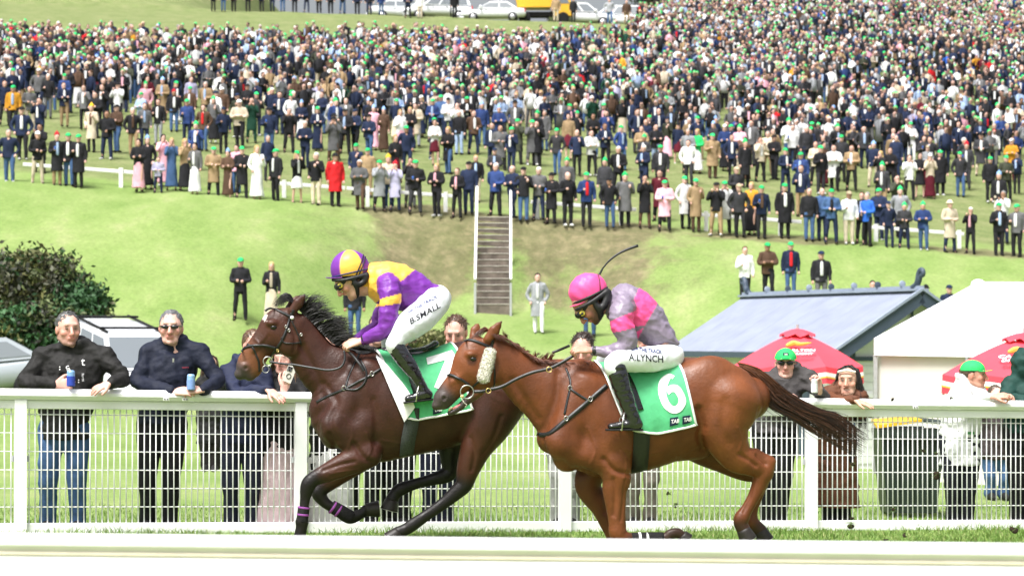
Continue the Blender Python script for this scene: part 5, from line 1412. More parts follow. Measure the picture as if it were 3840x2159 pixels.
def folds(V, F, amp=.006, sc=22, seed=0, ax=(1, 1, 1)):
    """cloth folds pushed along the normals"""
    P = V * np.array(ax); x = vnoise(P, sc, seed); y = vnoise(P, sc*2.1, seed + 1)
    d = 1 - np.abs(x) * 1.4
    return V + normals_of(V, F) * (amp*(d - .4) + amp*.4*y)[:, None]

def dome(c, f, u, r, a0=1.57, n1=9, n2=28, flat=1.):
    """half-ellipsoid shell; r = (along f, up, across)"""
    f, u = unit(f), unit(u); rt = np.cross(f, u); V = []
    for i in range(n1 + 1):
        a = a0 * i / n1
        for j in range(n2):
            b = 2*math.pi*j/n2
            V.append(np.array(c) + r[1]*math.cos(a)*u + math.sin(a)*(r[0]*math.cos(b)*f + r[2]*math.sin(b)*rt))
    F = np.array([(i*n2+j, (i+1)*n2+j, (i+1)*n2+(j+1) % n2, i*n2+(j+1) % n2) for i in range(n1) for j in range(n2)])
    return np.array(V), F

def brim(c, f, u, r0, length, width, drop=.25, n=15, thick=.006):
    """curved peak on the front of a cap; r0 = (along f, across)"""
    f, u = unit(f), unit(u); rt = np.cross(f, u); V = []
    for lay in (0, 1):
        for k in (0., .5, 1.):
            for j in range(n):
                b = -width + 2*width*j/(n-1)
                e = length*k*math.cos(b*1.57/width*.92)
                V.append(np.array(c) + (r0[0]*math.cos(b) + e)*f + r0[1]*math.sin(b)*rt*(1 + .05*k) - u*(drop*e + lay*thick - .018*k*math.cos(b*1.57/width)**2 + .004))
    F = []
    for lay in (0, 1):
        for k in (0, 1):
            for j in range(n-1):
                q = [lay*3*n + k*n + j, lay*3*n + (k+1)*n + j, lay*3*n + (k+1)*n + j+1, lay*3*n + k*n + j+1]
                F.append(q if lay == 0 else q[::-1])
    for j in range(n-1): F.append([2*n+j, 5*n+j, 5*n+j+1, 2*n+j+1])
    return np.array(V), np.array(F)

# ---------------------------------------------------------------- jockeys
def jockey(fr, J, label):
    k = lambda p, w=0.: fr.loc(*p, w)
    m_ = lambda p, r: fr.m(p[0], r)
    f, u = unit((J['f'][0], 0, J['f'][1])), unit((J['u'][0], 0, J['u'][1]))
    hc = k(J['head']); s = J['hs']
    B = Sculpt(.02)
    P = head_prims(B, hc, f, u, s, J['skin'], J.get('beard'), J.get('mouth', False), eyes=False)
    B.chain([(P(-.01, -.06), .058, J['skin']), (k(J['neck']), .062, J['skin']), (k(J['spine'][1]), .10, J['skin'])], k=.03)
    B.chain([(k(J['spine'][1]), (.09, .13), J['skin']), (k(J['spine'][2]), (.08, .12), J['skin']), (k(J['hip']), (.09, .13), J['skin'])], k=.03)
    for sd, A in ((-1, J['arm']), (1, J['arm2'])):
        B.chain([(k(p, w), max(m_(p, r) - .022, .024), J['skin']) for p, r, w in A], k=.02)
    for L in (J['leg'], J['leg2']):
        B.chain([(k(p, w), m_(p, r) - .02, J['skin']) for p, r, w in L], k=.02)
    for L in (J['boot'], J['boot2']):
        B.chain([(k(p, w), max(m_(p, r) - .02, .02), J['skin']) for p, r, w in L], k=.02)
    v, fa = B.polygonise(.018); parts = [(v, fa, B.colours(v, .006))]
    H = Sculpt(.02); head_prims(H, hc, f, u, s, J['skin'], J.get('beard'), J.get('mouth', False), eyes=False)
    parts.append(sculpt_out(H, .0055, 0, .004))
    for wp, d, n, sd, cu in J['hands']:
        Hh = Sculpt(.01); hand_prims(Hh, k(*wp), d, n, sd, cu, .02, J['skin'], 1.08); parts.append(sculpt_out(Hh, .0052, 0))
    V, F, C = merge(parts)
    body = add('person', fr.world(V), F, M_SKIN, base=fr.world([k(J['hip'])])[0], col=C, label=label, cat='person', group='jockeys')
    # silks
    S = Sculpt(.035)
    T = []
    for (t, b, hw) in J['torso']:
        a, c = k(t), k(b); T.append(((a + c)/2, (np.linalg.norm(a - c)/2, hw), (1, 1, 1), unit(a - c)))
    S.chain(T, k=.03, reg=0)
    for A in (J['arm'], J['arm2']): S.chain([(k(p, w), m_(p, r)) for p, r, w in A], k=.03, reg=1)
    V, F = S.polygonise(.0092); V = relax(V, F, 2); reg = S.region(V); pxy = fr.pix(V)
    V = folds(V, F, .0055, 22, J['seed'], (1.2, .5, 1.2)); V = folds(V, F, .0018, 50, J['seed'] + 3, (1, .5, 1.5))
    add('silks', fr.world(V), F, M_SILK, body, col=J['silk'](pxy, reg, V), label=J['silk_label'])
    # cuffs
    p, r, w = J['arm'][-1]; q = J['arm'][-2]; a, c = k(p, w), k(q[0], q[2]); d = unit(a - c); mb = MB(); rr = m_(p, r)
    mb.lathe(a - d*.022, [(rr*.92, 0), (rr*1.06, .008), (rr*1.06, .026), (rr*.85, .032)], 14, d); add('cuff', fr.world(mb.v), mb.f, M_LEATHER, body, smooth=True)
    # breeches
    S = Sculpt(.04)
    S.chain([(k(p), (m_(p, r), hw)) for p, r, hw in J['seat']], k=.04)
    for L in (J['leg'], J['leg2']): S.chain([(k(p, w), m_(p, r)) for p, r, w in L], k=.05)
    V, F = S.polygonise(.0105); V = relax(V, F, 2); V = folds(V, F, .004, 20, J['seed'] + 9)
    o = add('breeches', fr.world(V), F, M_BREECH, body, label='white race breeches with lettering on the thigh')
    BS = Surf(fr, V, F)
    for txt, p0, ex, ey, bold, mt in J['texts']:
        decal('lettering', BS, text_mesh(txt, bold), p0, ex, ey, mt, o, off=.0035)
    # boots
    for L, ft in ((J['boot'], J['foot']), (J['boot2'], J['foot2'])):
        S = Sculpt(.015)
        S.chain([(k(p, w), (m_(p, r), m_(p, r)*.92)) for p, r, w in L], k=.015)
        S.chain([(k(p, w), (m_(p, r), .036)) for p, r, w in ft], k=.03)
        V, F = S.polygonise(.0095); V = relax(V, F, 1); V = folds(V, F, .0022, 45, J['seed'] + 5, (1, 1, 2.2))
        o = add('boot', fr.world(V), F, M_BOOT, body)
        a, b = k(ft[0][0], ft[0][2]), k(ft[-1][0], ft[-1][2]); mb = MB()
        mb.bar(a + (0.035, 0, -m_(ft[0][0], ft[0][1])), b + (-.035, 0, -m_(ft[-1][0], ft[-1][1])*1.05), .068, .014, bev=.004)
        add('sole', fr.world(mb.v), mb.f, M_RUBBER, o)
        mid = (a*.35 + b*.65); mb = MB(); mb.tube([mid + (0, -.058, -.03), mid + (.01, -.058, .05), mid + (.03, -.02, .10), mid + (.03, .02, .10), mid + (.01, .058, .05), mid + (0, .058, -.03), mid + (0, -.058, -.03)], .006, 6)
        add('stirrup_iron', fr.world(mb.v), mb.f, M_STEEL, J['saddle'] if False else o)
    # helmet: dome, liner, peak, straps
    hf, hu = unit((J['hf'][0], 0, J['hf'][1])), unit((-J['hf'][1], 0, J['hf'][0]))
    if hu[2] < 0: hu = -hu
    c = k(J['hc']); rx, ry = m_(J['hc'], J['hr'][0]), m_(J['hc'], J['hr'][1]); rz = rx*.80
    V, F = dome(c, hf, hu, (rx, ry, rz), J.get('a0', 1.93), 22, 56)
    rt = np.cross(hf, hu); rel = V - c
    V = V + unit(hu)*(.0)
    az = np.degrees(np.arctan2(rel @ rt, rel @ hf))
    V = V + (rel / np.linalg.norm(rel, axis=1)[:, None]) * (vnoise(V*np.array((1, 1, .6)), 55, J['seed'])*J.get('hw', .0006))[:, None]
    helm = add('helmet', fr.world(V), F, M_SILK, body, col=J['helm'](az, V), label=J['helm_label'])
    rim = c + hu*ry*math.cos(J.get('a0', 1.93))
    V, F = brim(rim, hf, hu, (rx*.93, rz*.93), m_(J['hc'], J['peak']), 1.05, J.get('drop', .12))
    add('peak', fr.world(V), F, M_SILK, helm, col=np.tile(J['peakc'], (len(V), 1)))
    V, F = dome(c + hu*ry*.02, hf, hu, (rx*.95, ry*.93, rz*.95), J.get('a0', 1.93) + .22, 12, 40)
    add('liner', fr.world(V), F, M_HARD, helm)
    for nf, nu, h_, mt, rad in J['bands']:
        a = np.linspace(0, 2*math.pi, 61); nl = math.hypot(nf, nu); nf, nu = nf/nl, nu/nl; rr = math.sqrt(1 - h_*h_)
        q = np.stack([c + 1.012*(rx*(h_*nf - rr*math.cos(t)*nu)*hf + ry*(h_*nu + rr*math.cos(t)*nf)*hu + rz*rr*math.sin(t)*rt) for t in a])
        mb = MB(); mb.tube(q, rad, 5, cap=False); add('band', fr.world(mb.v), mb.f, mt, helm)
    S = Sculpt(.012)
    for pp in J['harness']: S.chain([(k(p, w), r) for p, w, r in pp], k=.012, sub=2)
    V, F = S.polygonise(.007); add('harness', fr.world(relax(V, F, 1)), F, M_HARD, helm)
    # goggles
    S = Sculpt(.01)
    for d in (-1, 1): S.ball(P(.088, .018, d*.034), (.026*s, .027*s, .036*s), up=u, ax=f, k=.012)
    S.chain([(P(.085, .020, -.05), (.016, .008)), (P(.03, .022, -.083), (.013, .006)), (P(-.03, .03, -.090), (.012, .006))], up=u, k=.006)
    S.chain([(P(.085, .020, .05), (.016, .008)), (P(.03, .022, .083), (.013, .006)), (P(-.03, .03, .090), (.012, .006))], up=u, k=.006)
    V, F = S.polygonise(.006); gg = add('goggles', fr.world(relax(V, F, 1)), F, M_HARD, body)
    e = P(.080, .018, -.068)*.5 + P(.080, .018, .068)*.5
    sgn = -1 if P(0, 0, -.06)[1] < P(0, 0, .06)[1] else 1
    mb = MB(); mb.lathe(P(.078, .018, sgn*.062), [(.002, 0), (.022, .002), (.022, .008), (.018, .010), (.002, .008)], 16, (-.25, -1, 0), (0, 0, 1)); add('lens', fr.world(mb.v), mb.f, M_LENS, gg, smooth=True)
    mb = MB(); mb.lathe(P(.082, .018, sgn*.074), [(.001, 0), (.008, .001), (.009, .003), (.001, .004)], 12, (-.25, -1, 0), (0, 0, 1)); add('vent', fr.world(mb.v), mb.f, M_HARD, gg, smooth=True)
    return body

M_BREECH = mat('white_nylon', (.78, .80, .84), .5, .35, var=.03, scale=20, bump=.35, bscale=14)
M_BOOT = mat('black_boot', (.010, .010, .012), .16, .6, var=.2, scale=20, coat=.5, bump=.15, bscale=30)
M_RUBBER = mat('black_rubber', (.012, .012, .012), .7, .3, var=.2)
M_HARD = mat('black_padding', (.012, .012, .013), .5, .4, var=.2, scale=40)
M_LENS = mat('yellow_lens', (.55, .46, .06), .2, .6, var=.05)
M_INK = mat('black_print', (.010, .010, .016), .6, .3, var=0)
M_INK2 = mat('blue_print', (.03, .045, .14), .6, .3, var=0)
PUR, YEL = np.array((.165, .028, .30)), np.array((.88, .46, .07))
PINK, GREY = np.array((.86, .085, .29)), np.array((.215, .175, .24))

def side_of(p, a, b):
    """>0 to the right of a->b in photo space (y down)"""
    return (b[0]-a[0])*(p[:, 1]-a[1]) - (b[1]-a[1])*(p[:, 0]-a[0])
def silk1(p, reg, V):
    C = np.tile(YEL, (len(p), 1))
    C[side_of(p, cJ(1770,440), cJ(1480,690)) < 0] = PUR
    C[(side_of(p, cJ(1500,670), cJ(1150,1150)) < 0) & (p[:, 1] > cJ(0,680)[1])] = PUR
    arm = reg == 1; C[arm] = PUR
    b1, b2 = side_of(p, cJ(1100,1000), cJ(1550,875)), side_of(p, cJ(1100,1130), cJ(1550,1065))
    C[arm & (b1 > 0) & (b2 < 0)] = YEL
    return C
def silk2(p, reg, V):
    C = np.tile(GREY, (len(p), 1))
    l1 = side_of(p, cL(1470,400), cL(1300,760)); l2 = side_of(p, cL(1800,700), cL(1560,1130))
    C[(l1 < 0) & (l2 > 0)] = PINK
    C[(side_of(p, cL(1640,1080), cL(1390,1230)) > 0) & (l2 > 0) & (p[:, 1] > cL(0,1100)[1]) & (p[:, 0] > cL(1380,0)[0])] = GREY
    arm = reg == 1; C[arm] = GREY
    b1, b2 = side_of(p, cL(930,1010), cL(1330,850)), side_of(p, cL(960,1230), cL(1400,1130))
    C[arm & (b1 > 0) & (b2 < 0)] = PINK
    return C
def helm1(az, V):
    a = (az + 360) % 360; near = np.abs((a - 90 + 180) % 360 - 180) if False else np.abs((az - HELM_NEAR + 180) % 360 - 180)
    C = np.tile(PUR, (len(az), 1)); C[(near < 44) | (near > 136)] = YEL; return C
HELM_NEAR = 90.

ap, op = cA, cB
skinJ = (.62, .35, .27)
J1 = dict(head=cJ(562,642), hs=1.22, f=(-.75,-.66), u=(-.66,.75), skin=skinJ, mouth=True, neck=cJ(820,800), hip=(1630,1130), seed=3,
    spine=[cJ(900,700), cJ(1250,640), cJ(1700,740)],
    torso=[(cJ(905,430), cJ(815,880), .075), (cJ(1010,330), cJ(900,960), .13), (cJ(1240,285), cJ(1080,1080), .185), (cJ(1520,340), cJ(1300,1150), .185), (cJ(1780,445), (1500,1165), .165), ((1600,1032), (1556,1160), .15), ((1640,1066), (1600,1130), .13)],
    arm=[(cJ(1270,740), 44, -.185), (cJ(1300,880), 42, -.225), (cJ(1310,1050), 38, -.25), (ap(1320,640), 37, -.26), (ap(1310,735), 34, -.26), (ap(1225,800), 29, -.23), (ap(1125,845), 18, -.19)],
    arm2=[(cJ(1250,740), 44, .185), (cJ(1280,1000), 40, .25), (ap(1270,650), 36, .26), (ap(1245,740), 32, .25), (ap(1150,800), 27, .16), (ap(1060,850), 18, .05)],
    hands=[((ap(1090,857), -.18), (-1, .05, -.28), (-.15, .55, -.8), -1, (1.0, 1.05, 1.1, 1.1)), ((ap(1040,860), .04), (-1, -.1, -.3), (-.1, -.5, -.85), 1, 1.1)],
    seat=[((1600,1130), 62, .15), ((1640,1120), 52, .15)],
    leg=[((1630,1138), 54, -.10), ((1578,1190), 58, -.20), ((1522,1231), 52, -.27), (ap(1400,830), 37, -.31), (ap(1370,890), 33, -.325), (ap(1390,925), 27, -.33)],
    leg2=[((1632,1138), 52, .10), ((1580,1195), 52, .20), ((1525,1240), 45, .27), (ap(1360,820), 37, .31), (ap(1330,880), 32, .325), (ap(1350,925), 27, .33)],
    boot=[(ap(1385,905), 33, -.33), (ap(1430,975), 32, -.335), (ap(1500,1070), 29, -.34), (ap(1570,1180), 21, -.345), (ap(1610,1260), 20, -.345)],
    boot2=[(ap(1345,905), 33, .33), (ap(1400,975), 32, .335), (ap(1480,1070), 29, .34), (ap(1550,1180), 21, .345), (ap(1590,1260), 20, .345)],
    foot=[(ap(1645,1285), 17, -.345), (ap(1590,1295), 18, -.345), (ap(1480,1318), 14, -.345)],
    foot2=[(ap(1625,1285), 17, .345), (ap(1570,1295), 18, .345), (ap(1460,1318), 14, .345)],
    texts=[('B.SMALL', ap(1497,722), (31, -17.5), (-6, -29), .012, M_INK), ('OFF THE TRACK', ap(1468,652), (15.5, -9.2), (-4, -16), .03, M_INK2)],
    hc=cJ(560,440), hr=(74,72), hf=(-1,-.09), helm=helm1, helm_label='purple and yellow quartered skull cap', peak=26, peakc=PUR,
    bands=[(.14, 1, -.20, mat('navy_band', (.02,.035,.12), .6), .006), (.89, .45, -.34, M_HARD, .0055), (.89, .45, -.47, M_HARD, .0055)],
    harness=[[(cJ(620,600), -.105, .016), (cJ(650,700), -.102, .022), (cJ(690,800), -.09, .018), (cJ(700,900), -.06, .016), (cJ(690,960), -.02, .014)],
             [(cJ(860,560), -.085, .030), (cJ(820,660), -.09, .028), (cJ(740,720), -.098, .024), (cJ(650,700), -.1, .022)],
             [(cJ(240,640), -.05, .014), (cJ(400,650), -.10, .014), (cJ(600,610), -.115, .016), (cJ(800,560), -.10, .02)]],
    silk=silk1, silk_label='yellow silks with purple lower body, purple sleeves and yellow armbands')
J2 = dict(head=cL(544,700), hs=1.2, f=(-.53,-.85), u=(-.85,.53), skin=(.50,.26,.19), beard=(.10,.05,.035), neck=cL(860,720), hip=(2500,1320), seed=13,
    spine=[cL(900,700), cL(1200,640), cL(1650,900)],
    torso=[(cL(935,440), cL(900,900), .08), (cL(1050,370), cL(930,1000), .13), (cL(1290,302), cL(1050,1150), .185), (cL(1560,460), cL(1230,1300), .19), (cL(1800,690), (2385,1272), .175), (cL(2010,1000), (2420,1292), .165), (cL(2140,1200), (2470,1296), .155), (cL(2190,1370), (2510,1294), .13)],
    arm=[(cL(1180,730), 44, -.19), (cL(1140,880), 45, -.23), (cL(1150,1080), 43, -.255), (op(1700,790), 38, -.265), (op(1680,870), 34, -.265), (op(1570,895), 27, -.235), (op(1430,890), 17, -.20)],
    arm2=[(cL(1150,730), 44, .19), (cL(1230,860), 38, .26), ((2338,1196), 33, .31), ((2312,1176), 28, .31), ((2280,1150), 18, .27)],
    hands=[((op(1395,885), -.195), (-1, .05, .05), (-.1, .5, -.85), -1, (1.0, 1.05, 1.1, 1.1)), (((2276,1146), .27), (-.6, -.1, .7), (-.6, -.5, -.5), 1, 1.1)],
    seat=[((2470,1338), 44, .15), ((2515,1332), 44, .15)],
    leg=[((2512,1338), 48, -.10), ((2440,1346), 48, -.20), ((2370,1350), 45, -.27), ((2312,1356), 40, -.315), ((2300,1378), 34, -.33), ((2312,1405), 28, -.335)],
    leg2=[((2512,1338), 48, .10), ((2430,1346), 48, .20), ((2350,1345), 45, .27), ((2280,1346), 38, .315), ((2270,1370), 33, .33), ((2290,1405), 28, .335)],
    boot=[((2312,1382), 37, -.335), ((2326,1430), 35, -.34), ((2346,1490), 31, -.345), ((2372,1560), 27, -.35), ((2385,1588), 22, -.35)],
    boot2=[((2282,1382), 37, .335), ((2300,1430), 35, .34), ((2326,1490), 31, .345), ((2352,1560), 27, .35), ((2365,1588), 22, .35)],
    foot=[((2392,1592), 18, -.35), ((2350,1592), 17, -.35), ((2290,1598), 12, -.35)],
    foot2=[((2372,1592), 18, .35), ((2330,1592), 17, .35), ((2270,1598), 12, .35)],
    texts=[('A.LYNCH', op(1712,966), (31, 2.0), (-1, -36), .010, M_INK), ('OFF THE TRACK', op(1728,888), (15.6, 1.6), (-1, -19), .03, M_INK2)],
    hc=cL(520,450), hr=(73,68), hf=(-.9,-.42), helm=lambda az, V: np.tile(PINK, (len(az), 1)), helm_label='bright pink skull cap cover with black straps', peak=20, peakc=PINK, drop=.3, hw=.0035,
    bands=[(0, 1, -.27, M_HARD, .010), (.92, .38, -.50, M_HARD, .004)],
    harness=[[(cL(620,640), -.105, .018), (cL(700,760), -.10, .026), (cL(760,880), -.08, .024), (cL(720,980), -.04, .014)],
             [(cL(880,480), -.075, .034), (cL(850,640), -.09, .034), (cL(780,760), -.10, .03), (cL(680,720), -.1, .022)],
             [(cL(300,800), -.05, .013), (cL(430,740), -.10, .014), (cL(640,620), -.115, .018), (cL(850,470), -.09, .022)]],
    silk=silk2, silk_label='mauve grey silks with a pink band round the body and pink armbands')
_f = unit((J1['hf'][0], 0, J1['hf'][1])); _u = unit((-J1['hf'][1], 0, J1['hf'][0])); _u = _u if _u[2] > 0 else -_u
HELM_NEAR = 90. if np.cross(_f, _u)[1] < 0 else -90.
jockey(BAY, J1, 'jockey in yellow and purple silks crouched low on the leading bay horse')
jockey(CHE, J2, 'jockey in mauve grey and pink silks with pink cap, pushing on the chestnut horse')
# whip carried upright behind the second jockey
w0 = [CHE.loc(*p, w) for p, w in (((2240,1045), .25), (cB(1480,270), .25), (cB(1500,230), .25), (cB(1550,170), .25), (cB(1620,115), .25), (cB(1700,75), .25), (cB(1785,45), .25))]
w0 = [CHE.loc(2268, 1150, .27), CHE.loc(2258, 1110, .265)] + w0
ro = empty('riding_whip', CHE.world([w0[0]])[0], label='black padded riding whip raised behind the pink capped jockey', cat='whip')
q = spline(w0[:5], 14); mb = MB(); mb.tube(q, np.linspace(.011, .008, 14), 8); add('handle', CHE.world(mb.v), mb.f, M_LEATHER, ro, smooth=True)
q = spline(w0[4:], 14); mb = MB(); mb.tube(q, np.linspace(.006, .012, 14), 8); add('padded_tip', CHE.world(mb.v), mb.f, M_LEATHER, ro, smooth=True)
# ---------------------------------------------------------------- spectators leaning on the fence
M_JEAN = mat('blue_denim', attr='Col', rough=.85, spec=.15, var=.3, scale=9, bump=.5, bscale=18)
M_GLOSS = mat('dark_glasses', (.008,.008,.010), .1, .6, var=0)
def near_person(label, head, s, fyaw, sx, arms, legs, top, bot, hem, skin=SKIN, hair=None, hairm='short', cap=None, dY=.34, bulk=1., mouth=False, beard=None, glasses=None, collar=None,
                pel=None, hands=(), fpitch=0., neckc=None, low=None, trim=None, seed=0, detail=True, skirt=None, torso_w=None, long_hair=None, group='spectators leaning on the fence', nosepx=None):
    Yf = fence_at(sx)[1]; Y0 = Yf + dY
    W = lambda p: px(p[0], p[1], Y0 + (p[2] if len(p) > 2 else 0.))
    k = FPX/Y0
    hc = W(head); f = np.array([math.sin(fyaw)*math.cos(fpitch), -math.cos(fyaw)*math.cos(fpitch), math.sin(fpitch)]); u = np.array([-math.sin(fyaw)*math.sin(fpitch)*1., math.cos(fyaw)*math.sin(fpitch), math.cos(fpitch)])
    pelv = W(pel); sh = [W(a[0]) for a in arms]; zg = float(ground_z(pelv[0], Y0))
    neck = (sh[0] + sh[1])/2 + np.array([0, .03, .05]); wS = np.linalg.norm(sh[0] - sh[1])/2
    tw = torso_w or wS*.98
    hips = [pelv + np.array([d*.10*bulk, 0, -.02]) for d in (-1, 1)]
    feet = [np.array([W((lx, 1900))[0], Y0 + .02, zg + .07]) for lx in legs]
    knees = [(h_*.5 + ft*.5) + np.array([0, -.05, 0]) for h_, ft in zip(hips, feet)]
    B = Sculpt(.02); Pf = head_prims(B, hc, f, u, s, skin, beard, mouth, k=.012)
    B.chain([(Pf(-.02, -.05), .056*s, skin), (neck, .062*s, skin), (neck - (0, 0, .12), .09, skin)], k=.03)
    B.chain([(neck - (0, -.02, .10), (.10, tw*.75), skin), ((neck + pelv)/2, (.11*bulk, tw*.75), skin), (pelv, (.11*bulk, .15*bulk), skin)], up=(0, 1, 0), k=.03)
    for a in arms: B.chain([(W(q), r, skin) for q, r in zip(a, (.045, .030, .024))], k=.02)
    for h_, kn, ft in zip(hips, knees, feet): B.chain([(h_, .085*bulk, skin), (kn, .058, skin), (ft, .042, skin)], k=.02)
    v, F = B.polygonise(.024); parts = [(v, F, B.colours(v, .008))]
    Hs = Sculpt(.02); head_prims(Hs, hc, f, u, s, skin, beard, mouth); parts.append(sculpt_out(Hs, .0070 if detail else .013, 0, .0045))
    for (wp, d, n, sd, cu, sp) in hands:
        Hh = Sculpt(.01); hand_prims(Hh, W(wp), d, n, sd, cu, sp, skin, 1.12); parts.append(sculpt_out(Hh, .0064, 0))
    V, F, C = merge(parts)
    o = add('person', V, F, M_SKIN, base=(pelv[0], Y0, zg), col=C, label=label, cat='person', group=group)
    # jacket
    S = Sculpt(.04); T0 = np.array(top); up = (0, 1, 0)
    lw = W(hem)
    mid = neck*.5 + pelv*.5
    S.chain([(neck + (0, 0, -.02), (.085, tw*.62)), (neck - (0, -.01, .09), (.135*bulk, tw*.98)), (mid + (0, 0, .04), (.155*bulk, tw*1.0)), (pelv + (0, 0, .05), (.15*bulk, .19*bulk)), (np.array([pelv[0], Y0, lw[2]]), (.15*bulk, (low or .19)*bulk))], up=up, k=.04)
    for a in arms: S.chain([(W(a[0]) - (0, 0, .025), .070*bulk), (W(a[0])*.5 + W(a[1])*.5, .068*bulk), (W(a[1]), .060*bulk), (W(a[1])*.45 + W(a[2])*.55, .054*bulk), (W(a[2]), .044)], k=.045)
    for a in arms: S.cone(neck + (0, .015, .055), W(a[0]) + (0, .01, .012), .060*s, .070*bulk, k=.06)
    if collar:
        c0 = neck + (0, -.005, .075); rr = .080*s
        ring_ = [c0 + np.array([math.cos(t)*rr*1.15, math.sin(t)*rr, .02*math.sin(t)]) for t in np.linspace(math.pi/2 - 2.55, math.pi/2 + 2.55, 13)]
        S.chain([(q, (.034, .020) if collar == 'stand' else (.044, .036)) for q in ring_], k=.02)
        if collar == 'hood': S.ball(neck + (0, .10, .03), (.09, .07, .12), up=(0, 0, 1), ax=(0, 1, 0), k=.05)
        if collar == 'hood_up': S.ball(hc + (-.01, .03, .02), (.135*s, .15*s, .125*s), up=(0, 0, 1), ax=(0, 1, 0), k=.05); S.ball(hc + f*.12*s, (.10*s, .11*s, .085*s), k=.02, sub=True)
    if collar in ('stand', 'hood'): S.cone(neck + (0, -.13, .12), neck + (0, -.17, -.055), .050*s, .008, k=.012, sub=True)
    v, F = S.polygonise(.0125 if detail else .017); v = relax(v, F, 2); v[:, 2] = np.maximum(v[:, 2], lw[2]); v = folds(v, F, .012, 13, seed, (1, .7, 1.5)); v = folds(v, F, .0045, 33, seed + 4, (1, .6, 1.2))
    jc = np.tile(T0, (len(v), 1))
    if trim is not None: jc = trim(v, jc, neck, pelv)
    jk = add('jacket', v, F, M_CLOTHA, o, col=jc); JS = v, F
    # trousers or skirt
    S = Sculpt(.04)
    if skirt: S.chain([(pelv + (0, 0, .08), (.13*bulk, .17*bulk)), (pelv - (0, 0, .2), (.16*bulk, .20*bulk)), (np.array([pelv[0], Y0, zg + skirt]), (.2*bulk, .25*bulk))], up=up)
    else:
        S.cone(pelv + (0, 0, .06), pelv - (0, 0, .06), (.135*bulk, .175*bulk), (.13*bulk, .175*bulk), up=up)
        for h_, kn, ft in zip(hips, knees, feet): S.chain([(h_, .105*bulk), (kn, .080*bulk), ((kn + ft)/2, .068*bulk), (ft, .072)], k=.03)
    v, F = S.polygonise(.016 if detail else .02); v = relax(v, F, 2); v = folds(v, F, .006, 17, seed + 2, (1, 1, .8))
    add('skirt' if skirt else 'trousers', v, F, M_JEAN if bot == 'jeans' else M_CLOTHA, o, col=np.tile((.06,.115,.24) if bot == 'jeans' else bot, (len(v), 1)))
    for ft in feet:
        S = Sculpt(.02); S.chain([(ft + (0, .05, -.03), .045), (ft + (0, -.06, -.025), .046), (ft + (0, -.19, -.04), .034)])
        v, F = S.polygonise(.018); add('shoe', v, F, M_RUBBER, o)
    # hair / cap / glasses
    r_ = np.cross(f, u)
    if hair is not None:
        S = Sculpt(.012)
        S.ball(Pf(-.026, .038), (.098*s, .098*s, .084*s), up=u, ax=f, ca=hair)
        if hairm == 'long':
            for d in (-1, 1): S.chain([(Pf(-.02, .03, d*.06), (.05*s, .04*s), hair), (Pf(-.045, -.09, d*.085), (.05*s, .042*s), hair), (Pf(-.055, -.24, d*.095), (.04*s, .035*s), hair), (Pf(-.05, -.33, d*.08), (.02*s, .02*s), hair)], up=f, k=.03)
            S.chain([(Pf(-.06, .03), (.06*s, .08*s), hair), (Pf(-.08, -.15), (.05*s, .10*s), hair), (Pf(-.08, -.30), (.03*s, .08*s), hair)], up=f, k=.03)
        S.ball(Pf(.085, -.030 if hairm == 'short' else -.018), ((.088 if hairm == 'short' else .11)*s, (.105 if hairm == 'short' else .128)*s, (.062 if hairm == 'short' else .078)*s), up=u, ax=f, k=.012, sub=True)
        if hairm == 'short': S.ball(Pf(-.01, -.10), (.12*s, .085*s, .15*s), up=u, ax=f, k=.012, sub=True)
        if cap is not None: S.ball(Pf(-.012, .13), (.16*s, .085*s, .16*s), up=u, ax=f, k=.01, sub=True)
        v, F = S.polygonise(.009); v = relax(v, F, 1); nrm = normals_of(v, F); v = v + nrm*(.004*vnoise(v, 130, seed) + .003*vnoise(v, 260, seed + 1))[:, None]*s
        ho = add('hair', v, F, M_HAIR, o, col=np.tile(hair, (len(v), 1))*(1 + .35*vnoise(v, 90, 5))[:, None].clip(.4, 1.8))
        if (hairm == 'tousled' or hairm == 'short') and cap is None:
            g = np.random.default_rng(seed); up_i = np.where((v - hc) @ u > .045*s)[0]; pick = g.choice(up_i, min(260, len(up_i)), replace=False); d = nrm[pick] + g.normal(size=(len(pick), 3))*.5 + np.array([.3, 0, .1]); d /= np.linalg.norm(d, axis=1)[:, None]
            ln = .030 if hairm == 'tousled' else .012; t = np.linspace(0, 1, 5)[None, :, None]
            cu = v[pick][:, None, :] + d[:, None, :]*t*ln*s + np.array([0, 0, -1])*t*t*ln*.5
            sv, sF = strands(cu, np.full(len(pick), .0028)); add('hair_ends', sv, sF, M_HAIR, ho, col=np.repeat(np.array(hair)*g.uniform(.6, 1.6, (len(pick), 1)), 15, 0))
    if hairm == 'long' and hair is not None:
        g = np.random.default_rng(seed + 9); n_ = 420; C_ = np.zeros((n_, 9, 3))
        for q in range(n_):
            sd = 1 if g.uniform() < .5 else -1; w0 = g.uniform(.0, .095); ln = g.uniform(.22, .40)
            pts = [Pf(-.02 + g.normal()*.03, .125, sd*.012), Pf(-.025 + g.normal()*.03, .10, sd*(.05 + w0*.3)), Pf(-.03 + g.normal()*.035, .0, sd*(.086 + g.uniform(0, .014))), Pf(-.045 + g.normal()*.035, -.12, sd*(.094 + g.uniform(0, .035))), Pf(-.05 + g.normal()*.03, -.10 - ln*.75, sd*(.085 + g.uniform(-.02, .06)))]
            C_[q] = spline(np.array(pts), 9)
        sv, sF = strands(C_, .0030*g.uniform(.6, 1.3, n_), .3); add('hair_strands', sv, sF, M_HAIR, ho, col=np.repeat(np.array(hair)*g.uniform(.6, 2.4, (n_, 1)), 27, 0))
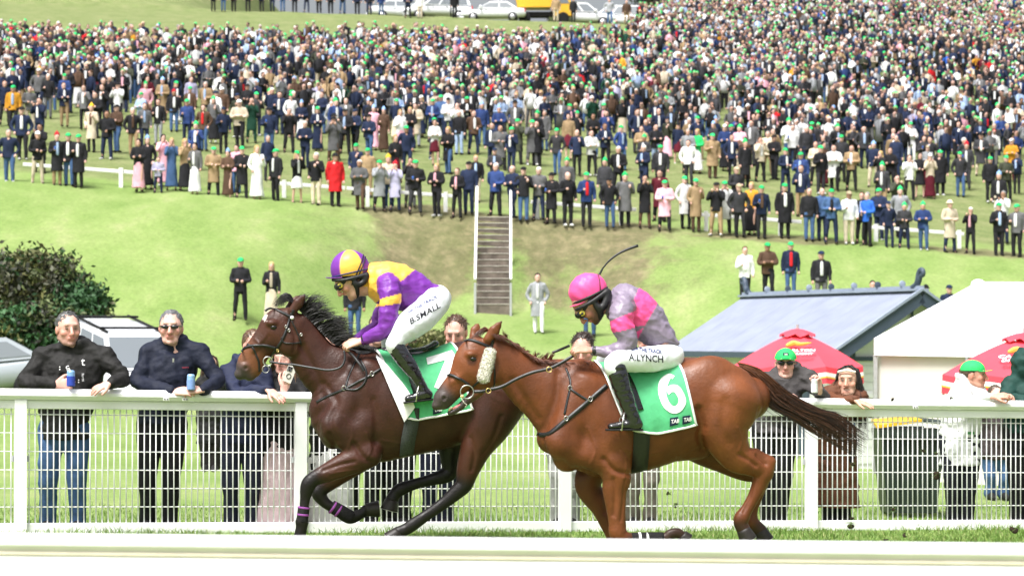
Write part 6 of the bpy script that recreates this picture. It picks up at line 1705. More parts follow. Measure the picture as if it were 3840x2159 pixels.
    if cap is not None:
        v, F = dome(Pf(-.012, .046), f, u, (.110*s, .090*s, .091*s), 1.60, 14, 40); co = add('cap', v, F, mat('green_cap_cloth', (.030,.47,.12), .75, .25, var=.05, scale=20, bump=.2, bscale=60), o)
        v, F = brim(Pf(-.012, .046), f, u, (.104*s, .086*s), .068*s, 1.0, .10); add('cap_peak', v, F, MATS['green_cap_cloth'], co)
        mb = MB(); mb.lathe(Pf(-.012, .130), [(.002, 0), (.010, .003), (.002, .010)], 10, u, f); mb.obj('cap_button', MATS['green_cap_cloth'], co)
        if cap == 'logo':
            V2, F2 = text_mesh('TAB', .03); c = Pf(.088, .085); mb = MB(); mb.box(c, (.045*s, .006, .026*s), (r_, f, u)); mb.obj('badge', M_NAVY2, co)
            add('badge_lettering', c + f*.006 + (V2[:, :1] - .9)*.016*s*-r_*(-1 if r_[0] < 0 else -1)*(-1) + V2[:, 1:]*.02*s*u - u*.007*s, F2, M_WHITE, co, smooth=False)
    if glasses:
        S = Sculpt(.004)
        for d in (-1, 1):
            S.ball(Pf(.099, .012, d*.034), (.008*s, .019*s if glasses == 'big' else .0145*s, .029*s), up=u, ax=f, k=.004)
            S.cone(Pf(.092, .020, d*.062), Pf(.0, .016, d*.083), .0042*s, .0042*s, k=.004)
        S.cone(Pf(.105, .018, .012), Pf(.105, .018, -.012), .004*s, .004*s, k=.004)
        v, F = S.polygonise(.0045); add('sunglasses', v, F, M_GLOSS, o)
    return o, dict(P=Pf, f=f, u=u, W=W, Y0=Y0, jacket=JS, neck=neck, pel=pelv)
M_NAVY2 = mat('navy_badge', (.008,.02,.06), .6, .3, var=.1)
def can(p, col, name, label, wrap=None, h=.135, r=.036):
    """drink can standing in a foam cooler; p: centre"""
    o = empty(name, p - np.array([0, 0, h/2]), label=label, cat='drink can', group='drinks held by spectators')
    mb = MB(); mb.lathe(p - np.array([0, 0, h*.5]), [(r*.8, 0), (r, .008), (r, h*.62), (r*1.0, h*.64)], 20); mb.obj('cooler' if wrap else 'can_body', mat(name + '_wrap' + str(col), wrap or col, .6, .3, var=.12, scale=40), o, smooth=False)
    mb = MB(); mb.lathe(p + np.array([0, 0, h*.141]), [(r*.93, 0), (r*.93, h*.26), (r*.76, h*.34), (r*.74, h*.36), (r*.68, h*.34)], 20); mb.obj('can_top', mat('can_' + str(col), col, .3, .5, metal=.2, var=.05), o, smooth=False)
    return o
def chest_mark(info, pxs, txt, size, m, parent, rot=0., bold=0.):
    """lettering or a mark laid on the front of a jacket"""
    v, F = info['jacket']; T = BVHTree.FromPolygons([tuple(q) for q in v], [tuple(map(int, q)) for q in F])
    V2, F2 = text_mesh(txt, bold); c, s_ = math.cos(rot), math.sin(rot); out = []
    for x, y in V2*size:
        X, Y_ = pxs[0] + x*c - y*s_, pxs[1] - (x*s_ + y*c); d = Vector(px(X, Y_, 20.) - CAMW).normalized(); h = T.ray_cast(Vector(CAMW), d)
        out.append(np.array(h[0]) + np.array(h[1])*.004 if h[0] is not None else px(X, Y_, info['Y0'] - .15))
    add('print', out, F2, m, parent, smooth=False)

SK1, SK2 = (.63,.355,.285), (.66,.39,.32)
L_, R_ = -1, 1
o, inf = near_person('grey haired man in black hooded jacket and jeans holding a blue can at the fence', (256,1238), 1.20, .42, 255,
    [[(158,1338), (92,1432,-.12), (205,1440,-.30)], [(398,1338), (462,1420,-.10), (418,1438,-.32)]], (178,292), (.011,.0105,.010), 'jeans', (240,1645), skin=SK1, hair=(.075,.075,.075), pel=(240,1600), bulk=1.10, collar='hood', seed=31, low=.20,
    beard=(.38,.22,.175), hands=[((212,1440,-.31), (1,-.15,.05), (.2,.9,.0), 1, (.85,.9,.95,1.0), .02), ((410,1436,-.34), (-.75,-.35,-.35), (-.2,.35,-.9), 1, (.22,.25,.3,.32), .22)])
can(inf['W']((266,1418,-.40)), (.25,.45,.80), 'beer_can', 'blue can held by the man in the black hooded jacket', (.03,.06,.38))
chest_mark(inf, (304,1370), 't', 44, M_WHITE, o); chest_mark(inf, (306,1400), 'hurst', 14, M_WHITE, o, rot=-1.5); chest_mark(inf, (246,1374), 'US', 17, M_WHITE, o, rot=-1.2, bold=.02); chest_mark(inf, (222,1386), ':', 26, M_WHITE, o, bold=.03); chest_mark(inf, (292,1434), ':', 26, M_WHITE, o, bold=.03)
o, inf = near_person('man in navy zip jacket and dark glasses leaning on the fence with clasped hands', (641,1232), 1.20, .05, 650,
    [[(556,1326), (518,1432,-.12), (640,1468,-.36)], [(748,1322), (815,1420,-.10), (760,1462,-.34)]], (552,636), (.007,.010,.024), (.007,.007,.009), (610,1585), skin=SK2, hair=(.12,.12,.125), pel=(608,1580), bulk=1.08, collar='stand', seed=41, glasses='slim',
    hands=[((655,1470,-.37), (1,-.1,.06), (.1,.6,-.75), 1, .45, .03), ((752,1462,-.36), (-1,-.1,-.05), (-.1,.55,-.8), -1, .6, .03)])
can(inf['W']((716,1432,-.40)), (.30,.50,.80), 'beer_can', 'blue can between the hands of the man in dark glasses', (.20,.32,.62))
mb = MB(); c = inf['W']((650,1350,-.175)); mb.box(c, (.014,.012,.032)); mb.obj('zip_pull', M_STEEL, o)
chest_mark(inf, (682,1380), 'HUNTER', 6.5, mat('red_print', (.4,.03,.05), .6), o, bold=.01)
near_person('man in navy suit, arm over the fence, half hidden by the bay muzzle', (955,1300), 1.15, .5, 920,
    [[(858,1392), (884,1472,-.20), (1005,1462,-.34)], [(985,1400), (1010,1470,-.05), (985,1478,-.30)]], (868,945), (.014,.019,.048), (.014,.017,.036), (905,1660), skin=SK1, hair=(.10,.055,.03), pel=(908,1620), bulk=1.0, collar='stand', seed=51, detail=False,
    hands=[((1012,1465,-.36), (.75,-.45,-.45), (.2,.2,-.95), -1, .25, .12)])
o, inf = near_person('woman in black jacket and long pale pink skirt filming with a phone at the fence', (1066,1352), 1.05, -.3, 1060,
    [[(1012,1440), (985,1530,-.12), (1062,1462,-.30)], [(1120,1440), (1150,1540,-.1), (1100,1500,-.28)]], (1010,1070), (.010,.010,.011), (.62,.47,.50), (1040,1730), skin=SK2, hair=(.10,.06,.035), hairm='long', pel=(1040,1640), bulk=.92, seed=61, skirt=.05, detail=False,
    hands=[((1066,1455,-.32), (.25,-.2,.9), (.2,.9,.2), 1, (.8,.8,.9,.9), .03)])
ph = empty('phone', inf['W']((1088,1400,-.36)), label='phone in a pale case held up beside the muzzle of the bay horse', cat='phone')
c = inf['W']((1086,1402,-.36)); ax = (np.array([.88,0,-.35]), np.array([0,1.,0]), np.array([.35,0,.88])); mb = MB(); mb.box(c, (.080,.012,.155), ax); mb.obj('case', mat('pale_phone_case', (.62,.60,.54), .4, .4, var=.03), ph)
mb = MB(); mb.box(c + ax[2]*.045 - ax[0]*.014 - (0,.008,0), (.042,.006,.044), ax); cm = mb.obj('camera_block', mat('phone_camera', (.12,.12,.13), .25), ph)
for dx, dz in ((-.010,.011),(.010,.011),(0,-.010)):
    mb = MB(); mb.lathe(c + ax[2]*(.045+dz) - ax[0]*(.014-dx) - (0,.011,0), [(.007,0),(.007,.003),(.001,.003)], 10, (0,-1,0), (0,0,1)); mb.obj('lens', M_GLOSS, cm)
a = np.linspace(0, 6.283, 20); mb = MB(); mb.tube([c - ax[2]*.02 + ax[0]*.02*math.cos(t) + ax[2]*.022*math.sin(t) - (0,.009,0) for t in a], .003, 5, cap=False); mb.obj('ring_grip', M_GLOSS, ph)
def floral(v, c, neck, pelv): return c
near_person('woman in black coat over a white speckled dress, behind the chest of the bay horse', (1235,1290), 1.05, -.1, 1235,
    [[(1180,1380), (1165,1500,-.05), (1200,1500,-.20)], [(1290,1380), (1305,1500,-.05), (1270,1500,-.20)]], (1205,1260), (.010,.010,.011), (.70,.70,.70), (1235,1800), skin=SK2, hair=(.05,.03,.02), hairm='long', pel=(1235,1640), bulk=.92, seed=66, skirt=.06, dY=.5, detail=False)
for nm, hx, hy, lg, tp, bt, hr, dy, sd in (('man in black jacket and trousers behind the forelegs of the bay horse', 1425, 1235, (1318,1392), (.012,.012,.013), (.012,.012,.014), (.06,.035,.025), .5, 71),
      ('person in black trousers behind the belly of the bay horse', 1500, 1245, (1462,1512), (.012,.012,.014), (.010,.010,.012), (.03,.02,.015), .6, 72),
      ('man with tousled brown hair looking down behind the rump of the bay horse', 1709, 1250, (1612,1672), (.02,.024,.05), (.012,.014,.032), (.095,.050,.030), .45, 73),
      ('person in taupe trousers behind the girth of the chestnut horse', 2425, 1262, (2372,2438), (.2,.2,.2), (.19,.165,.14), (.10,.06,.04), .6, 74),
      ('man with curly dark hair and grey trousers behind the neck of the chestnut horse', 2185, 1312, (2090,2145), (.03,.03,.032), (.34,.34,.33), (.035,.022,.016), .5, 75)):
    xx = hx if abs(hx - sum(lg)/2) < 60 else sum(lg)/2*.55 + hx*.45
    near_person(nm, (hx, hy), 1.18, -.15, xx, [[(xx-105, hy+118), (xx-125, hy+240,-.1), (xx-70, hy+215,-.34)], [(xx+105, hy+118), (xx+125, hy+240,-.1), (xx+70, hy+215,-.34)]], lg, tp, bt, (xx, 1600), skin=SK1, hair=hr, hairm='tousled' if sd in (73, 75) else 'short', pel=((lg[0]+lg[1])/2*.8 + xx*.2, 1590), dY=dy, seed=sd,
                fpitch=-.35 if sd in (73, 75) else 0., detail=sd in (73, 75))
o, inf = near_person('man in green cap, dark glasses and charcoal jacket holding a white can at the fence', (2946,1366), 1.13, -.10, 2960,
    [[(2885,1418), (2868,1500,-.10), (2935,1476,-.30)], [(3030,1420), (3088,1496,-.14), (3068,1462,-.30)]], (2880,2925), (.055,.050,.050), (.012,.012,.014), (2905,1620), skin=SK2, hair=None, pel=(2905,1600), bulk=1.08, collar='stand', cap='logo', glasses='big', seed=81,
    hands=[((2938,1472,-.32), (.7,-.4,-.35), (.2,.3,-.9), -1, .35, .08), ((3072,1462,-.33), (-.1,-.25,1), (-.75,-.5,0), -1, (.9,.9,.95,1.), .03)])
can(inf['W']((3054,1446,-.40)), (.70,.71,.72), 'drink_can', 'white can in the hand of the man in the green cap and charcoal jacket', h=.13, r=.031)
def furtrim(v, c, neck, pelv):
    c = c.copy(); m = np.linalg.norm((v - neck)*np.array([1, 1, 1.2]), axis=1) < .12; m &= v[:, 0] < neck[0]; c[m] = (.30,.24,.15); return c
o, inf = near_person('laughing woman with long black hair, flower headband and brown sleeve along the fence', (3180,1430), 1.16, -.30, 3150,
    [[(3105,1482), (3110,1510,-.24), (3205,1500,-.36)], [(3225,1490), (3262,1540,.02), (3230,1560,-.1)]], (3110,3165), (.105,.040,.020), (.014,.014,.017), (3140,1900), skin=(.60,.36,.26), hair=(.013,.010,.009), hairm='long', pel=(3135,1640), bulk=.95, mouth=True, seed=91, low=.24,
    hands=[((3208,1500,-.37), (.85,-.25,-.30), (.1,.2,-.97), -1, .15, .16)])
S = Sculpt(.02); S.chain([(inf['W']((3112,1492,-.16)), .060), (inf['W']((3150,1504,-.30)), .054), (inf['W']((3200,1500,-.362)), .038)]); v, F = S.polygonise(.009); v = folds(relax(v, F, 1), F, .003, 40, 4); add('sleeve', v, F, M_CLOTHA, o, col=np.tile((.12,.042,.018), (len(v), 1)), label='rust brown sleeve')
Pf = inf['P']; g = np.random.default_rng(3)
fl = MB()
for i in range(9):
    t = -.9 + 1.8*i/8; c = Pf(.094*math.cos(t*.95), .082 + .006*math.cos(t*3), .080*math.sin(t)); fl.lathe(c - inf['f']*.004, [(.002, 0), (.013, .003), (.015, .010), (.006, .016), (.001, .017)], 8, inf['f'] + np.array([0, 0, .2]), (0, 0, 1))
add('flower_headband', fl.v, fl.f, mat('cream_petals', (.72,.66,.55), .6, .3, var=.1), o, smooth=True)
o, inf = near_person('man in white jacket and green cap facing right, elbows on the fence', (3652,1408), 1.10, 1.25, 3640,
    [[(3600,1458), (3632,1508,-.26), (3722,1486,-.32)], [(3660,1462), (3690,1505,.05), (3745,1490,-.10)]], (3575,3625), (.66,.67,.66), (.012,.013,.020), (3600,1742), skin=(.58,.30,.22), hair=(.06,.035,.02), pel=(3600,1640), bulk=1.02, collar='stand', cap='plain', seed=101, torso_w=.19,
    hands=[((3726,1486,-.33), (.9,-.2,.1), (.1,.5,-.8), -1, 1.0, .02), ((3744,1490,-.16), (.9,-.1,.1), (0,-.5,-.8), 1, 1.0, .02)])
chest_mark(inf, (3628,1630), '==', 22, mat('green_print', (.03,.3,.06), .6), o, bold=.05)
near_person('person in dark green hooded jacket cut by the right edge of the picture', (3852,1372), 1.12, 1.0, 3835,
    [[(3790,1440), (3775,1500,-.15), (3850,1495,-.32)], [(3920,1440), (3960,1500,-.1), (3900,1495,-.3)]], (3815,3875), (.010,.045,.036), (.012,.012,.014), (3845,1620), skin=SK2, hair=None, pel=(3845,1600), bulk=1.08, collar='hood_up', seed=111, detail=False)
# people a little further back on the lawn
near_person('person in dark jacket and blue jeans on the lawn behind the man in white', (3735,1485), .95, .3, 3735,
    [[(3690,1560), (3672,1650,.0), (3690,1700,-.1)], [(3780,1560), (3796,1650,.0), (3785,1700,-.1)]], (3715,3765), (.03,.022,.022), 'jeans', (3738,1720), skin=SK2, hair=(.08,.05,.03), pel=(3738,1690), dY=4.6, bulk=.95, seed=121, detail=False, group='people on the lawn behind the fence')
near_person('woman in long black coat on the lawn between the two men at the left', (790,1368), .95, .2, 790,
    [[(752,1432), (742,1520,.0), (770,1560,-.1)], [(828,1432), (838,1520,.0), (812,1560,-.1)]], (772,806), (.012,.012,.013), (.014,.012,.012), (790,1660), skin=SK2, hair=(.05,.03,.02), hairm='long', pel=(790,1560), dY=9.5, bulk=.9, seed=131, detail=False, group='people on the lawn behind the fence')
# loose turf kicked up behind the horses
g = np.random.default_rng(77)
def clod(c, s_, i):
    S = Sculpt(.01)
    for _ in range(3): S.ball(c + g.normal(size=3)*s_*.5, (s_*g.uniform(.5, 1), s_*g.uniform(.3, .8), s_*g.uniform(.3, .8)), k=.01)
    v, F = S.polygonise(max(s_*.35, .004)); o = add('turf_clod', v, F, mat('dark_soil', (.035,.026,.018), .9, .1, var=.4, scale=60), base=c, label=f'clod of dark turf thrown up by the hooves, {i}', cat='turf clod', group='clods of turf flying behind the horses')
    n = 14; d = g.normal(size=(n, 3)); d /= np.linalg.norm(d, axis=1)[:, None]; t = np.linspace(0, 1, 4)[None, :, None]
    sv, sF = strands(c + d[:, None, :]*t*s_*2.2, np.full(n, .0022)); add('grass_shred', sv, sF, MATS['grass_blade'], o, col=np.tile((.13,.22,.04), (len(sv), 1)))
for i, (x, y, s_) in enumerate(((3192,1960,.03),(3200,1740,.02),(3512,1775,.03),(3464,1690,.016),(3392,2008,.02),(3320,2025,.014),(3810,1980,.03),(2510,1850,.014),(2532,1890,.016),(3350,1910,.02),(3512,1700,.012),(3345,1500,.014),(3570,1490,.010))):
    clod(px(x, y, 20.2), s_, ('low behind the hooves','by the tail tip','level with the bin','above the bin','on the kick board','low over the grass','at the lower right','under the belly of the chestnut','beside the chestnut hind leg','in front of the bin','near the white jacket','beside the laughing woman','over the cap rail')[i])
# ---------------------------------------------------------------- spectators on the hill
COL = dict(k=(.018,.018,.021), n=(.018,.026,.058), b=(.03,.055,.17), B=(.03,.12,.50), g=(.12,.12,.125), G=(.03,.48,.13), w=(.72,.72,.73), c=(.55,.47,.36), t=(.30,.21,.12), r=(.55,.02,.025),  # black (k) and navy (n) lightened: a light haze veil put into the colour
           p=(.72,.38,.46), o=(.085,.050,.034), j=(.055,.105,.22), l=(.33,.43,.62), e=(.014,.055,.035), m=(.10,.012,.022), y=(.55,.26,.03), v=(.42,.40,.56), d=(.04,.04,.045), s=(.52,.30,.23), q=(.045,.05,.035), x=(.28,.29,.31))
CNAME = dict(k='black', n='navy', b='blue', B='bright blue', g='grey', G='green', w='white', c='cream', t='tan', r='red', p='pink', o='brown', j='denim', l='pale blue', e='dark green', m='maroon', y='mustard', v='lavender', d='charcoal', s='bare', q='olive', x='grey')
HAIRC = dict(g=(.20,.20,.20), b=(.07,.04,.025), d=(.014,.012,.011), l=(.42,.29,.13), h=(.55,.54,.52), s=None)
HNAME = dict(g='grey hair', b='brown hair', d='dark hair', l='blonde hair', h='white hair', s='shaved head')
M_OC = mat('spectator_cloth', objcol=True, rough=.85, spec=.15, var=.18, scale=7, bump=.5, bscale=9)
M_OS = mat('spectator_skin', objcol=True, rough=.6, spec=.2, var=.05, scale=20)

def pose_joints(pose):
    """standing figure 1.75 m tall at the origin, facing -Y"""
    J = dict(ank=[(-.10, .0, .07), (.10, .0, .07)], knee=[(-.10, -.015, .48), (.10, -.015, .48)], hip=[(-.09, 0, .90), (.09, 0, .90)], sh=[(-.185, 0, 1.41), (.185, 0, 1.41)])
    if pose % 3 == 1: J['ank'] = [(-.17, .02, .07), (.15, -.04, .07)]; J['knee'] = [(-.14, -.01, .48), (.13, -.04, .48)]
    if pose % 3 == 2: J['ank'] = [(-.07, .05, .07), (.14, -.10, .07)]; J['knee'] = [(-.08, .02, .48), (.13, -.10, .48)]; J['hip'] = [(-.06, 0, .90), (.12, -.01, .89)]
    el = [(-.25, .03, 1.12), (.25, .03, 1.12)]; wr = [(-.25, -.03, .86), (.25, -.03, .86)]
    if pose == 1: el = [(-.26, .0, 1.13), (.26, .0, 1.13)]; wr = [(-.06, -.22, 1.12), (.07, -.22, 1.10)]
    if pose == 2: el = [(-.25, -.06, 1.13), (.25, -.06, 1.13)]; wr = [(.12, -.20, 1.17), (-.12, -.19, 1.15)]
    if pose == 3: el[0] = (-.25, .0, 1.13); wr[0] = (-.11, -.24, 1.20)
    if pose == 4: el = [(-.24, -.14, 1.20), (.24, -.14, 1.20)]; wr = [(-.07, -.20, 1.50), (.07, -.20, 1.50)]
    if pose == 5: el = [(-.31, .05, 1.13), (.31, .05, 1.13)]; wr = [(-.21, -.06, .93), (.21, -.06, .93)]
    if pose == 6: el = [(-.27, .06, 1.14), (.25, -.05, 1.13)]; wr = [(-.20, -.10, .98), (.10, -.25, 1.36)]
    if pose == 7: el = [(-.24, .10, 1.13), (.25, -.02, 1.12)]; wr = [(-.10, .16, .98), (.06, -.22, 1.05)]
    J['el'], J['wr'] = el, wr; return J

def fig_meshes(pose, h=.028):
    """shared meshes of one pose: body, jacket, coat, trousers, skirts"""
    J = pose_joints(pose); out = {}
    def body():
        S = Sculpt(.03); head_prims(S, (0, -.005, 1.625), (0, -1, .0), (0, 0, 1), 1.05, eyes=False, k=.02)
        S.cone((0, .01, 1.55), (0, .02, 1.42), .055, .065, k=.03)
        S.chain([((0, .01, 1.40), (.09, .15)), ((0, .01, 1.15), (.09, .14)), ((0, .01, .92), (.10, .145))], up=(0, 1, 0), k=.03)
        for i in (0, 1):
            S.chain([(J['sh'][i], .045), (J['el'][i], .038), (J['wr'][i], .030)], k=.02)
            S.ball(np.array(J['wr'][i]) + (0, -.035, -.01 if pose in (1, 2, 3, 4) else -.06), (.045, .055, .035), k=.02)
            S.chain([(J['hip'][i], .075), (J['knee'][i], .048), (J['ank'][i], .036)], k=.02)
            S.cone((J['ank'][i][0], .02, .05), (J['ank'][i][0], -.14, .035), .035, .03, k=.02)
        return S
    def torso(S, low, flare, ex=.0):
        S.chain([((0, .015, 1.44), (.085, .15 + ex)), ((0, .01, 1.34), (.115, .19 + ex)), ((0, 0, 1.15), (.125, .185 + ex)), ((0, 0, .98), (.125, .18 + ex + flare*.3)), ((0, 0, low), (.12 + flare, .175 + ex + flare))], up=(0, 1, 0), k=.03)
        for i in (0, 1): S.chain([(J['sh'][i], .075), (J['el'][i], .062), (np.array(J['wr'][i])*.93 + np.array(J['el'][i])*.07, .046)], k=.03)
        return S
    def bottoms():
        S = Sculpt(.03); S.cone((0, 0, .98), (0, 0, .86), (.115, .165), (.115, .165), up=(0, 1, 0))
        for i in (0, 1): S.chain([(J['hip'][i], .095), (J['knee'][i], .068), (J['ank'][i], .056)], k=.03)
        return S
    def shoes(i):
        S = Sculpt(.02); S.chain([((J['ank'][i][0], .05, .045), .042), ((J['ank'][i][0], -.06, .045), .044), ((J['ank'][i][0]*1.1, -.17, .035), .032)])
        return S
    def mk(nm, S, hh=h, hem=None):
        v, f = S.polygonise(hh); v = relax(v, f, 1)
        if hem: v[:, 2] = np.maximum(v[:, 2], hem)
        if nm in ('jacket', 'coat', 'long_skirt', 'trousers'): v = folds(v, f, .008, 14, pose + len(nm), (1, 1, .6))
        return make_mesh(nm, v, f)
    out['body'] = mk('body', body(), .024)
    out['jacket'] = mk('jacket', torso(Sculpt(.03), .82, .01), hem=.80); out['coat'] = mk('coat', torso(Sculpt(.03), .48, .03, .005), hem=.50)
    if pose < 3: out['trousers'] = mk('trousers', bottoms()); out['shoe0'] = mk('shoe', shoes(0), .026); out['shoe1'] = mk('shoe', shoes(1), .026)
    if pose == 0:
        S = Sculpt(.03); S.chain([((0, 0, 1.0), (.11, .155)), ((0, 0, .8), (.15, .19)), ((0, 0, .45), (.17, .22)), ((0, 0, .16), (.20, .26))], up=(0, 1, 0)); out['long_skirt'] = mk('long_skirt', S, hem=.14)
        S = Sculpt(.03); S.chain([((0, 0, 1.0), (.11, .155)), ((0, 0, .8), (.15, .19)), ((0, 0, .55), (.18, .24))], up=(0, 1, 0)); out['short_skirt'] = mk('short_skirt', S, hem=.52)
        S = Sculpt(.01); S.chain([((0, -.115, 1.43), (.02, .045)), ((0, -.128, 1.25), (.02, .06)), ((0, -.126, 1.02), (.02, .05))], up=(0, 1, 0)); out['shirt'] = mk('shirt', S, .02)
        hc = np.array((0, .006, 1.655))
        S = Sculpt(.01); S.ball(hc + (0, .012, .012), (.098, .098, .086), up=(0, 0, 1), ax=(0, 1, 0)); S.ball(hc + (0, -.10, -.065), (.10, .09, .10), k=.01, sub=True); out['hair'] = mk('hair', S, .02)
        S = Sculpt(.02); S.ball(hc + (0, .012, .012), (.105, .10, .094), up=(0, 0, 1), ax=(0, 1, 0)); S.chain([(hc + (0, .05, -.03), (.06, .09)), (hc + (0, .06, -.18), (.05, .105)), (hc + (0, .05, -.30), (.04, .085))], up=(0, 1, 0)); S.ball(hc + (0, -.115, -.085), (.11, .115, .068), k=.01, sub=True); out['long_hair'] = mk('long_hair', S, .02)
        S = Sculpt(.008); S.ball(hc + (0, .004, .030), (.106, .082, .092), up=(0, 0, 1), ax=(0, 1, 0)); S.ball(hc + (0, 0, -.13), (.30, .135, .30), k=.006, sub=True); S.cone(hc + (0, -.09, .014), hc + (0, -.165, .002), (.010, .075), (.008, .055), up=(0, 0, 1), k=.012); out['cap'] = mk('cap', S, .018)
        S = Sculpt(.01); S.ball(hc + (0, .008, .035), (.102, .105, .092), up=(0, 0, 1), ax=(0, 1, 0)); S.ball(hc + (0, 0, -.15), (.30, .15, .30), k=.006, sub=True); S.ball(hc + (0, .01, .145), .030, k=.01); out['beanie'] = mk('beanie', S, .02)
        S = Sculpt(.01); S.ball(hc + (0, .004, .04), (.095, .085, .085), up=(0, 0, 1), ax=(0, 1, 0)); S.ball(hc + (0, .0, .02), (.165, .012, .155), up=(0, 0, 1), ax=(0, 1, 0), k=.02); out['hat'] = mk('hat', S, .02)
    for nm in ('hair', 'long_hair', 'cap', 'beanie', 'hat'):
        if nm in out:
            a = np.empty(len(out[nm].vertices)*3, np.float32); out[nm].vertices.foreach_get('co', a); a = a.reshape(-1, 3); a = (a - (0, 0, 1.625))*1.05 + (0, 0, 1.625); out[nm].vertices.foreach_set('co', a.astype(np.float32).ravel()); out[nm].update()
    for me in out.values():
        if len(me.materials) == 0: me.materials.append(M_OS if me.name.startswith('body') else M_OC)
    return out
FIG = {p: fig_meshes(p) for p in range(8)}

HATS = {'G': ('cap', (.03, .50, .14), 'green cap'), 'K': ('cap', (.012,.012,.014), 'black cap'), 'W': ('cap', (.75,.75,.75), 'white cap'), 'N': ('cap', (.015,.025,.06), 'navy cap'), 'T': ('cap', (.45,.36,.24), 'tan cap'),
        'Bn': ('beanie', (.03, .50, .14), 'green bobble hat'), 'R': ('beanie', (.45,.02,.03), 'red bobble hat'), 'Y': ('beanie', (.70,.40,.03), 'yellow knit hat'), 'Lb': ('beanie', (.25,.42,.75), 'light blue knit hat'),
        'H': ('hat', (.012,.012,.014), 'black brimmed hat'), 'Hw': ('hat', (.6,.52,.4), 'straw hat')}
SKINS = ((.64,.40,.33), (.68,.43,.36), (.60,.36,.29), (.54,.32,.25), (.34,.19,.13))
def spectator(X, Y, typ, top, bot, shirt, head, pose, label, scale=1., yaw=0., skin=None, group='spectators on the hillside', bright=None):
    z = float(ground_z(X, Y)); sk = skin or SKINS[R.choices(range(5), (5, 5, 5, 3, 1))[0]]; M = FIG[pose]; M0 = FIG[0]
    o = link('person', M['body'], None, None, (X, Y, z - .01)); o.color = (*sk, 1); o.rotation_euler = (0, 0, yaw)
    bulk = R.uniform(.94, 1.12) if typ in 'mc' else R.uniform(.84, .94)
    o.scale = (scale*bulk, scale*bulk, scale)
    tag(o, label, 'person', group)
    def part(nm, me, c, m=None):
        q = link(nm, me, None, o); j = R.uniform(.8, 1.25); q.color = (*[min(x*j, .85) for x in c], 1); return q
    part('coat' if typ == 'c' else 'jacket', M['coat' if typ == 'c' else 'jacket'], COL[top])
    if typ in 'mc': part('trousers', FIG[pose % 3]['trousers'], COL[bot])
    elif typ == 'd': part('long_skirt', M0['long_skirt'], COL[bot])
    else: part('short_skirt', M0['short_skirt'], COL[bot])
    sc_ = (.6,.6,.6) if R.random() < .15 else (.015,.013,.012)
    for q in (0, 1): part('shoe', FIG[pose % 3]['shoe%d' % q], sc_)
    if shirt != '-' : part('shirt', M0['shirt'], COL[shirt])
    if head in HATS:
        part(HATS[head][0], M0[HATS[head][0]], HATS[head][1])
        if typ in 'ds': part('hair', M0['long_hair'], HAIRC[R.choice('bld')])
    elif head[0] == 'L': part('hair', M0['long_hair'], HAIRC[head[1]])
    elif HAIRC[head] is not None: part('hair', M0['hair'], HAIRC[head])
    if R.random() < .12 and pose in (1, 3):
        q = link('drink_can', CAN, None, o, (np.array(pose_joints(pose)['wr'][0]) + (0, -.05, .0))); 
    return o
mb = MB(); mb.lathe((0, 0, -.03), [(.024, 0), (.032, .008), (.032, .11), (.026, .12)], 10); CAN = make_mesh('drink_can', mb.v, mb.f); CAN.materials.append(mat('blue_can', (.05,.14,.5), .3, .5, metal=.3))

def ground_hit(sx, sy, y0, y1):
    """distance at which the line of sight through a photo pixel meets the ground"""
    Y = np.linspace(y0, y1, 600); X = (sx - PX0)*Y/FPX; d = CAMZ + (HOR - sy)*Y/FPX - ground_z(X, Y)
    s = np.where(np.diff(np.sign(d)) != 0)[0]
    return float(Y[s[0]]) if len(s) else float(Y[np.argmin(np.abs(d))])

GARM = dict(m='jacket', c='coat', d='top', s='jacket')
def words_for(typ, top, bot, shirt, head):
    hd = HATS[head][2] if head in HATS else ('long ' + HNAME[head[1]] if head[0] == 'L' and len(head) == 2 else HNAME[head])
    b = {'m': CNAME[bot] + ' trousers', 'c': CNAME[bot] + ' trousers', 'd': 'long ' + CNAME[bot] + ' skirt', 's': 'short ' + CNAME[bot] + ' skirt'}[typ]
    return f'{CNAME[top]} {GARM[typ]}, {hd}, {b}'

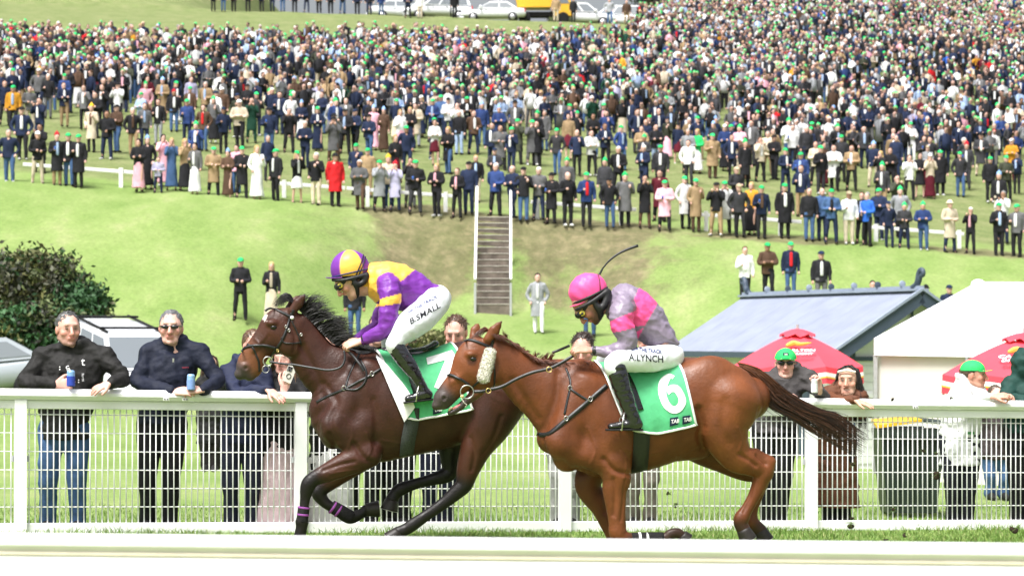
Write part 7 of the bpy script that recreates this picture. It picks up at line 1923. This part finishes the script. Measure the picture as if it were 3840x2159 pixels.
HAND = []
def H1(o, rows):
    for (x, y, typ, top, bot, sh, hd, ps, *r) in rows: HAND.append((o + x/2.011, 380 + y/2.011, typ, top, bot, sh, hd, ps, r[0] if r else 1.))
H1(0, [(65,620,'m','n','j','-','g',5),(285,645,'m','k','c','-','W',1),(430,655,'c','k','t','l','R',3),(515,640,'m','k','j','w','G',0),(592,660,'c','k','k','w','G',1),(690,385,'c','c','k','o','Y',3),(808,440,'m','k','n','-','b',0),(880,385,'m','o','j','-','K',1),
 (1000,410,'m','k','t','o','h',0),(1090,365,'m','g','n','l','b',1),(1195,330,'m','k','x','w','d',3),(1045,680,'d','k','p','-','Ld',1),(1112,660,'d','k','k','-','Lb',0),(1232,640,'d','p','p','-','Ld',4),(1195,690,'m','v','n','-','d',1,.68),(1295,670,'d','j','j','-','Ll',4),
 (1395,675,'d','t','k','-','Ll',4),(1470,710,'d','g','w','w','Ld',1),(1410,330,'m','b','n','-','G',1),(1535,375,'m','o','j','r','d',0),(1610,310,'d','g','k','-','Bn',1),(1685,395,'m','n','k','-','N',1),(1612,715,'c','t','k','-','G',1,.93),(1718,738,'d','o','o','-','Lb',1,.92),
 (1785,700,'m','p','j','-','Ld',0,.95),(1825,740,'c','k','k','-','G',1),(1898,312,'c','e','e','-','s',4),(1938,755,'d','w','w','-','Ll',1,1.04),(2080,760,'m','k','k','w','G',0),(2030,400,'m','n','j','-','K',1),(2180,400,'m','k','k','-','g',4),(2300,510,'m','n','n','-','h',1),
 (2395,385,'d','n','n','w','G',1),(2240,780,'s','k','w','w','G',4),(2385,785,'m','k','c','-','h',3),(2515,470,'c','g','o','-','H',4),(2528,792,'c','r','k','-','H',0),
 (100,225,'m','y','k','l','G',0),(35,182,'m','n','k','-','b',0),(225,225,'m','g','c','-','d',1),(300,330,'m','n','n','w','d',4),(480,192,'m','n','t','w','b',1),(632,212,'m','g','k','w','b',1),(772,205,'m','k','k','w','b',3),(890,190,'m','w','k','-','K',4),(1112,125,'d','m','m','-','Ld',2),
 (1226,145,'c','t','t','l','Lb',1),(1330,172,'d','n','w','w','G',1),(1442,128,'m','v','n','-','b',0),(1790,275,'m','q','k','-','N',1),(1935,262,'m','d','n','-','G',1),(2110,255,'m','n','n','w','b',1),(2215,250,'m','d','k','-','h',0),(2430,250,'m','n','j','-','b',1)])
H1(1230, [(212,705,'m','n','k','-','G',1),(238,812,'c','g','o','-','h',1,.93),(300,720,'m','t','t','-','G',0,.95),(388,822,'c','x','k','-','G',4,.95),(455,805,'m','c','j','-','Y',0),(508,826,'c','v','n','-','R',4,.93),(590,545,'m','n','n','-','G',0),(660,842,'m','k','d','-','G',1),
 (622,800,'m','k','g','-','d',4,.95),(818,860,'m','k','k','p','Ll',1),(975,878,'m','k','k','p','b',1,.95),(1062,850,'m','n','n','-','K',0),(1265,862,'m','b','k','-','h',0),(1390,880,'m','n','n','-','s',1),(1475,902,'m','k','j','-','K',3,1.03),(1590,892,'m','g','n','-','h',1),
 (1685,916,'c','k','k','-','H',1,.96),(1808,932,'m','k','k','-','s',1,1.02),(1802,815,'m','g','k','-','Bn',0),(1950,942,'m','b','k','r','G',3,1.03),(2088,815,'m','d','k','-','Bn',0),(2120,955,'m','k','j','-','K',5,.95),(2240,942,'c','g','k','-','Bn',1),(2390,952,'c','k','o','-','d',4),
 (2190,705,'m','k','k','w','h',0),(2380,690,'m','n','n','l','h',1),(2508,690,'m','d','k','w','G',0),(2540,972,'c','p','k','-','G',1,.95),(2502,905,'c','m','k','-','d',0),(1240,505,'m','n','n','w','d',0),(1300,525,'c','g','k','-','Ld',1),(1385,545,'m','n','n','w','G',1),(1575,485,'c','k','k','-','Ld',1),
 (1725,552,'m','d','j','-','G',5),(1878,562,'m','n','k','-','s',1),(1985,562,'m','w','k','-','d',1),(2088,505,'m','n','k','w','b',1),(2210,522,'m','b','j','l','G',5),(2365,522,'m','t','k','-','b',1),(2472,505,'m','k','l','-','d',1),(990,402,'m','k','l','-','s',0),(1098,402,'m','o','n','w','b',0),
 (1160,335,'m','b','j','-','Lb',0),(905,548,'c','k','j','-','Ll',1),(805,482,'s','w','m','-','Ld',1),(790,305,'m','b','n','l','G',1),(852,272,'m','j','n','-','G',1),(660,342,'c','c','x','k','Ld',1),(545,402,'d','w','p','-','Ll',1),(420,388,'d','o','o','-','Lb',1),(345,372,'d','p','p','-','Lb',0),
 (310,445,'m','n','j','-','K',2),(205,402,'m','n','k','-','N',2),(130,400,'m','k','k','l','K',0),(45,442,'c','g','o','-','H',4),(1430,475,'c','q','k','-','G',4),(1540,482,'c','g','g','-','G',4),(1290,365,'m','b','n','-','Lb',1),(1880,400,'m','k','t','-','G',3),(2000,420,'c','k','j','-','d',1),(2080,330,'m','k','j','p','G',1)])
H1(2560, [(100,980,'c','t','o','-','G',1),(15,960,'c','w','k','-','G',0),(255,1025,'m','k','t','-','K',4),(318,1000,'c','w','k','-','G',4),(425,1040,'m','d','k','-','T',0),(518,1005,'d','y','k','-','Ll',0),(595,1055,'m','n','k','o','G',3),(770,1032,'c','k','k','w','G',0,1.04),(955,1052,'m','k','j','-','s',0),
 (1052,1050,'m','j','n','-','s',0),(1122,1100,'m','j','n','k','G',1,1.03),(1255,1076,'m','w','c','-','T',1),(1352,1082,'m','k','k','l','b',0),(1392,1122,'m','B','k','-','g',1,1.02),(1480,1050,'m','n','n','-','G',2),(1552,1132,'m','n','n','-','N',5,.88),(1672,1152,'m','d','n','-','Bn',1,.86),
 (1812,1162,'m','b','j','-','Bn',1,.9),(1640,1040,'m','x','k','-','Bn',0),(2015,1172,'c','c','n','-','Hw',1,.98),(2172,1190,'m','k','k','p','h',4,.88),(2385,1182,'m','k','k','l','G',1),(2520,1185,'m','g','k','w','G',1),(370,592,'m','n','k','w','b',0),(470,612,'d','o','o','-','Ld',1),(585,612,'m','c','k','w','b',4),
 (690,592,'m','k','k','-','K',1),(775,705,'m','n','n','w','G',1),(890,742,'m','b','b','l','G',1),(1002,645,'m','c','k','-','s',1),(1062,645,'d','o','m','-','Ld',0),(1140,672,'c','w','k','-','b',1),(1275,672,'m','t','k','w','b',1),(1492,722,'d','k','k','-','Ll',4),(1565,692,'m','k','k','-','b',1),
 (1440,645,'m','n','c','-','Lb',0),(1710,752,'m','w','k','-','b',4),(1790,732,'s','k','k','-','Ld',1),(1866,742,'d','c','m','-','W',4),(1942,712,'c','k','k','-','G',0),(2090,722,'m','d','j','-','G',5),(2320,762,'m','k','k','-','G',0),(2440,752,'m','q','k','-','G',1),(2480,605,'c','y','m','-','W',2),
 (225,585,'c','t','o','-','G',1),(110,545,'d','G','w','-','Ll',1),(40,545,'m','x','k','-','g',0),(830,500,'m','w','k','-','b',1),(1365,505,'m','d','n','l','d',5),(1590,520,'m','n','k','w','b',1),(1985,440,'c','o','k','-','d',1),(2080,460,'m','n','k','w','b',1),(1720,470,'m','w','w','-','G',1),(2250,560,'c','d','c','w','K',1),(2350,470,'m','d','k','w','g',2)])
LAWN = [(902,1200,'m','k','k','-','G',1,1.,'person in black suit and green cap checking a phone on the lower bank'),(1018,1205,'d','k','c','c','Ll',3,.97,'woman with long blonde hair, green cap, black jacket and beige dress on the lower bank'),
        (2016,1248,'c','x','w','w','d',5,1.0,'person in pale grey coat and white trousers walking across the lawn'),(1330,1268,'m','k','j','-','d',0,1.,'person in black top and blue jeans standing behind the leading jockey'),(2212,1260,'m','k','j','-','d',0,1.,'person in dark blue jeans standing behind the second jockey'),
        (2560+470/2.011,380+1526/2.011,'m','w','k','w','b',3,1.,'person in white jacket holding a phone above the blue roof'),(2560+640/2.011,380+1496/2.011,'m','o','k','-','G',2,1.,'person in dark brown jacket and green cap with arms folded above the blue roof'),
        (2560+815/2.011,380+1490/2.011,'m','n','j','r','G',0,1.,'person in navy jacket with red trim and green cap above the blue roof'),(2560+1045/2.011,380+1560/2.011,'m','k','g','w','N',0,1.,'person in black sweater, navy knit cap and grey trousers above the blue roof'),
        (3272,1272,'m','k','k','-','d',0,1.,'dark haired person whose head just shows over the roof ridge'),(3472,1290,'m','k','k','r','H',0,1.,'blonde person in black hat and red scarf between roof and marquee'),(3560,1290,'m','n','n','-','N',0,1.,'person in navy hooded jacket half hidden by the marquee')]
people = []; spots = []
ALT = {0: (0, 0, 5, 7), 1: (1, 1, 6, 3, 2), 3: (3, 6), 5: (5,), 2: (2,), 4: (4,)}
for (sx, sy, typ, top, bot, sh, hd, ps, sc) in HAND:
    Y = ground_hit(sx, sy, 81.6, 130); X = (sx - PX0)*Y/FPX; spots.append((X, Y)); people.append([X, Y, typ, top, bot, sh, hd, R.choice(ALT[ps]), sc])
# random people further up the slope
gr = np.random.default_rng(17)
def ymax(X, Y): return 131 + 12*sstep(-.2, -.02, X/Y) + 9*sstep(.0, .045, X/Y) + 52*sstep(.045, .062, X/Y)
cell = {}
def far_enough(X, Y, d):
    ci, cj = int(X//1.), int(Y//1.)
    for i in range(ci-2, ci+3):
        for j in range(cj-2, cj+3):
            for (a, b) in cell.get((i, j), ()):
                if (a-X)**2 + (b-Y)**2 < d*d: return False
    return True
for (a, b) in spots: cell.setdefault((int(a//1.), int(b//1.)), []).append((a, b))
rand_pts = []
for _ in range(70000):
    Y = gr.uniform(84, 206)
    X = gr.uniform(-.26, .26)*Y
    if Y > ymax(X, Y): continue
    d = 4.2 if Y < 93 else np.interp(Y, (93, 99, 106, 130, 160), (2.3, 1.22, .88, .75, .75))
    if Y < 100 and X/Y < -.05: d *= 1.12
    d *= 1 + .22*math.sin(X*.35 + 1.3*math.sin(Y*.21)) + .22*math.sin(X*1.3 + Y*.9 + 2*math.sin(X*.5))
    if abs(X/Y - (.135 + .012*math.sin(Y*.2))) < .006 and Y < 135: continue     # a path kept clear on the right
    if far_enough(X, Y, d):
        rand_pts.append((X, Y)); cell.setdefault((int(X//1.), int(Y//1.)), []).append((X, Y))
rand_pts.sort(key=lambda p: p[1])
TOPS = list('kndgwxtoqbBcrpmyvle'); TW = (30,27,12,6,11,4,3,3.5,4,3,.5,3.5,.8,1.4,1,.5,.6,3,1)
def rand_look():
    typ = R.choices('mcds', (70, 12, 12, 6))[0]; top = R.choices(TOPS, TW)[0]; bot = R.choices('kndjgtc', (34, 24, 12, 14, 6, 6, 4))[0]
    sh = R.choices('-wlpr', (42, 40, 13, 3, 2))[0] if typ in 'mc' and top in 'kndgtobqe' else '-'
    hd = R.choices(('G','Bn','K','N','W','T','H','R','Lb','g','b','d','l','h','s'), (27, 10, 7, 5, 3, 2, 1.5, .8, .8, 13, 15, 10, 2, 7, 6))[0]
    if typ in 'ds' and hd not in HATS: hd = R.choice(('Lb', 'Ll', 'Ld', 'Ll'))
    if typ in 'ds': bot = R.choices('knwpomcet', (30, 12, 12, 10, 12, 8, 8, 4, 4))[0]
    return typ, top, bot, sh, hd, R.choices(range(8), (18, 16, 9, 16, 6, 14, 12, 9))[0], R.uniform(.92, 1.07)
NIND = 300 - len(LAWN) - 22
nr = max(0, NIND - len(people))
seen = [p for p in rand_pts if abs(p[0]/p[1]) < .203][:nr]; near_set = set(seen)
for X, Y in seen: people.append([X, Y, *rand_look()])
far_pts = [p for p in rand_pts if p not in near_set]

# labels that single each one out
def place(X, Y):
    if Y < 84.5: row = 'terrace edge'
    elif Y < 92: row = 'behind terrace edge'
    else: row = 'upper slope'
    a = X/Y
    for lim, nm in ((-.155, 'far left'), (-.09, 'left'), (-.03, 'mid left'), (.01, 'by the steps'), (.07, 'mid right'), (.14, 'right'), (9, 'far right')):
        if a < lim: return row + ', ' + nm
keys = {}
for p in people: keys.setdefault(f'{words_for(*p[2:7])}, {place(p[0], p[1])}', []).append(p)
ORD = ('first', 'second', 'third', 'fourth', 'fifth', 'sixth')
for k_, L_ in keys.items():
    L_.sort(key=lambda p: p[0]/p[1])
    for i, p in enumerate(L_):
        lb = 'person in ' + k_ if len(L_) == 1 else ORD[min(i, 5)] + ' from left in ' + k_
        spectator(*p[:8], lb, p[8], yaw=R.gauss(math.atan2(p[0], p[1])*-.6 - .1, .36))
for (sx, sy, typ, top, bot, sh, hd, ps, sc, lb) in LAWN:
    Y = ground_hit(sx, sy, 62, 81.5); X = (sx - PX0)*Y/FPX; spectator(X, Y, typ, top, bot, sh, hd, ps, lb, sc, group='people on the lower bank')

# the rest of the crowd: one mass of several thousand
def loft(rings, n):
    V = []; F = []
    for (c, rx, ry) in rings:
        for k in range(n):
            a = 2*math.pi*k/n; V.append((c[0] + rx*math.cos(a), c[1] + ry*math.sin(a), c[2]))
    m = len(rings); F = [(i*n+k, i*n+(k+1) % n, (i+1)*n+(k+1) % n, (i+1)*n+k) for i in range(m-1) for k in range(n)]
    return V, F
def low_figure(pose, typ):
    J = pose_joints(pose); V, F, G = [], [], []
    def put(v, f, g):
        n = len(V); V.extend(v); F.extend([tuple(i+n for i in q) for q in f]); G.extend([g]*len(v))
    low = .50 if typ == 'c' else .82
    put(*loft([((0,.01,1.50),.06,.06), ((0,.01,1.44),.15,.08), ((0,0,1.34),.205,.12), ((0,0,1.12),.185,.13), ((0,0,low),.19 + (.04 if typ == 'c' else 0),.135), ((0,0,low-.01),.05,.05)], 7), 0)
    if typ in 'ds': put(*loft([((0,0,.95),.17,.12), ((0,0,.15 if typ == 'd' else .5),.24,.19)], 7), 1)
    for i in (0, 1):
        for (a, b, r0, r1, g) in ((J['sh'][i], J['el'][i], .07, .058, 0), (J['el'][i], J['wr'][i], .058, .042, 0)):
            mb = MB(); mb.tube([a, b], [r0, r1], 4, cap=False); put(mb.v, mb.f, g)
        w = np.array(J['wr'][i]); mb = MB(); mb.tube([w, w + (0, -.05, -.04)], [.035, .025], 3); put(mb.v, mb.f, 2)
        mb = MB(); mb.tube([J['hip'][i], J['knee'][i], np.array(J['ank'][i]) + (0, -.02, -.06)], [.095, .07, .06], 4, cap=False); put(mb.v, mb.f, 1)
    put(*loft([((0,.01,1.47),.055,.055), ((0,-.005,1.53),.055,.065), ((0,-.01,1.58),.068,.088), ((0,-.005,1.64),.074,.094), ((0,0,1.70),.066,.085)], 7), 2)
    put(*loft([((0,.012,1.635),.084,.098), ((0,.012,1.69),.080,.096), ((0,.01,1.735),.058,.07), ((0,.01,1.758),.01,.012)], 7), 3)
    put([(-.06,-.09,1.66),(.06,-.09,1.66),(.045,-.17,1.645),(-.045,-.17,1.645)], [(0,1,2,3)], 4)
    put([(-.05,-.128,1.42),(.05,-.128,1.42),(.035,-.142,1.06),(-.035,-.142,1.06)], [(0,3,2,1)], 5)
    V = np.array(V, float); h_ = V[:, 2] > 1.525; V[h_] = (V[h_] - (0, 0, 1.60))*1.06 + (0, 0, 1.60)
    return V, F, np.array(G)
LOW = {(p, t): low_figure(p, t) for p in range(8) for t in 'mcd'}
AV, AC, AL, AN = [], [], [], 0
for X, Y in far_pts:
    typ, top, bot, sh, hd, ps, sc = rand_look(); typ = 'd' if typ == 's' else typ
    V, F, G = LOW[(ps, typ)]
    a = R.gauss(-.1, .5); c, s = math.cos(a), math.sin(a); bk = R.uniform(.92, 1.12)*sc
    W = np.stack([(V[:, 0]*c - V[:, 1]*s)*bk + X, (V[:, 0]*s + V[:, 1]*c)*bk + Y, V[:, 2]*sc + float(ground_z(X, Y))], 1)
    jt = lambda c_: np.array(c_)*R.uniform(.75, 1.3)
    sk = np.array(SKINS[R.choices(range(5), (5, 5, 5, 3, 1))[0]])*R.uniform(.85, 1.1); tc = jt(COL[top])
    if hd in HATS: hc = jt(HATS[hd][1]); bc = hc if HATS[hd][0] == 'cap' else sk
    else: hc = HAIRC[hd[1] if hd[0] == 'L' else hd]; hc = sk*.95 if hc is None else jt(hc); bc = sk
    pal = np.array([tc, jt(COL[bot]), sk, hc, bc if hd in HATS else sk, jt(COL[sh]) if sh != '-' else tc])
    AV.append(W); AC.append(pal[G]); AL.extend([tuple(i + AN for i in q) for q in F]); AN += len(V)
cv = np.concatenate(AV); me = bpy.data.meshes.new('crowd')
me.vertices.add(len(cv)); me.vertices.foreach_set('co', cv.astype(np.float32).ravel())
ll = np.fromiter((i for q in AL for i in q), np.int32); ln = np.fromiter((len(q) for q in AL), np.int32)
me.loops.add(len(ll)); me.loops.foreach_set('vertex_index', ll); me.polygons.add(len(ln)); me.polygons.foreach_set('loop_start', np.concatenate([[0], np.cumsum(ln)[:-1]]).astype(np.int32)); me.update(calc_edges=True)
me.polygons.foreach_set('use_smooth', np.ones(len(ln), bool))
ca = me.color_attributes.new('Col', 'FLOAT_COLOR', 'POINT'); c4 = np.ones((len(cv), 4), np.float32); c4[:, :3] = np.clip(np.concatenate(AC), 0, .85); ca.data.foreach_set('color', c4.ravel())
tag(link('crowd', me, mat('crowd_cloth', attr='Col', rough=.85, spec=.15, var=.12, scale=4)), 'dense crowd of racegoers packed up the hillside', 'crowd', None, 'stuff')
# ---------------------------------------------------------------- shrubs
M_LEAF = mat('shrub_leaf', attr='Col', rough=.6, spec=.3, var=.15, scale=3)
M_BARK = mat('bark', (.07,.05,.035), .9, .1, var=.3, scale=12, bump=.5, bscale=30)
def shrub(name, blobs, base, n, leaf, cols, label, seed, weights=None):
    g = np.random.default_rng(seed); o = empty(name, base, label=label, cat='shrub')
    mb = MB()
    for c, r in blobs:
        c = np.array(c); b = np.array(base) + g.normal(size=3)*(.25, .25, 0); mb.tube(spline([b, b*.5 + c*.5 + g.normal(size=3)*.2, c], 7), np.linspace(.09, .02, 7), 6)
        for _ in range(5):
            e = c + g.normal(size=3)*np.array(r)*.45; mb.tube(spline([b*.4 + c*.6, c*.6 + e*.4, e], 5), np.linspace(.04, .008, 5), 5)
    mb.obj('stem', M_BARK, o, smooth=True)
    P, C, S_ = [], [], []
    tot = sum(r[0]*r[2] for _, r in blobs)
    for bi, (c, r) in enumerate(blobs):
        m = int(n*r[0]*r[2]/tot); cl = g.normal(size=(max(m//55, 4), 3)); cl /= np.linalg.norm(cl, axis=1)[:, None]; cl *= g.uniform(.72, 1.05, (len(cl), 1))
        k = g.integers(0, len(cl), m); q = cl[k] + g.normal(size=(m, 3))*.17
        P.append(np.array(c) + q*np.array(r)); tone = g.uniform(.6, 1.4, len(cl))[k]
        ci = g.choice(len(cols), len(cl), p=(weights or [None]*99)[bi] if weights else None)[k]
        C.append(np.array(cols)[ci]*tone[:, None]*g.uniform(.75, 1.25, (m, 1)))
    P = np.concatenate(P); C = np.concatenate(C); m = len(P)
    a = g.normal(size=(m, 3)); a /= np.linalg.norm(a, axis=1)[:, None]; b = np.cross(a, g.normal(size=(m, 3))); b /= np.linalg.norm(b, axis=1)[:, None]; s = leaf*g.uniform(.6, 1.4, (m, 1))
    V = np.stack([P - a*s, P + b*s*.45, P + a*s, P - b*s*.45], 1).reshape(-1, 3); F = np.arange(4*m).reshape(-1, 4)
    add('foliage', V, F, M_LEAF, o, smooth=False, col=np.repeat(C, 4, 0))
    return o
Yb = 63.; B0 = lambda x, y, d=0.: px(x, y, Yb + d)
bz = px(180, 1300, Yb)
gz = float(ground_z(bz[0], Yb))
shrub('broad_shrub', [(B0(20,1130), (1.25,1.1,1.05)), (B0(150,1110), (1.15,1.0,1.0)), (B0(-90,1160), (1.2,1.0,1.05)), (B0(280,1170,-.4), (.85,.8,.80)), (B0(352,1150,-.3), (.38,.4,.5)), (B0(90,1040,.3), (.95,.8,.52)), (B0(50,1240,-1.), (1.1,.8,.75)), (B0(240,1240,-.8), (1.0,.8,.65)), (B0(0,1300,-1.1), (1.0,.8,.6)), (B0(200,1310,-.9), (1.1,.8,.5))],
      (bz[0], Yb, gz), 44000, .075, [(.075,.095,.032), (.108,.112,.050), (.072,.074,.046), (.032,.085,.030), (.17,.17,.06), (.042,.044,.033)], 'large rounded brown green shrub at the left edge of the bank', 4,
      weights=[[.25,.22,.22,.08,.08,.15]]*3 + [[.10,.05,.05,.66,.04,.10]]*2 + [[.25,.3,.2,.05,.1,.1]] + [[.15,.1,.1,.5,.05,.1]]*4)
YL = ground_hit(1570, 1308, 45, 76); p = px(1570, 1308, YL); gl = lambda x, h: np.array([(x - PX0)*YL/FPX, YL, float(ground_z((x - PX0)*YL/FPX, YL)) + h])
shrub('low_shrub', [(gl(1560,.20), (.75,.5,.30)), (gl(1640,.24), (.6,.5,.30)), (gl(1490,.16), (.6,.5,.24)), (gl(1425,.22), (.45,.5,.34))], gl(1560, -.05), 6500, .05, [(.06,.085,.03), (.12,.14,.05), (.2,.2,.09)], 'low clipped shrub seen between the leading jockey and the chestnut horse', 6)
# a scrubby patch on the crest at the right
p = px(2560, 0, 196.); shrub('dark_scrub', [(px(2440 + 70*i, 12 - 8*(i % 2), 197.), (1.6, 1.2, 1.3)) for i in range(9)], (p[0], 197., float(ground_z(p[0], 197.))), 9000, .14, [(.015,.025,.012), (.02,.03,.018), (.035,.04,.025)], 'dark scrub on the crest behind the upper crowd', 8)

# ---------------------------------------------------------------- vehicles and people on the crest
def crest(sx, Y): X = (sx - PX0)*Y/FPX; return X, Y, float(ground_z(X, Y))
for i, (sx, Y, yaw, kd, lb) in enumerate(((1500,175.5,12,'sedan','white sedan parked on the crest behind people in dark trousers'),(1640,175,-170,'suv','white wagon parked on the crest left of centre'),(1850,174.2,178,'sedan','long white car nearest the yellow truck on the crest'),(2180,176,5,'suv','white van shaped car on the crest right of the yellow truck'),(2300,177,170,'suv','white four-wheel drive on the crest furthest right'))):
    car(crest(sx, Y), math.radians(yaw), M_CARW, kd, lb, grp='vehicles on the crest')
X, Y, Z = crest(2010, 175)
t = empty('yellow_loader', (X, Y, Z), label='yellow tipper truck parked on the crest', cat='truck')
mb = MB(); mb.prism([(X-1.3, Y-.9, Z+1.2), (X+1.0, Y-.9, Z+1.2), (X+1.3, Y-.9, Z+2.3), (X-1.5, Y-.9, Z+2.3)], (0, 1.8, 0)); mb.obj('tipper_body', M_CARY, t)
mb = MB(); mb.prism([(X+1.2, Y-.85, Z+.6), (X+2.6, Y-.85, Z+.6), (X+2.5, Y-.85, Z+1.5), (X+2.1, Y-.85, Z+2.2), (X+1.35, Y-.85, Z+2.2)], (0, 1.7, 0)); mb.obj('cab', M_CARY, t)
mb = MB(); mb.prism([(X+1.5, Y-.87, Z+1.45), (X+2.35, Y-.87, Z+1.45), (X+2.05, Y-.87, Z+2.05), (X+1.5, Y-.87, Z+2.05)], (0, .01, 0)); mb.obj('cab_window', M_GLASS, t)
mb = MB(); mb.box((X+.4, Y, Z+.75), (4.0, 1.2, .3)); mb.obj('chassis', M_TYRE, t)
for x in (-.8, 1.9):
    for s in (-1, 1): mb = MB(); mb.lathe((X+x, Y+s*.75, Z+.42), [(.36,0),(.42,.04),(.42,.22),(.36,.26)], 16, (0, s, 0), (1, 0, 0)); mb.obj('wheel', M_TYRE, t)
for sx in (1290, 1690, 2080):   # light masts / poles
    X, Y, Z = crest(sx, 173); o = empty('fence_pole', (X, Y, Z), label={1290: 'thin dark pole on the crest at the left', 1690: 'thin dark pole on the crest beside the white wagon', 2080: 'thin dark pole on the crest right of the yellow truck'}[sx], cat='pole', group='poles on the crest')
    mb = MB(); mb.tube([(X, Y, Z - .2), (X, Y, Z + 3.2)], .05, 6); mb.obj('shaft', M_TYRE, o); mb = MB(); mb.lathe((X, Y, Z + 3.2), [(.06, 0), (.08, .03), (.02, .08)], 8); mb.obj('pole_cap', M_TYRE, o)
top_row = [(800,'k','k'),(838,'n','j'),(875,'o','k'),(930,'k','k'),(980,'n','k'),(1020,'g','n'),(1060,'k','j'),(1105,'n','k'),(1150,'k','n'),(1195,'t','k'),(1240,'k','k'),(1285,'k','j'),(1340,'n','k'),(1385,'k','n'),(1430,'b','j'),(1530,'n','k'),(1575,'w','c'),(1705,'k','k'),(2085,'t','c'),(2150,'k','k'),(2285,'x','j'),(2350,'o','t')]
for i, (sx, tp, bt) in enumerate(top_row):
    Y = ground_hit(sx, 44 if sx < 1450 else 70, 140, 172); X = (sx - PX0)*Y/FPX
    spectator(X, Y, 'm', tp, bt, '-', R.choice(('b', 'K', 'g', 'd')), R.choice((0, 0, 5, 1)), f'person in {CNAME[tp]} jacket and {CNAME[bt]} trousers on the crest, {["first","second","third","fourth","fifth","sixth","seventh","eighth","ninth","tenth","eleventh","twelfth","thirteenth","fourteenth","fifteenth","sixteenth","seventeenth","eighteenth","nineteenth","twentieth","twenty-first","last"][i]} from the left', R.uniform(.95, 1.05), group='people standing on the crest')
